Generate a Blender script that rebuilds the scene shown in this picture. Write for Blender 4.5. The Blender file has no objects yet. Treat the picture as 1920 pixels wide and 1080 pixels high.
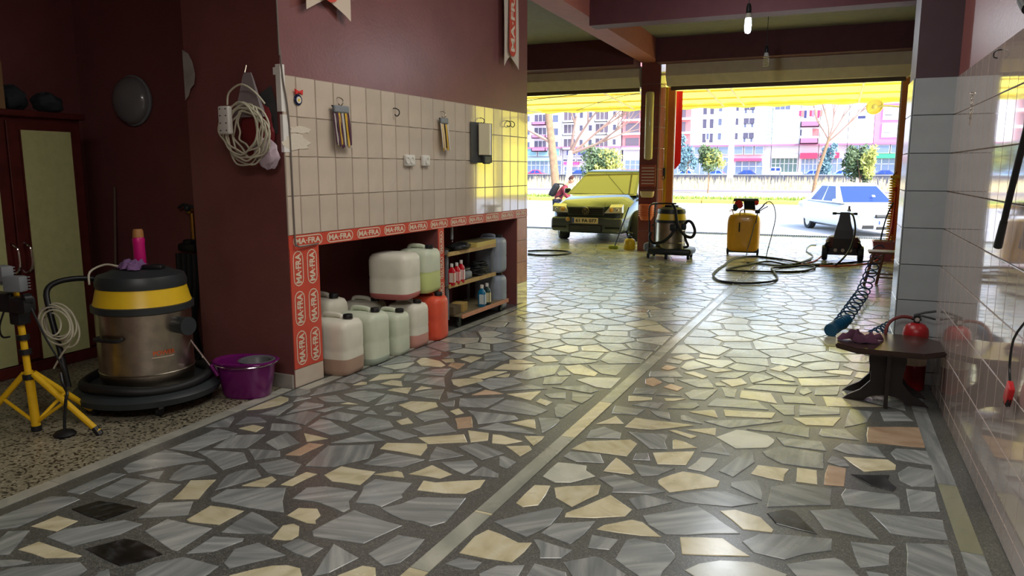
import bpy, bmesh, math, random
from mathutils import Vector, Matrix, Euler, noise
random.seed(7)
PI = math.pi
SC = bpy.context.scene
COL = SC.collection

# ------------------------------------------------------------------ camera
YAW, PITCH, FPX, EYE = math.radians(22.93), math.radians(9.03), 1398.0, 1.6
cam_data = bpy.data.cameras.new('camera')
cam = bpy.data.objects.new('camera', cam_data)
COL.objects.link(cam)
cam.location = (0, 0, EYE)
cam.rotation_euler = (PI/2 - PITCH, 0, YAW)
cam_data.sensor_width = 36
cam_data.lens = FPX/1920*36
cam_data.clip_end = 600
cam_data.clip_start = .05
SC.camera = cam

# ------------------------------------------------------------------ world, sun, fill lights, exposure
world = bpy.data.worlds.new('sky')
SC.world = world
world.use_nodes = True
wn = world.node_tree.nodes; wl = world.node_tree.links
wn.clear()
w_out = wn.new('ShaderNodeOutputWorld'); w_bg = wn.new('ShaderNodeBackground')
w_sky = wn.new('ShaderNodeTexSky')
w_sky.sky_type = 'NISHITA'
w_sky.sun_disc = False
w_sky.sun_elevation = math.radians(48)
w_sky.sun_rotation = math.radians(110)
w_sky.air_density = 1.0
w_sky.dust_density = 2.0
w_bg.inputs['Strength'].default_value = 0.55
wl.new(w_sky.outputs[0], w_bg.inputs[0]); wl.new(w_bg.outputs[0], w_out.inputs[0])

sun_d = bpy.data.lights.new('sun', 'SUN')
sun_d.energy = 3.0
sun_d.angle = math.radians(0.6)
sun_d.color = (1.0, .95, .86)
sun = bpy.data.objects.new('sun', sun_d); COL.objects.link(sun)
SUN_FROM = Vector((.72, -.42, .80))
sun.rotation_euler = (-SUN_FROM).to_track_quat('-Z', 'Y').to_euler()

def area_light(name, loc, sx, sy, power, color, rot=(0, 0, 0)):
    d = bpy.data.lights.new(name, 'AREA'); d.shape = 'RECTANGLE'; d.size = sx; d.size_y = sy
    d.energy = power; d.color = color
    o = bpy.data.objects.new(name, d); COL.objects.link(o); o.location = loc; o.rotation_euler = rot
    return o
# unseen fill lights without fixtures, added to brighten the hall
area_light('fill_light', (-.3, -.5, 3.7), 2.4, 1.6, 92, (1.0, .96, .90))
area_light('fill_light', (-1.2, 4.9, 3.9), 1.6, 2.6, 50, (1.0, .95, .88))

vs = SC.view_settings
vs.view_transform = 'Standard'; vs.look = 'None'; vs.gamma = 1.0; vs.use_curve_mapping = False
vs.exposure = 0.68
SC.display_settings.display_device = 'sRGB'

# ------------------------------------------------------------------ pixel to place helpers (1920 x 1080 frame)
CF = Vector((-math.sin(YAW)*math.cos(PITCH), math.cos(YAW)*math.cos(PITCH), -math.sin(PITCH)))
CR = Vector((math.cos(YAW), math.sin(YAW), 0)); CU = CR.cross(CF); CO = Vector((0, 0, EYE))
def ray(x, y): return CR*((x-960)/FPX) - CU*((y-540)/FPX) + CF
def G(x, y, z=0.0):
    d = ray(x, y); return CO + d*((z-EYE)/d.z)
def atY(x, y, Y):
    d = ray(x, y); return CO + d*(Y/d.y)
def atX(x, y, X):
    d = ray(x, y); return CO + d*(X/d.x)

# ------------------------------------------------------------------ materials
def s2l(c):
    return tuple(((v/255)/12.92 if v/255 <= .04045 else ((v/255+.055)/1.055)**2.4) for v in c)
MATS = {}
def mat(name, rgb, rough=.5, metal=0.0, var=.0, vscale=8.0, bump=0.0, bscale=60.0, spec=.5, coat=0.0,
        trans=0.0, island=0.0, alpha=1.0, sheen=0.0, emit=None, estr=0.0, ior=1.45):
    if name in MATS: return MATS[name]
    m = bpy.data.materials.new(name); m.use_nodes = True
    nt = m.node_tree; b = nt.nodes['Principled BSDF']
    col = (*s2l(rgb), 1)
    b.inputs['Base Color'].default_value = col
    b.inputs['Roughness'].default_value = rough
    b.inputs['Metallic'].default_value = metal
    b.inputs['Specular IOR Level'].default_value = spec
    b.inputs['IOR'].default_value = ior
    b.inputs['Coat Weight'].default_value = coat
    b.inputs['Coat Roughness'].default_value = .05
    b.inputs['Coat IOR'].default_value = 1.8 if 'tile' in name else 1.5
    b.inputs['Transmission Weight'].default_value = trans
    b.inputs['Alpha'].default_value = alpha
    if emit:
        b.inputs['Emission Color'].default_value = (*s2l(emit), 1); b.inputs['Emission Strength'].default_value = estr
    tc = nt.nodes.new('ShaderNodeTexCoord')
    if var > 0 or island > 0:
        n = nt.nodes.new('ShaderNodeTexNoise'); n.inputs['Scale'].default_value = vscale; n.inputs['Detail'].default_value = 5
        nt.links.new(tc.outputs['Object'], n.inputs['Vector'])
        mr = nt.nodes.new('ShaderNodeMapRange')
        mr.inputs['From Min'].default_value = .3; mr.inputs['From Max'].default_value = .7
        mr.inputs['To Min'].default_value = 1-var; mr.inputs['To Max'].default_value = 1+var
        nt.links.new(n.outputs['Fac'], mr.inputs['Value'])
        hsv = nt.nodes.new('ShaderNodeHueSaturation'); hsv.inputs['Color'].default_value = col
        src = mr.outputs[0]
        if island > 0:
            g = nt.nodes.new('ShaderNodeNewGeometry')
            oi = nt.nodes.new('ShaderNodeObjectInfo')
            ad = nt.nodes.new('ShaderNodeMath'); ad.operation = 'ADD'
            nt.links.new(g.outputs['Random Per Island'], ad.inputs[0]); nt.links.new(oi.outputs['Random'], ad.inputs[1])
            fr = nt.nodes.new('ShaderNodeMath'); fr.operation = 'FRACT'; nt.links.new(ad.outputs[0], fr.inputs[0])
            m2 = nt.nodes.new('ShaderNodeMapRange'); m2.inputs['To Min'].default_value = 1-island; m2.inputs['To Max'].default_value = 1+island
            nt.links.new(fr.outputs[0], m2.inputs['Value'])
            mu = nt.nodes.new('ShaderNodeMath'); mu.operation = 'MULTIPLY'
            nt.links.new(src, mu.inputs[0]); nt.links.new(m2.outputs[0], mu.inputs[1]); src = mu.outputs[0]
        nt.links.new(src, hsv.inputs['Value'])
        nt.links.new(hsv.outputs[0], b.inputs['Base Color'])
    if bump > 0:
        n2 = nt.nodes.new('ShaderNodeTexNoise'); n2.inputs['Scale'].default_value = bscale; n2.inputs['Detail'].default_value = 4
        nt.links.new(tc.outputs['Object'], n2.inputs['Vector'])
        bp = nt.nodes.new('ShaderNodeBump'); bp.inputs['Strength'].default_value = bump; bp.inputs['Distance'].default_value = .01
        nt.links.new(n2.outputs['Fac'], bp.inputs['Height']); nt.links.new(bp.outputs[0], b.inputs['Normal'])
    MATS[name] = m
    return m

def stone_mat(name, c0, c1, c2, rough=.24, stretch=9.0, scale=2.2, veins=.0):
    """polished stone: bands run in a direction of their own on every piece"""
    m = bpy.data.materials.new(name); m.use_nodes = True; nt = m.node_tree; b = nt.nodes['Principled BSDF']
    g = nt.nodes.new('ShaderNodeNewGeometry'); oi = nt.nodes.new('ShaderNodeObjectInfo')
    ad = nt.nodes.new('ShaderNodeMath'); ad.operation = 'ADD'
    nt.links.new(g.outputs['Random Per Island'], ad.inputs[0]); nt.links.new(oi.outputs['Random'], ad.inputs[1])
    an = nt.nodes.new('ShaderNodeMath'); an.operation = 'MULTIPLY'; an.inputs[1].default_value = 6.28
    nt.links.new(ad.outputs[0], an.inputs[0])
    vr = nt.nodes.new('ShaderNodeVectorRotate'); vr.rotation_type = 'Z_AXIS'
    nt.links.new(g.outputs['Position'], vr.inputs['Vector']); nt.links.new(an.outputs[0], vr.inputs['Angle'])
    mp = nt.nodes.new('ShaderNodeMapping'); mp.inputs['Scale'].default_value = (1, stretch, 1)
    nt.links.new(vr.outputs[0], mp.inputs['Vector'])
    n = nt.nodes.new('ShaderNodeTexNoise'); n.inputs['Scale'].default_value = scale; n.inputs['Detail'].default_value = 6
    n.inputs['Distortion'].default_value = .4
    nt.links.new(mp.outputs[0], n.inputs['Vector'])
    cr = nt.nodes.new('ShaderNodeValToRGB'); e = cr.color_ramp.elements
    e[0].position = .34; e[0].color = (*s2l(c0), 1); e[1].position = .68; e[1].color = (*s2l(c2), 1)
    k = e.new(.5); k.color = (*s2l(c1), 1)
    nt.links.new(n.outputs['Fac'], cr.inputs[0])
    fr = nt.nodes.new('ShaderNodeMath'); fr.operation = 'FRACT'; nt.links.new(ad.outputs[0], fr.inputs[0])
    m2 = nt.nodes.new('ShaderNodeMapRange'); m2.inputs['To Min'].default_value = .84; m2.inputs['To Max'].default_value = 1.12
    nt.links.new(fr.outputs[0], m2.inputs['Value'])
    hsv = nt.nodes.new('ShaderNodeHueSaturation'); nt.links.new(cr.outputs[0], hsv.inputs['Color']); nt.links.new(m2.outputs[0], hsv.inputs['Value'])
    nt.links.new(hsv.outputs[0], b.inputs['Base Color'])
    n3 = nt.nodes.new('ShaderNodeTexNoise'); n3.inputs['Scale'].default_value = 3.0; n3.inputs['Detail'].default_value = 4
    nt.links.new(g.outputs['Position'], n3.inputs['Vector'])
    mr = nt.nodes.new('ShaderNodeMapRange'); mr.inputs['From Min'].default_value = .3; mr.inputs['From Max'].default_value = .7
    mr.inputs['To Min'].default_value = rough*.75; mr.inputs['To Max'].default_value = rough*1.5
    nt.links.new(n3.outputs['Fac'], mr.inputs['Value']); nt.links.new(mr.outputs[0], b.inputs['Roughness'])
    b.inputs['Coat Weight'].default_value = .5; b.inputs['Coat Roughness'].default_value = .22
    bp = nt.nodes.new('ShaderNodeBump'); bp.inputs['Strength'].default_value = .08; bp.inputs['Distance'].default_value = .01
    nt.links.new(n3.outputs['Fac'], bp.inputs['Height']); nt.links.new(bp.outputs[0], b.inputs['Normal'])
    MATS[name] = m
    return m

def speckle_mat(name, base, dark, light, scale=220, rough=.4, coat=0.0):
    m = bpy.data.materials.new(name); m.use_nodes = True; nt = m.node_tree; b = nt.nodes['Principled BSDF']
    g = nt.nodes.new('ShaderNodeNewGeometry')
    v = nt.nodes.new('ShaderNodeTexVoronoi'); v.inputs['Scale'].default_value = scale
    nt.links.new(g.outputs['Position'], v.inputs['Vector'])
    cr = nt.nodes.new('ShaderNodeValToRGB'); e = cr.color_ramp.elements
    e[0].position = 0; e[0].color = (*s2l(dark), 1); e[1].position = 1; e[1].color = (*s2l(light), 1)
    k = e.new(.22); k.color = (*s2l(dark), 1); k = e.new(.27); k.color = (*s2l(base), 1); k = e.new(.84); k.color = (*s2l(base), 1)
    sp = nt.nodes.new('ShaderNodeSeparateColor'); nt.links.new(v.outputs['Color'], sp.inputs[0])
    nt.links.new(sp.outputs[0], cr.inputs[0])
    n = nt.nodes.new('ShaderNodeTexNoise'); n.inputs['Scale'].default_value = 1.6; n.inputs['Detail'].default_value = 5
    nt.links.new(g.outputs['Position'], n.inputs['Vector'])
    mr = nt.nodes.new('ShaderNodeMapRange'); mr.inputs['From Min'].default_value = .3; mr.inputs['From Max'].default_value = .7
    mr.inputs['To Min'].default_value = .8; mr.inputs['To Max'].default_value = 1.15; nt.links.new(n.outputs['Fac'], mr.inputs['Value'])
    hsv = nt.nodes.new('ShaderNodeHueSaturation'); nt.links.new(cr.outputs[0], hsv.inputs['Color']); nt.links.new(mr.outputs[0], hsv.inputs['Value'])
    nt.links.new(hsv.outputs[0], b.inputs['Base Color']); b.inputs['Roughness'].default_value = rough; b.inputs['Coat Weight'].default_value = coat; b.inputs['Coat Roughness'].default_value = .25
    MATS[name] = m
    return m

def canopy_mat(name='yellow_canvas', k=.5):
    m = bpy.data.materials.new(name); m.use_nodes = True; nt = m.node_tree; nt.nodes.clear()
    o = nt.nodes.new('ShaderNodeOutputMaterial'); d = nt.nodes.new('ShaderNodeBsdfDiffuse'); t = nt.nodes.new('ShaderNodeBsdfTranslucent')
    mx = nt.nodes.new('ShaderNodeMixShader'); mx.inputs[0].default_value = k
    c = (*s2l((252, 236, 100)), 1); d.inputs[0].default_value = c; t.inputs[0].default_value = c
    nt.links.new(d.outputs[0], mx.inputs[1]); nt.links.new(t.outputs[0], mx.inputs[2]); nt.links.new(mx.outputs[0], o.inputs[0])
    return m

M_GREY = stone_mat('grey_marble', (116, 122, 122), (136, 141, 140), (162, 166, 163))
M_CREAM = stone_mat('cream_marble', (188, 180, 146), (206, 198, 164), (216, 210, 182), stretch=2.5, scale=5)
M_PINK = stone_mat('pink_marble', (170, 142, 116), (186, 160, 132), (198, 172, 146), stretch=2.0, scale=5)
M_BLACK = stone_mat('black_marble', (14, 15, 17), (24, 25, 27), (58, 60, 62), stretch=2.0, scale=9)
M_WHITE = stone_mat('white_marble', (176, 180, 168), (190, 192, 178), (200, 202, 188), stretch=2, scale=4)
M_GROUT = speckle_mat('dark_terrazzo_grout', (84, 86, 82), (60, 62, 60), (128, 128, 122), rough=.38, coat=.5)
M_TERR = speckle_mat('beige_terrazzo', (138, 132, 112), (52, 48, 42), (170, 164, 140), scale=75, rough=.35)
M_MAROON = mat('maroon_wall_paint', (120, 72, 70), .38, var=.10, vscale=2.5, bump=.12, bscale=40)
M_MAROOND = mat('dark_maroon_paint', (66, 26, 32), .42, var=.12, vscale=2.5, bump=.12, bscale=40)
M_TILE = mat('cream_wall_tile', (208, 194, 176), .06, coat=1.0, var=.07, vscale=5, island=.05, bump=.03, bscale=5)
M_TILER = mat('pinkish_wall_tile', (196, 180, 174), .05, coat=1.0, var=.05, vscale=5, island=.03, bump=.03, bscale=4)
M_TILEC = mat('grey_column_tile', (146, 154, 158), .16, var=.06, vscale=6, island=.03)
M_TILEB = mat('brown_pillar_tile', (138, 80, 72), .15, var=.05, vscale=8, island=.04)
M_GROUTW = mat('tile_grout', (168, 156, 142), .8)
M_CEIL = mat('ceiling_paint', (142, 140, 124), .8, var=.06)
M_BEAM = mat('beam_paint', (176, 104, 88), .6, var=.08)
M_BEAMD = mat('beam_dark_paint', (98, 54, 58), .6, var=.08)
M_RED = mat('red_sticker', (206, 82, 64), .3, var=.05)
M_PRINT = mat('white_print', (226, 208, 184), .35)
M_STEEL = mat('brushed_steel', (176, 168, 152), .3, 1.0, var=.15, vscale=14, bump=.05)
M_CHROME = mat('chrome', (210, 210, 210), .12, 1.0)
M_BLK = mat('black_plastic', (26, 28, 30), .4, var=.15)
M_RUB = mat('black_rubber', (20, 21, 22), .55, var=.15)
M_DGREY = mat('dark_grey_plastic', (44, 50, 52), .42, var=.1)
M_GREYP = mat('grey_plastic', (122, 128, 132), .45, var=.1)
M_YEL = mat('yellow_paint', (222, 178, 28), .35, var=.1, vscale=20)
M_YELP = mat('yellow_plastic', (228, 190, 40), .35, var=.06)
M_WIRE = mat('cream_cable', (196, 192, 170), .45, var=.08)
M_WHITEP = mat('white_plastic', (214, 212, 204), .35, var=.04)
M_WOODD = mat('dark_stained_wood', (46, 30, 24), .28, var=.25, vscale=12)
M_WOODR = mat('reddish_cabinet_wood', (78, 30, 26), .35, var=.25, vscale=9)
M_WOODL = mat('pale_wood', (192, 160, 104), .55, var=.18, vscale=12)
M_BRASS = mat('brass', (190, 146, 74), .3, 1.0)
M_HOLE = mat('dark_recess_paint', (62, 34, 36), .7, var=.1)
M_METALW = mat('cream_metal_shutter', (224, 212, 178), .45, var=.05)
M_ORANGE = mat('orange_rail_paint', (206, 128, 52), .4, var=.08)
M_CONC = mat('concrete', (150, 146, 138), .85, var=.15, vscale=3, bump=.2)
M_CAN = canopy_mat()

# ------------------------------------------------------------------ mesh builder
class MB:
    def __init__(self): self.v = []; self.f = []
    def add(self, vs, fs, M=None):
        n = len(self.v)
        for p in vs:
            p = Vector(p); self.v.append(M @ p if M else p)
        self.f += [tuple(i+n for i in f) for f in fs]; return self
    def box(self, c, s, rot=None, rz=0, M=None):
        x, y, z = s[0]/2, s[1]/2, s[2]/2
        vs = [(-x,-y,-z),(x,-y,-z),(x,y,-z),(-x,y,-z),(-x,-y,z),(x,-y,z),(x,y,z),(-x,y,z)]
        T = Matrix.Translation(c) @ (Euler(rot).to_matrix().to_4x4() if rot else Matrix.Rotation(rz, 4, 'Z'))
        if M: T = M @ T
        return self.add(vs, [(0,3,2,1),(4,5,6,7),(0,1,5,4),(1,2,6,5),(2,3,7,6),(3,0,4,7)], T)
    def bb(self, x0, x1, y0, y1, z0, z1):
        return self.box(((x0+x1)/2, (y0+y1)/2, (z0+z1)/2), (abs(x1-x0), abs(y1-y0), abs(z1-z0)))
    def rbox(self, c, s, r=.02, seg=2, rot=None, rz=0):
        bm = bmesh.new(); bmesh.ops.create_cube(bm, size=1)
        bmesh.ops.scale(bm, vec=s, verts=bm.verts)
        bmesh.ops.bevel(bm, geom=bm.edges[:], offset=min(r, min(s)*.49), segments=seg, profile=.5, affect='EDGES')
        bm.verts.index_update()
        T = Matrix.Translation(c) @ (Euler(rot).to_matrix().to_4x4() if rot else Matrix.Rotation(rz, 4, 'Z'))
        self.add([v.co.copy() for v in bm.verts], [tuple(v.index for v in f.verts) for f in bm.faces], T)
        bm.free(); return self
    def loft(self, rings, close=True, caps=True):
        n = len(rings[0]); vs = [p for r in rings for p in r]; fs = []
        for k in range(len(rings)-1):
            for i in range(n if close else n-1):
                j = (i+1) % n
                fs.append((k*n+i, k*n+j, (k+1)*n+j, (k+1)*n+i))
        if caps:
            fs.append(tuple(reversed(range(n)))); fs.append(tuple((len(rings)-1)*n+i for i in range(n)))
        return self.add(vs, fs)
    def lathe(self, prof, c=(0,0,0), n=24, axis='Z', M=None, caps=True):
        T = Matrix.Translation(c)
        if axis == 'X': T = T @ Matrix.Rotation(PI/2, 4, 'Y')
        if axis == 'Y': T = T @ Matrix.Rotation(-PI/2, 4, 'X')
        if M: T = M @ T
        rings = [[T @ Vector((r*math.cos(2*PI*i/n), r*math.sin(2*PI*i/n), z)) for i in range(n)] for r, z in prof]
        return self.loft(rings, caps=caps)
    def cyl(self, a, b, r, r2=None, n=12):
        a = Vector(a); b = Vector(b); r2 = r if r2 is None else r2
        q = (b-a).to_track_quat('Z', 'Y').to_matrix()
        rings = [[p + q @ Vector((rr*math.cos(2*PI*i/n), rr*math.sin(2*PI*i/n), 0)) for i in range(n)] for p, rr in ((a, r), (b, r2))]
        return self.loft(rings)
    def tube(self, pts, r, n=8, closed=False, taper=None, smooth=0):
        P = [Vector(p) for p in pts]
        if smooth: P = spline(P, smooth, closed)
        up = Vector((0, 0, 1)); rings = []; prev = None
        for i, p in enumerate(P):
            if closed: t = P[(i+1) % len(P)]-P[i-1]
            else: t = P[min(i+1, len(P)-1)]-P[max(i-1, 0)]
            if t.length < 1e-9: t = Vector((0, 0, 1))
            t.normalize()
            if prev is None:
                a = t.cross(up if abs(t.z) < .9 else Vector((1, 0, 0))).normalized()
            else:
                a = (prev - t*prev.dot(t)); a = a.normalized() if a.length > 1e-6 else t.orthogonal().normalized()
            prev = a; b2 = t.cross(a)
            rr = r if taper is None else r*(1+(taper-1)*i/(len(P)-1))
            rings.append([p + a*(rr*math.cos(2*PI*k/n)) + b2*(rr*math.sin(2*PI*k/n)) for k in range(n)])
        if closed: rings.append(rings[0]); return self.loft(rings, caps=False)
        return self.loft(rings)
    def prism(self, poly, z0, z1, T=None):
        n = len(poly)
        vs = [(p[0], p[1], z0) for p in poly]+[(p[0], p[1], z1) for p in poly]
        fs = [tuple(range(n, 2*n)), tuple(reversed(range(n)))]+[(i, (i+1) % n, (i+1) % n+n, i+n) for i in range(n)]
        return self.add(vs, fs, T)
    def sphere(self, c, r, n=16, m=10, s=(1,1,1)):
        prof = [(r*math.sin(PI*k/m) + 1e-5, -r*math.cos(PI*k/m)) for k in range(m+1)]
        T = Matrix.Translation(c) @ Matrix.Diagonal((*s, 1))
        return self.lathe(prof, n=n, M=T)
def spline(P, k, closed=False):
    out = []; n = len(P); rng = range(n if closed else n-1)
    for i in rng:
        if closed: p0, p1, p2, p3 = P[i-1], P[i], P[(i+1) % n], P[(i+2) % n]
        else: p0, p1, p2, p3 = P[max(i-1, 0)], P[i], P[i+1], P[min(i+2, n-1)]
        for j in range(k):
            t = j/k
            out.append(.5*((2*p1)+(p2-p0)*t+(2*p0-5*p1+4*p2-p3)*t*t+(3*p1-p0-3*p2+p3)*t**3))
    if not closed: out.append(P[-1])
    return out
def srect(a, b, z, n=28, p=5.0, cx=0, cy=0):
    out = []
    for i in range(n):
        t = 2*PI*i/n; c, s = math.cos(t), math.sin(t)
        out.append(Vector((cx+a*math.copysign(abs(c)**(2/p), c), cy+b*math.copysign(abs(s)**(2/p), s), z)))
    return out

def mesh_of(name, mb, m, smooth=False):
    me = bpy.data.meshes.new(name); me.from_pydata([tuple(v) for v in mb.v], [], mb.f)
    for x in (m if isinstance(m, (list, tuple)) else [m]): me.materials.append(x)
    if smooth:
        me.polygons.foreach_set('use_smooth', [True]*len(me.polygons))
        try: me.set_sharp_from_angle(angle=math.radians(42))
        except Exception: pass
    me.update(); return me
def link(name, data, parent=None, label=None, kind=None):
    o = bpy.data.objects.new(name, data); COL.objects.link(o)
    if parent: o.parent = parent
    if label: o['label'] = label
    if kind: o['kind'] = kind
    return o
def part(name, mb, m, parent, smooth=False, label=None, kind=None, world=False):
    if world:
        r = parent
        Mx = Matrix.Identity(4)
        while r: Mx = r.matrix_basis @ Mx; r = r.parent
        inv = Mx.inverted(); mb.v = [inv @ v for v in mb.v]
    return link(name, mesh_of(name, mb, m, smooth), parent, label, kind)
def thing(name, label, cat, loc=(0,0,0), rz=0, group=None):
    o = bpy.data.objects.new(name, None); COL.objects.link(o); o.empty_display_size = .1
    o.location = loc; o.rotation_euler = (0, 0, rz); o['label'] = label; o['category'] = cat
    if group: o['group'] = group
    return o
def solo(name, mb, m, label, cat, loc=None, rz=0, smooth=False, group=None, kind=None):
    """a thing that is one mesh; with loc None the coordinates are world and the origin goes to its base"""
    if loc is None:
        xs = [v.x for v in mb.v]; ys = [v.y for v in mb.v]; zs = [v.z for v in mb.v]
        c = Vector(((min(xs)+max(xs))/2, (min(ys)+max(ys))/2, min(zs))); mb.v = [v-c for v in mb.v]; loc = c
    o = link(name, mesh_of(name, mb, m, smooth)); o.location = loc; o.rotation_euler = (0, 0, rz)
    o['label'] = label; o['category'] = cat
    if group: o['group'] = group
    if kind: o['kind'] = kind
    return o
def struct(name, mb, m, smooth=False, parent=None):
    o = link(name, mesh_of(name, mb, m, smooth), parent)
    if parent is None: o['kind'] = 'structure'
    return o
def dup(root, loc, rz=0, label=None, group=None, scale=None):
    r = root.copy(); COL.objects.link(r); r.location = loc; r.rotation_euler = (0, 0, rz)
    if scale: r.scale = scale
    if label: r['label'] = label
    if group: r['group'] = group
    for ch in list(root.children):
        c = ch.copy(); COL.objects.link(c); c.parent = r
        for g in list(ch.children):
            d = g.copy(); COL.objects.link(d); d.parent = c
    return r
TEXTS = {}
def text2d(s, h=1.0, bold=.02):
    """flat outline of a word: (verts, faces), centred, cap height about h"""
    if s not in TEXTS:
        cu = bpy.data.curves.new('t', 'FONT'); cu.body = s; cu.align_x = 'CENTER'; cu.align_y = 'CENTER'; cu.offset = bold; cu.resolution_u = 3
        o = bpy.data.objects.new('t', cu); me = o.to_mesh()
        vs = [v.co.copy() for v in me.vertices]; fs = [tuple(p.vertices) for p in me.polygons]
        o.to_mesh_clear(); bpy.data.objects.remove(o)
        if not vs: vs = [Vector((0,0,0))]
        x0 = min(v.x for v in vs); x1 = max(v.x for v in vs); y0 = min(v.y for v in vs); y1 = max(v.y for v in vs)
        k = 1/(y1-y0 if y1 > y0 else 1)
        TEXTS[s] = ([Vector(((v.x-(x0+x1)/2)*k, (v.y-(y0+y1)/2)*k, 0)) for v in vs], fs, (x1-x0)*k)
    vs, fs, w = TEXTS[s]
    return [v*h for v in vs], fs, w*h
# ================================================================== ROOM SHELL
HC = 3.98
# left wall block: local frame s along the wall, t out of it into the hall
LA = Vector((-3.56, 4.29, 0)); LB = Vector((-3.36, 8.40, 0)); LL = (LB-LA).length
ld = (LB-LA).normalized(); ln = Vector((ld.y, -ld.x, 0))
LW = Matrix(((ld.x, ln.x, 0, LA.x), (ld.y, ln.y, 0, LA.y), (0, 0, 1, 0), (0, 0, 0, 1)))
def LP(s, t, z): return LW @ Vector((s, t, z))
def lbox(mb, s0, s1, t0, t1, z0, z1):
    return mb.box(((s0+s1)/2, (t0+t1)/2, (z0+z1)/2), (abs(s1-s0), abs(t1-t0), abs(z1-z0)), M=LW)
def on_left(px, py):      # photograph pixel to (s, z) on the left wall's face
    d = ray(px, py); k = (LA-CO).dot(ln)/d.dot(ln); p = CO+d*k
    return (p-LA).dot(ld), p.z

fl = MB(); fl.bb(-3.64, 1.5, -3, 8.3, -.1, 0); fl.bb(-9.2, 2.6, 8.3, 19.2, -.1, -.0)
floor = struct('floor', fl, M_GROUT)
fl2 = MB(); fl2.bb(-6.4, -3.64, -3, 5.3, -.1, -.001)
struct('floor', fl2, M_TERR)
nf = MB(); lbox(nf, 0.0, LL, -.9, -.03, -.1, -.0005)
struct('floor', nf, M_TERR)

ce = MB(); ce.bb(-9.2, 2.2, -3.2, 15.2, HC, HC+.12)
struct('ceiling', ce, M_CEIL)

w = MB()
lbox(w, 0, LL, -.92, 0, 1.035, HC)
lbox(w, 0, .32, -.92, 0, 0, 1.035); lbox(w, 3.83, LL, -.92, 0, 0, 1.035)
lbox(w, 2.05, 2.16, -.80, 0, 0, 1.035); lbox(w, .32, 3.83, -.92, -.80, 0, 1.035)
wall_left = struct('wall_left', w, M_MAROON)
w = MB(); w.bb(-6.6, -4.44, 4.95, 5.15, 0, HC); struct('wall_back', w, M_MAROON)
w = MB(); w.bb(-4.46, -4.34, 4.4, 5.1, 0, HC); struct('wall_left', w, M_MAROON)
w = MB(); w.bb(-6.6, -6.42, -3.1, 5.15, 0, HC); struct('wall_left', w, M_MAROON)
w = MB(); w.bb(-6.6, 1.2, -3.25, -3.05, 0, HC); struct('wall_front', w, M_MAROON)
w = MB(); w.bb(-9.3, -4.2, 8.15, 8.35, 0, HC); struct('wall_left', w, M_MAROON)
w = MB(); w.bb(-9.3, -9.1, 8.15, 15.2, 0, HC); struct('wall_left', w, M_MAROON)
w = MB(); w.bb(.785, 1.0, -3.1, 6.62, 0, HC); wall_right = struct('wall_right', w, M_MAROON)
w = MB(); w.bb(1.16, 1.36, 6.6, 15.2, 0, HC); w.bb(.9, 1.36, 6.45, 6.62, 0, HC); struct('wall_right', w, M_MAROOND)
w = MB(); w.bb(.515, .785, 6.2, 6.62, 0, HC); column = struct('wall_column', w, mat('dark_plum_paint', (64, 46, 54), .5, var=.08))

# beams
w = MB(); w.bb(-3.46, -3.10, 8.0, 14.62, 3.61, HC)
struct('ceiling_beam', w, M_BEAM)
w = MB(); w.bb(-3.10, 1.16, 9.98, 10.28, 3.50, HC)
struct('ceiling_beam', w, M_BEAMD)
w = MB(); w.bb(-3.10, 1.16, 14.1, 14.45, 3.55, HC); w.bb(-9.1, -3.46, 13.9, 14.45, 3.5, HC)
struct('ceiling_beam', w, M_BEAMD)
# baseboard at the foot of the side face
w = MB(); w.bb(-4.44, -3.565, 4.27, 4.30, 0, .10); struct('baseboard_left', w, M_CONC)

# ---- wall tiles, each its own piece
def tile_mesh(name, w_, h_, m, d=.006):
    mb = MB(); g = .0018; b = .003
    mb.add([(-w_/2+g, 0, -h_/2+g), (w_/2-g, 0, -h_/2+g), (w_/2-g, 0, h_/2-g), (-w_/2+g, 0, h_/2-g),
            (-w_/2+g+b, -d, -h_/2+g+b), (w_/2-g-b, -d, -h_/2+g+b), (w_/2-g-b, -d, h_/2-g-b), (-w_/2+g+b, -d, h_/2-g-b)],
           [(4, 5, 6, 7), (0, 1, 5, 4), (1, 2, 6, 5), (2, 3, 7, 6), (3, 0, 4, 7)])
    return mesh_of(name, mb, m)
def place_tile(me, loc, rz, parent, tilt=.0016):
    o = bpy.data.objects.new('tile', me); COL.objects.link(o); o.parent = parent
    o.location = loc; o.rotation_euler = (random.uniform(-tilt, tilt), 0, rz+random.uniform(-tilt, tilt)); return o
# left wall: 4 rows between 1.13 and 2.25
gb = MB(); lbox(gb, 0.0, LL, 0, .004, 1.13, 2.252); part('tile_grout', gb, M_GROUTW, wall_left)
ang = math.atan2(ld.y, ld.x)
cols = []; s = 0.0
wd = .19
edges = [0.0]
while edges[-1] < LL-.001: edges.append(min(edges[-1]+(.14 if len(edges) == 1 else .2055), LL))
if edges[-1]-edges[-2] < .05: edges.pop(-2)
cache = {}
for a, b_ in zip(edges, edges[1:]):
    k = round(b_-a, 3)
    for r in range(4):
        z0 = 1.13+r*.2805
        if k not in cache: cache[k] = tile_mesh('tile', b_-a, .2805, M_TILE)
        p = LP((a+b_)/2, .0045, z0+.14)
        place_tile(cache[k], p, ang+.02, wall_left)
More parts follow.
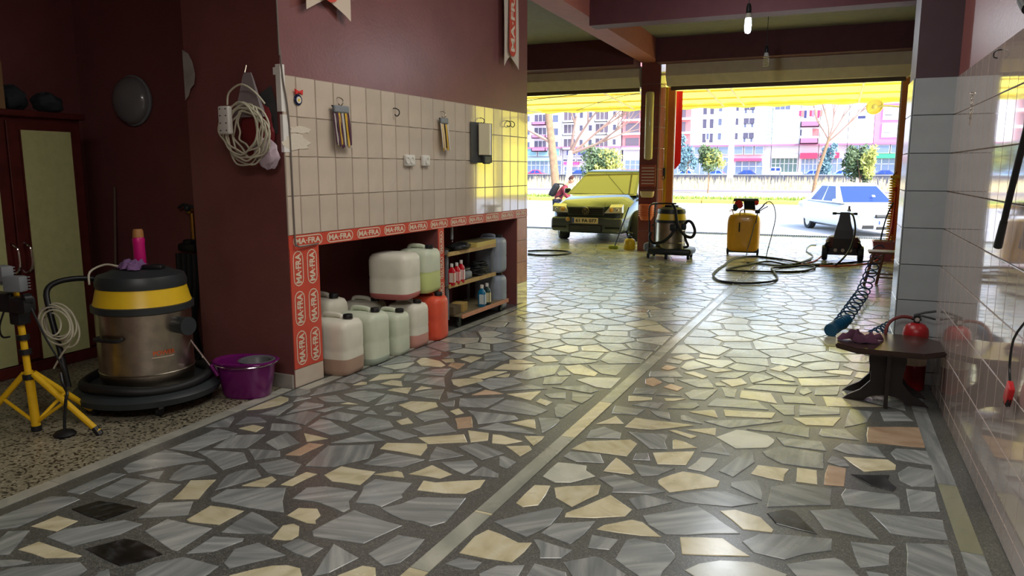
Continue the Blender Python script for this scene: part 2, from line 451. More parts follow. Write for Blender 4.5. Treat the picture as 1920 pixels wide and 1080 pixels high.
# right wall: 9 rows, joint heights as on the column
RZ = [0, .10, .37, .64, .905, 1.175, 1.445, 1.715, 1.985, 2.245]
gb = MB(); gb.bb(.781, .786, 2.4, 6.2, 0, 2.245); part('tile_grout', gb, M_GROUTW, wall_right)
gb = MB(); gb.bb(.781, .786, -3.0, 2.4, 0, 2.245); part('tile_grout', gb, M_TILER, wall_right)
cache = {}
for c in range(19):
    y0 = 6.2-.2*(c+1)
    for r in range(9):
        h = RZ[r+1]-RZ[r]
        if r not in cache: cache[r] = tile_mesh('tile', .2, h, M_TILER)
        place_tile(cache[r], (.7795, y0+.1, (RZ[r]+RZ[r+1])/2), -PI/2, wall_right, .0011)
# column tiles
gb = MB(); gb.bb(.512, .785, 6.196, 6.21, 0, 2.245); gb.bb(.511, .52, 6.2, 6.62, 0, 2.245); part('tile_grout', gb, mat('dark_grout', (70, 74, 76), .8), column)
for r in range(9):
    h = RZ[r+1]-RZ[r]; zc = (RZ[r]+RZ[r+1])/2
    place_tile(tile_mesh('tile', .268, h, M_TILEC), (.648, 6.195, zc), 0, column)
    place_tile(tile_mesh('tile', .42, h, M_TILEC), (.510, 6.405, zc), -PI/2, column)

# ---- the red sticker bands of the niche
WORD = 'MA\u00b7FRA'
def capsule(L, H, n=6):
    r = H/2; pts = []
    for k in range(n+1): a = -PI/2+PI*k/n; pts.append((L/2-r+r*math.cos(a), r*math.sin(a)))
    for k in range(n+1): a = PI/2+PI*k/n; pts.append((-L/2+r+r*math.cos(a), r*math.sin(a)))
    return pts
def sticker(sc, zc, L, H, parent, vert=False):
    """white outlined capsule with white lettering on the wall's face"""
    R = Matrix.Rotation(PI/2, 4, 'X')            # x right, y up
    T = LW @ Matrix.Translation((sc, .0085, zc)) @ Matrix(((1,0,0,0),(0,0,1,0),(0,1,0,0),(0,0,0,1)))
    if vert: T = T @ Matrix.Rotation(PI/2, 4, 'Z')
    o = capsule(L, H); i = capsule(L-.016, H-.016)
    mb = MB(); n = len(o)
    mb.add([(p[0], p[1], 0) for p in o]+[(p[0], p[1], 0) for p in i], [(k, (k+1) % n, (k+1) % n+n, k+n) for k in range(n)], T)
    part('sticker_outline', mb, M_PRINT, parent)
    vs, fs, w_ = text2d(WORD, 1, .035)
    kx = (L-.044)/w_; ky = H*.56
    mb = MB(); mb.add([(v.x*kx, v.y*ky, .0004) for v in vs], fs, T)
    part('lettering', mb, M_PRINT, parent)
band = MB(); lbox(band, 0, LL, 0, .007, 1.035, 1.13)
band_o = part('sticker_band', band, M_RED, wall_left)
n_st = 11; sp = LL/n_st
for k in range(n_st): sticker(.045+sp*(k+.42), 1.0825, sp*.86, .078, band_o)
band = MB(); lbox(band, 0.004, .316, 0, .007, .14, 1.035); band_v = part('sticker_band', band, M_RED, wall_left)
for c in (.085, .235):
    for r in range(3): sticker(c, .29+r*.297, .262, .108, band_v, True)
mb = MB(); lbox(mb, 0.004, .316, 0, .007, .003, .136); part('tile', mb, M_TILE, wall_left)
for z0, z1 in ((.003, .25), (.256, .50), (.506, .76), (.766, 1.03)):
    mb = MB(); lbox(mb, 3.834, LL-.002, 0, .007, z0, z1); part('tile', mb, mat('terracotta_tile', (206, 142, 110), .25, var=.12) if z0 > .2 else M_TILE, wall_left)
mb = MB(); lbox(mb, 2.052, 2.158, 0, .006, 0.0, 1.035); bv = part('sticker_band', mb, M_RED, wall_left)
for r in range(4): sticker(2.105, .15+r*.25, .22, .07, bv, True)
# white chipped end at the top corner of the tiles, bare plaster patches
def blob(c, rx, rz, n=14, jit=.2, sd=1):
    rnd = random.Random(sd)
    return [(c[0]+rx*math.cos(2*PI*k/n)*(1+rnd.uniform(-jit, jit)), c[1]+rz*math.sin(2*PI*k/n)*(1+rnd.uniform(-jit, jit))) for k in range(n)]
TY = Matrix(((1,0,0,0),(0,0,-1,4.288),(0,1,0,0),(0,0,0,1)))      # x stays, y becomes z, out of the side face
mb = MB(); mb.prism([(-4.455, 2.47), (-4.40, 2.44), (-4.365, 2.38), (-4.345, 2.29), (-4.36, 2.22), (-4.40, 2.19), (-4.42, 2.14), (-4.455, 2.11)], -.010, -.012, TY); part('bare_plaster', mb, mat('grey_plaster', (150, 144, 138), .9, var=.2), wall_left)
mb = MB(); mb.prism([(-3.83, 1.98), (-3.74, 2.13), (-3.64, 2.18), (-3.60, 2.05), (-3.6, 1.85), (-3.7, 1.82), (-3.80, 1.86)], 0.002, .004, TY)
part('bare_plaster', mb, mat('dark_plaster', (70, 72, 72), .9, var=.2), wall_left)
mb = MB(); lbox(mb, -.014, .03, -.03, .012, 2.0, 2.32); lbox(mb, -.016, .018, -.05, .014, 2.25, 2.30); lbox(mb, -.012, .05, -.01, .015, 1.72, 1.98)
part('white_filler', mb, mat('white_filler', (222, 220, 214), .8, var=.05, bump=.3, bscale=30), wall_left)
# foam smear over the corner tiles
mb = MB(); mb.prism(blob((.12, 1.79), .13, .055, 18, .3, 6), .010, .016, LW @ Matrix(((1,0,0,0),(0,0,1,0),(0,1,0,0),(0,0,0,1)))); mb.prism(blob((.16, 1.88), .12, .03, 14, .4, 7), .010, .014, LW @ Matrix(((1,0,0,0),(0,0,1,0),(0,1,0,0),(0,0,0,1))))
part('filler_smear', mb, mat('cream_filler', (212, 204, 186), .7, bump=.3, bscale=30), wall_left)

# ---- kerb strips and divider strips of the floor
def strip(name, p, q, w_, mts, seg, h=.004, parent=floor):
    p = Vector((p[0], p[1], 0)); q = Vector((q[0], q[1], 0)); d = (q-p); L = d.length; d.normalize(); n = Vector((-d.y, d.x, 0))
    k = 0; a = 0
    while a < L-.01:
        b_ = min(a+seg[k % len(seg)], L)
        mb = MB(); P = [p+d*(a+.002)-n*w_/2, p+d*(b_-.002)-n*w_/2, p+d*(b_-.002)+n*w_/2, p+d*(a+.002)+n*w_/2]
        mb.prism([(v.x, v.y) for v in P], -.002, h); part(name, mb, mts[k % len(mts)], parent); a = b_; k += 1
M_KERB = stone_mat('pale_kerb_stone', (150, 152, 142), (168, 168, 156), (182, 180, 168), stretch=2, scale=3)
strip('strip_stone', (-3.60, 1.2), (-3.60, 4.25), .085, [M_KERB], [.62])
strip('strip_stone', LP(0, .075, 0).to_tuple(), LP(LL, .075, 0).to_tuple(), .085, [M_KERB], [.9])
M_STRG = stone_mat('strip_stone', (140, 146, 134), (160, 163, 150), (176, 178, 164), stretch=2, scale=3)
c0 = G(772, 1100); c1 = G(900, 965); c2 = G(1107, 775); c3 = G(1378, 538); c4 = G(1425, 500)
strip('strip_stone', (-1.455, 1.95), (-1.41, 3.0), .088, [M_CREAM, M_STRG], [.48, .55, .49])
strip('strip_stone', (-1.41, 3.0), (-1.13, 10.6), .088, [M_STRG, M_CREAM, M_STRG, M_STRG], [1.1, .75, 1.6, .9])
strip('strip_stone', (-1.13, 10.6), (-1.0, 13.2), .09, [M_STRG], [1.3])
p0 = G(1064, 538); p1 = G(1199, 484)
strip('strip_stone', p0.to_tuple(), (p0+(p1-p0)*1.0).to_tuple(), .09, [M_STRG], [1.2])
strip('strip_stone', (.645, 2.2), (.645, 5.8), .085, [M_GREY, stone_mat('olive_marble', (126, 128, 104), (140, 141, 116), (152, 152, 130), stretch=2), M_GREY], [1.25, .75])

# ================================================================== CRAZY PAVING
# outlines followed on the photograph: zone offset, kind, corner list (quarter pixels)
ZO = {'A': (0, 840), 'B': (400, 840), 'C': (800, 840), 'D': (1200, 840), 'E': (1440, 840), 'F': (400, 660), 'G': (800, 660), 'H': (1200, 660)}
STONES = '''
A g -120,545 0,515 380,365 560,368 600,388 120,598 0,612 -120,650
A c 235,590 430,512 585,550 425,628
A k 535,460 740,398 850,412 1030,450 930,490 770,548
A g -60,740 60,628 225,620 70,800 -60,808
A c 135,765 290,705 440,755 615,812 590,822 340,828
A g -60,845 120,840 235,858 100,885 -80,900
A g -40,945 100,900 600,860 655,915 560,975 300,1040 -40,1040
A g 350,670 480,612 930,542 1068,572 900,650 540,740
A k 640,760 930,682 1040,700 1220,800 900,890 780,835
A g 500,332 840,188 945,198 600,350
A g 705,338 940,225 1105,245 830,378 745,360
A g 935,378 1135,255 1355,275 1120,422
A g 925,155 965,120 1240,15 1540,92 960,187
A g 1030,205 1235,170 1190,238
A g 1265,240 1300,190 1400,130 1560,130 1630,190 1330,250
A c 1295,388 1430,245 1620,240 1490,385
A g 1040,528 1190,415 1450,402 1410,505
A c 1400,540 1580,435 1830,475 1645,578 1420,555
A g 1085,625 1255,535 1590,605 1330,775 1290,768
A g 1400,795 1600,665 1830,680 1820,700 1600,780
B g 60,635 290,480 350,505 490,600 430,645 200,645
A g 1020,940 1150,870 1380,820 1640,890 1560,950 1400,1040 1000,1040
A g 740,935 820,908 825,960 780,1010 680,1000
A g 1480,30 1560,18 1830,38 1860,105 1670,168 1600,105
B g 15,318 110,200 200,170 320,158 358,215
B c 215,285 440,215 472,240 385,295
B g -20,380 100,312 545,300 520,400 530,485 400,470 -15,400
B g 258,8 500,25 502,65 310,90
B g 338,120 540,82 660,125 600,215 410,190
F p 540,775 720,685 830,695 650,780
F g 690,855 860,705 1210,695 1165,800 900,865 760,862
B c 830,205 960,140 1215,180 1100,280 890,252
B c 505,278 700,182 778,198 590,288
B c 1205,200 1380,175 1415,185 1432,225
B g 1125,125 1290,38 1585,90 1410,148
F c 1250,728 1300,685 1600,690 1605,720 1555,780 1400,750
F g 1615,820 1675,710 1880,778
C g 105,110 340,92 385,140 280,200
B c 1465,198 1640,130 1790,200 1700,232 1610,215
C g 320,208 420,140 540,195 535,225
C c -70,318 -25,248 60,262 440,242 400,300 290,345 130,342
B g 595,380 700,300 840,290 1080,330 1015,400 1025,460 975,485 790,410
B g 1065,412 1115,330 1125,290 1215,235 1490,265 1410,350 1420,375 1260,445 1200,425
B g 1255,455 1395,425 1530,372 1895,378 1740,560 1625,592 1500,550 1420,540
B c 553,508 640,452 780,458 805,510 765,545 770,572 700,565
B g 740,625 860,560 1060,468 1180,515 1418,585 1130,720 750,665
B c 438,685 520,585 600,570 645,590 640,660 590,690 540,695
B g 508,735 640,682 825,755 715,825 620,795
B g 80,865 160,760 340,712 545,808 120,905
B g 752,960 905,722 1090,828 870,940 740,965
B g 1160,798 1385,655 1585,688 1500,790 1400,865 1275,888
B c 120,960 440,885 560,882 650,905 665,960 600,1040 200,1040
B c 930,960 1120,885 1215,900 1220,960 1150,1010 950,1010
C c 670,415 810,280 928,285 835,432 720,445
C c 958,300 1040,290 1305,280 1285,350 1090,445 970,375
C w 870,215 985,110 1200,135 1195,170 1265,215 1080,262 960,260
C g 1025,65 1075,28 1300,48 1330,115 1120,105
C c 1325,175 1420,75 1450,90 1560,190 1530,202
C g 1550,122 1860,155 1740,205 1610,213
C g 1545,90 1570,42 1660,40 1675,95
D c 95,38 410,28 345,130 130,122
G c 1085,730 1200,670 1530,660 1580,690 1500,785
C g 1290,228 1410,202 1790,330 1690,345 1390,335 1400,300
C c 1035,520 1045,490 1180,440 1380,355 1540,465 1490,515 1260,528
C g 505,555 990,445 1030,455 930,580 750,670
C g 860,640 950,570 1270,550 1180,650 1080,725
C g 1510,385 1640,352 1840,410 1580,465
C c 1275,612 1330,580 1540,540 1620,560 1755,668 1600,660
C c 245,790 360,665 460,615 560,650 600,670 690,715 790,715 640,860
C g 800,690 840,688 1090,770 1010,830 850,830 850,770
C g 1210,750 1240,655 1440,690 1370,768
C g 135,870 240,825 415,860 360,915 280,912
C g 395,945 530,885 735,882 690,960 640,1000 400,1000
C g 750,960 810,868 1045,935 1050,965 1000,1020 740,1010
C g 1025,860 1260,815 1310,830 1490,950 1440,1040 1150,1040
C g 1415,835 1500,695 1560,680 1790,725 1860,800 1865,830 1770,930 1740,1010 1650,1000
D g 20,510 430,438 750,645 190,650 60,575
D g 200,360 480,325 640,330 885,415 690,445 340,410
D c 135,245 160,230 320,178 460,200 600,250 580,295 220,335 140,270
D g 590,175 800,15 850,45 860,110 700,220
D c 832,195 885,130 1120,160 1085,200 1075,250
D c 1178,150 1325,170 1330,275 1172,255
D p 1412,130 1545,155 1530,290 1380,278
H g 915,750 1050,710 1380,762 1380,878 1060,838 940,780
D w 355,155 460,70 585,85 485,182
D g 680,258 880,240 905,290 915,395 680,290
D g 955,445 985,290 1150,270 1440,310 1430,432 1080,440
E g 548,355 580,308 950,352 985,380 992,465 800,455 580,430
E g 1035,308 1255,335 1290,480 1070,480
E g 975,190 1050,140 1245,172 1250,295 1080,292 990,250
E k 622,200 915,205 900,240 965,300 940,328 770,285
E c 565,68 900,90 960,130 955,165 720,180
E g 920,40 960,5 1215,30 1245,135 960,90
D k 950,490 1090,460 1160,480 1330,650 1020,570
D c 598,475 710,465 900,520 1000,615 990,635 770,612
E g 310,470 600,455 835,690 420,610
E g 760,482 1310,545 1350,695 920,645
D g 765,705 900,645 1440,685 1435,770 1240,795 1085,840 850,785
D c 298,672 620,680 825,815 315,798
D w 335,920 440,870 600,845 850,860 1100,950 1050,1040 500,1040 400,960
E g 620,705 960,740 910,790 905,880 690,902
E g 1035,715 1350,730 1420,960 1430,1050 1050,1050
E g 135,875 500,825 560,850 680,960 600,1040 300,1040
E g 735,925 900,950 920,1010 780,1010
H g 1450,730 1520,685 1780,715 1845,795 1560,765
F g -328,728 32,576 180,612 -150,748
F g 0,720 130,628 390,620 245,722
F g 390,680 550,605 645,685 480,735
F c 678,612 860,652 700,675
F g 880,685 1150,605 1285,665
F g 1240,610 1370,580 1530,632 1395,662
F g 705,565 800,505 870,515 1025,602 880,625
F g 425,590 440,538 640,548 665,575 600,595
F c 190,575 300,548 380,565 320,602
F g 165,545 250,487 350,490 400,525
F g 345,470 590,382 600,400 480,480
F g 600,375 630,342 735,345
F g 545,465 690,375 830,395 820,410
F g 465,495 700,445 805,462 685,550
F g 800,490 930,448 1090,475 1000,525
F g 725,330 790,275 900,238 975,235 1030,270
F c 1045,250 1110,225 1150,228 1150,245
F g 970,320 1130,292 1290,318 1155,378
F g 780,345 920,322 995,375 840,378
F g 1055,285 1200,238 1320,272
F c 1165,220 1250,170 1435,165 1400,195
F c 1250,240 1340,212 1410,220 1420,260
F c 1305,290 1350,275 1485,267 1455,315
F c 1515,290 1560,258 1640,272
F g 1425,220 1450,175 1550,180 1500,215
F g 1495,232 1620,192 1730,192 1740,262
F g 1210,402 1300,318 1460,345 1460,360
F g 1460,325 1620,285 1730,282 1695,358
F c 955,392 1010,378 1085,395
F g 765,445 900,410 985,412 830,452
F g 990,430 1080,408 1175,415 1120,448
F g 1125,465 1190,435 1230,470
F g 1275,440 1300,412 1355,410 1345,435
F g 1285,475 1350,450 1410,455 1410,488
F c 1388,400 1480,372 1670,380 1685,412 1520,458
F g 1510,480 1590,452 1720,437 1770,490 1580,525
F c 1370,520 1460,495 1500,535 1410,548
F g 1030,545 1160,488 1320,520 1355,565 1200,598
F g 1490,575 1740,525 1825,595 1600,625
F g 1700,385 1810,365 1805,410 1740,408
F c 1775,445 1840,425 1880,460 1820,475
F p 1812,500 1935,485 1945,568 1830,578
F c 1535,645 1880,620 1905,680 1610,692
F g 1365,150 1500,108 1630,115 1500,160
F g 1545,165 1660,130 1780,125 1730,180
F c 1710,60 1800,50 1810,75 1740,80
F p 1760,105 1790,82 1890,88 1830,130
G c 185,208 400,198 430,218 240,262 200,245
G g 185,195 200,150 310,125 405,140
G g 195,290 310,265 415,272 300,312
F g 1750,300 1870,325 1760,350
G c 320,192 480,145 605,148 430,200
G c 505,130 585,90 820,95 750,140
G g 300,118 370,72 550,72 440,130
G g 130,45 200,15 300,20 240,45
G c 250,55 330,32 415,42 330,82
G g 380,235 470,200 650,195 715,235 480,285
G p 335,325 440,285 575,315
G c 600,318 860,295 780,365
G g 545,292 780,245 905,278
G g 245,410 250,350 580,345 440,420
G g 462,430 600,358 740,378 910,440 810,480
G g 305,440 660,480 690,505 385,542 355,480
G c 630,535 760,508 810,508 820,578
G g 375,578 530,532 730,580 825,620
G g 835,495 990,500 998,525 865,612
G c 730,632 885,635 865,660 800,705
G c 595,708 770,705 790,735 700,785
G g 230,712 370,685 585,762 410,812
G c 310,590 465,610 460,665 330,680
G c 495,620 560,625 720,672 590,695 490,685
G g 545,785 575,782 672,828 600,880 545,855
G g 955,425 985,390 1145,400 1020,495 970,490
G g 1085,365 1088,305 1255,325 1165,388
G c 820,375 850,350 945,378 895,405
G g 880,320 1040,305 1040,352 925,345
G g 940,265 1200,250 1290,290 1230,310
G c 1030,110 1150,95 1285,160 1260,185 1100,165
G g 1210,100 1500,95 1420,180 1310,165
G g 640,190 790,110 1000,100 960,170 760,210
G c 780,35 930,30 990,70 880,80
G c 620,60 720,60 820,85 620,88
G g 870,245 880,190 1070,185 1010,240
G p 1755,125 1800,98 1885,120 1810,138
G p 1640,240 1640,205 1700,192 1770,230 1700,260
G p 1775,265 1830,240 1925,270 1880,295
G g 1545,315 1570,270 1735,280 1700,318
G g 1670,185 1680,145 1880,150 1920,190
G c 1512,370 1515,330 1690,345 1690,360
G g 1540,398 1650,375 1780,385 1735,430
G g 1390,462 1415,402 1640,435 1580,472
G g 1672,442 1815,455 1830,510 1740,490
G c 1268,542 1420,482 1480,540
H c -115,565 -35,495 410,552 100,585
G g 1195,645 1230,590 1330,562 1460,610 1450,650
G g 1510,600 1810,620 1785,680 1805,730 1670,725
H c 215,590 265,588 430,635 380,650
H c 350,585 570,572 565,628
H c 245,665 260,658 330,672 430,722 245,730
H g 455,748 600,680 675,778
H c 365,450 545,435 560,440 585,495
H g 305,478 330,472 470,540 310,512
H g 205,425 290,385 420,378 445,405 400,428
H c 180,350 345,352 260,368 195,368
H g 120,325 200,302 310,335
H g 330,312 400,285 580,285 490,362 380,355
H g 280,210 510,208 555,272 430,265
H c 600,215 760,200 805,240 690,262
H g 610,265 730,285 710,345 640,335
H g 505,405 570,348 880,368 965,435 600,410
H c 625,435 1020,458 990,498 640,482
H g 480,520 880,508 1070,520 670,572
H g 800,580 1100,545 1275,572 1270,645 1050,605
H g 1340,620 1360,578 1540,580 1645,665 1370,635
H g 1020,642 1360,675 1400,745 1080,705
H c 1145,495 1510,492 1450,558 1245,550
H g 1200,400 1500,420 1500,470 1195,478
H g 975,395 1160,402 1160,475 1080,475
H c 748,345 760,290 980,310 1030,388 860,360
H g 1055,328 1270,338 1318,395 1080,382
H g 780,275 860,250 1180,270 1160,312
H c 1180,200 1600,210 1560,250 1210,255
H g 1310,325 1320,275 1500,260 1480,325
H c 1370,335 1500,345 1820,412 1400,410
H g 1535,565 1580,430 1750,450 1700,530
H p 1708,564 2116,568 2136,720 1708,680
H g 815,190 870,160 1000,195 840,235
H g 935,150 1140,185 1165,222 1080,215
H g 850,240 1000,205 1190,250
H c 970,130 1060,100 1120,118 1060,148
H c 325,155 400,148 510,185 470,200
H c 480,130 560,118 700,140 570,155
H c 235,40 350,15 415,50 330,65
H c 440,40 450,15 605,40 570,55
H g 190,80 210,50 325,68 300,92
H g 1800,450 1960,450 2050,520 1830,520
H g 560,190 640,160 820,155 720,200
H g 1210,110 1330,75 1500,80 1490,130 1300,140
H g 1070,150 1230,140 1500,180 1180,195
'''
KIND = {'g': M_GREY, 'c': M_CREAM, 'p': M_PINK, 'k': M_BLACK, 'w': M_WHITE}
SH = .0035
def stone_prism(mb, poly, h=SH):
    """flat polished slab with a small chamfer round the top"""
    n = len(poly); c = sum((Vector((p[0], p[1], 0)) for p in poly), Vector())/n
    top = []
    for p in poly:
        v = Vector((p[0], p[1], 0))-c; L = v.length; top.append(c+v*max(.2, (L-.004)/L))
    vs = [(p[0], p[1], -.001) for p in poly]+[(p[0], p[1], h*.6) for p in poly]+[(t.x, t.y, h) for t in top]
    fs = [tuple(range(2*n, 3*n))]
    for k in (0, 1):
        fs += [(k*n+i, k*n+(i+1) % n, (k+1)*n+(i+1) % n, (k+1)*n+i) for i in range(n)]
    mb.add(vs, fs)
def area2(P): return sum(P[i][0]*P[(i+1) % len(P)][1]-P[(i+1) % len(P)][0]*P[i][1] for i in range(len(P)))/2
traced = []
for line in STONES.strip().splitlines():
    z, k, *pts = line.split()
    ox, oy = ZO[z]; P = []
    for q in pts:
        a, b_ = q.split(','); w_ = G(ox+float(a)/4, oy+float(b_)/4); P.append((w_.x, w_.y))
    if area2(P) < 0: P.reverse()
    # slightly broken edges, as split stone has
    Q = []
    rnd = random.Random(len(traced))
    for i in range(len(P)):
        p = Vector(P[i]); q = Vector(P[(i+1) % len(P)]); Q.append(tuple(p)); L = (q-p).length
        if L > .16:
            nn = Vector((q.y-p.y, p.x-q.x))/L
            for t in ((.33, .68) if L > .3 else (.5,)):
                Q.append(tuple(p.lerp(q, t+rnd.uniform(-.06, .06))+nn*rnd.uniform(-.005, .007)))
    traced.append((k, Q, P))
n_parts = 0
for k, Q, P in traced:
    if max(p[0] for p in P) > .775:
        Q = [(min(x, .60), y) for x, y in Q]
    mb = MB(); stone_prism(mb, Q); part('paving_stone', mb, KIND[k], floor); n_parts += 1

# the rest of the floor: cells between scattered points, kept clear of the traced stones and of the strips
rnd = random.Random(21)
seeds = []; blk = []
for k, Q, P in traced:
    n = len(P)
    for i in range(n):
        p = Vector(P[i]); q = Vector(P[(i+1) % n]); m_ = max(1, int((q-p).length/.07))
        c = sum((Vector(v) for v in P), Vector((0, 0)))/n
        for j in range(m_):
            e = p.lerp(q, j/m_); blk.append(tuple(e+(c-e)*min(.5, .03/max(.01, (c-e).length))))
CE = .25; grid = {}
def gkey(p): return (int(math.floor(p[0]/CE)), int(math.floor(p[1]/CE)))
for p in blk: grid.setdefault(gkey(p), []).append((p, True))
def near(p, r):
    a, b_ = gkey(p); k = int(math.ceil(r/CE)); out = []
    for i in range(a-k, a+k+1):
        for j in range(b_-k, b_+k+1):
            for q in grid.get((i, j), ()):
                if (q[0][0]-p[0])**2+(q[0][1]-p[1])**2 < r*r: out.append(q)
    return out
def inside(p, P):
    c = False; n = len(P)
    for i in range(n):
        x1, y1 = P[i]; x2, y2 = P[i-1]
        if (y1 > p[1]) != (y2 > p[1]) and p[0] < (x2-x1)*(p[1]-y1)/(y2-y1)+x1: c = not c
    return c
boxes = [(min(p[0] for p in P), max(p[0] for p in P), min(p[1] for p in P), max(p[1] for p in P), P) for _, _, P in traced]
def in_traced(p): return any(a <= p[0] <= b_ and c <= p[1] <= d and inside(p, P) for a, b_, c, d, P in boxes)
def left_edge(y):
    return -3.535 if y < 4.25 else (LP((y-4.29), .15, 0).x if y < 8.4 else -9.0)
def right_edge(y): return .57 if y < 6.15 else (.49 if y < 6.62 else 1.14 if y < 15.2 else 2.5)
def strip_x(y): return -1.455+.045*(y-1.95)/1.05 if y < 3 else (-1.41+.28*(y-3)/7.6 if y < 10.6 else -1.13+.05*(y-10.6))
tries = 0
while tries < 60000:
    tries += 1
    y = rnd.uniform(1.7, 18.9); x = rnd.uniform(-9, 2.45)
    if x < left_edge(y)+.06 or x > right_edge(y)-.06: continue
    if y < 13.2 and abs(x-strip_x(y)) < .13: continue
    if in_traced((x, y)): continue
    r = .19+.07*rnd.random()
    if y > 12: r += .05
    bad = False
    for q, isb in near((x, y), r):
        d = math.hypot(q[0]-x, q[1]-y)
        if d < (.085 if isb else r): bad = True; break
    if bad: continue
    seeds.append((x, y)); grid.setdefault(gkey((x, y)), []).append(((x, y), False))
def clip(P, a, b_, c):            # keep a*x + b*y <= c
    out = []
    for i in range(len(P)):
        p = P[i]; q = P[(i+1) % len(P)]; dp = a*p[0]+b_*p[1]-c; dq = a*q[0]+b_*q[1]-c
        if dp <= 0: out.append(p)
        if (dp < 0) != (dq < 0) and dp != dq:
            t = dp/(dp-dq); out.append((p[0]+(q[0]-p[0])*t, p[1]+(q[1]-p[1])*t))
    return out
cells = []
for sx, sy in seeds:
    P = [(sx-.34, sy-.34), (sx+.34, sy-.34), (sx+.34, sy+.34), (sx-.34, sy+.34)]
    gap = rnd.uniform(.007, .019) if sy > 6.5 else rnd.uniform(.010, .02)
    for q, isb in near((sx, sy), .72):
        dx, dy = q[0]-sx, q[1]-sy; L = math.hypot(dx, dy)
        if L < 1e-6: continue
        dx /= L; dy /= L
        d = (L-.035) if isb else L/2
        P = clip(P, dx, dy, dx*sx+dy*sy+d-gap)
        if len(P) < 3: break
    if len(P) < 3: continue
    yy = sy
    P = clip(P, -1, 0, -(left_edge(yy)+.01)); P = clip(P, 1, 0, right_edge(yy)-.012) if len(P) >= 3 else P
    if yy < 13.3 and len(P) >= 3:
        X = strip_x(yy)
        P = clip(P, 1, 0, X-.075) if sx < X else clip(P, -1, 0, -(X+.075))
    if len(P) < 3: continue
    R = []
    for i, p in enumerate(P):      # drop corners that almost coincide
        q = P[i-1]
        if math.hypot(p[0]-q[0], p[1]-q[1]) > .022: R.append(p)
    if len(R) < 3 or area2(R) < .006: continue
    cells.append((sx, sy, R))
cells.sort(key=lambda c: (c[0]**2+c[1]**2) / (1.0 if c[0] > -4 else .5))
stuff = {'g': MB(), 'c': MB(), 'w': MB(), 'p': MB()}
for sx, sy, R in cells:
    u = rnd.random()
    k = ('g' if u < .55 else 'c' if u < .76 else 'w' if u < .97 else 'p') if sy < 6.8 else ('g' if u < .34 else 'c' if u < .56 else 'w' if u < .98 else 'p')  # more white farther in: glare washing out the floor, put into stone colour
    if sy > 12.5 and sx < -2.0: k = 'c' if u < .55 else 'w'
    if n_parts < 298:
        mb = MB(); stone_prism(mb, R); part('paving_stone', mb, KIND[k], floor); n_parts += 1
    else: stone_prism(stuff[k], R)
allm = MB(); mats = []; idx = []
for i, (k, mb) in enumerate(stuff.items()):
    allm.add(mb.v, mb.f); idx += [i]*len(mb.f); mats.append(KIND[k])
me = mesh_of('far_paving', allm, mats); me.polygons.foreach_set('material_index', idx)
o = link('far_paving_stones', me, floor, kind='stuff')
# ================================================================== STREET SIDE OF THE HALL
# pillar between the two gates, tiled
w = MB(); w.bb(-3.47, -3.10, 14.6, 15.08, 0, 3.62); pillar = struct('wall_pillar', w, M_GROUTW)
for r in range(9):
    h = .402
    z = .0+h*(r+.5)
    pass
pm = tile_mesh('tile', .366, .400, M_TILEB); pm2 = tile_mesh('tile', .476, .400, M_TILEB)
for r in range(9):
    place_tile(pm, (-3.285, 14.598, .201+r*.402), 0, pillar); place_tile(pm2, (-3.098, 14.84, .201+r*.402), PI/2, pillar)
# red sign block with small raised lines, cream pocket and cup shaped holder below the tube lamp
t = thing('notice_board', 'small red notice panel with rows of faint lettering on tiled pillar below tube lamp', 'sign', (-3.285, 14.57, 1.28))
mb = MB(); mb.rbox((0, 0, .2), (.30, .02, .42), .006); part('panel', mb, mat('terracotta_print', (176, 84, 62), .4), t)
for k in range(6):
    mb = MB(); mb.box((0, -.012, .05+k*.06), (.25, .003, .022)); part('text_line', mb, M_PRINT, t)
t = thing('paper_holder', 'cream curved paper holder on the red tiled pillar under the notice', 'holder', (-3.285, 14.52, 1.06))
mb = MB()
mb.loft([[Vector((x*s_, -y*s_, z)) for x, y in [(.14*math.cos(PI*k/10), .07*math.sin(PI*k/10)) for k in range(11)]+[(-.14, -.05*0-.03), (.14, -.03)]] for s_, z in ((.75, .0), (.9, .03), (1, .12))])
part('bowl', mb, mat('cream_plastic', (236, 214, 150), .35), t)
t = thing('cup_dispenser', 'orange ribbed cup dispenser on the pillar near its foot', 'dispenser', (-3.285, 14.51, .62))
mb = MB(); mb.lathe([(.10, 0), (.13, .06), (.15, .26), (.15, .3), (.12, .31)], n=20); part('body', mb, mat('orange_plastic', (226, 116, 66), .35), t, True)
for k in range(5):
    mb = MB(); mb.lathe([(.148+.001*k, 0), (.156, .008), (.148, .016)], c=(0, 0, .08+k*.04), n=20, caps=False); part('rib', mb, MATS['orange_plastic'], t, True)
# tube lamp
t = thing('tube_lamp', 'long frosted tube lamp fixed upright on the tiled pillar', 'lamp', (-3.28, 14.53, 1.78))
mb = MB(); mb.lathe([(.02, 0), (.075, .02), (.082, .06), (.082, 1.24), (.075, 1.28), (.02, 1.30)], n=20)
part('diffuser', mb, mat('frosted_cream_diffuser', (222, 206, 140), .3, coat=.4), t, True)
mb = MB(); mb.box((0, .05, .65), (.13, .03, 1.26)); part('back_plate', mb, M_GREYP, t)

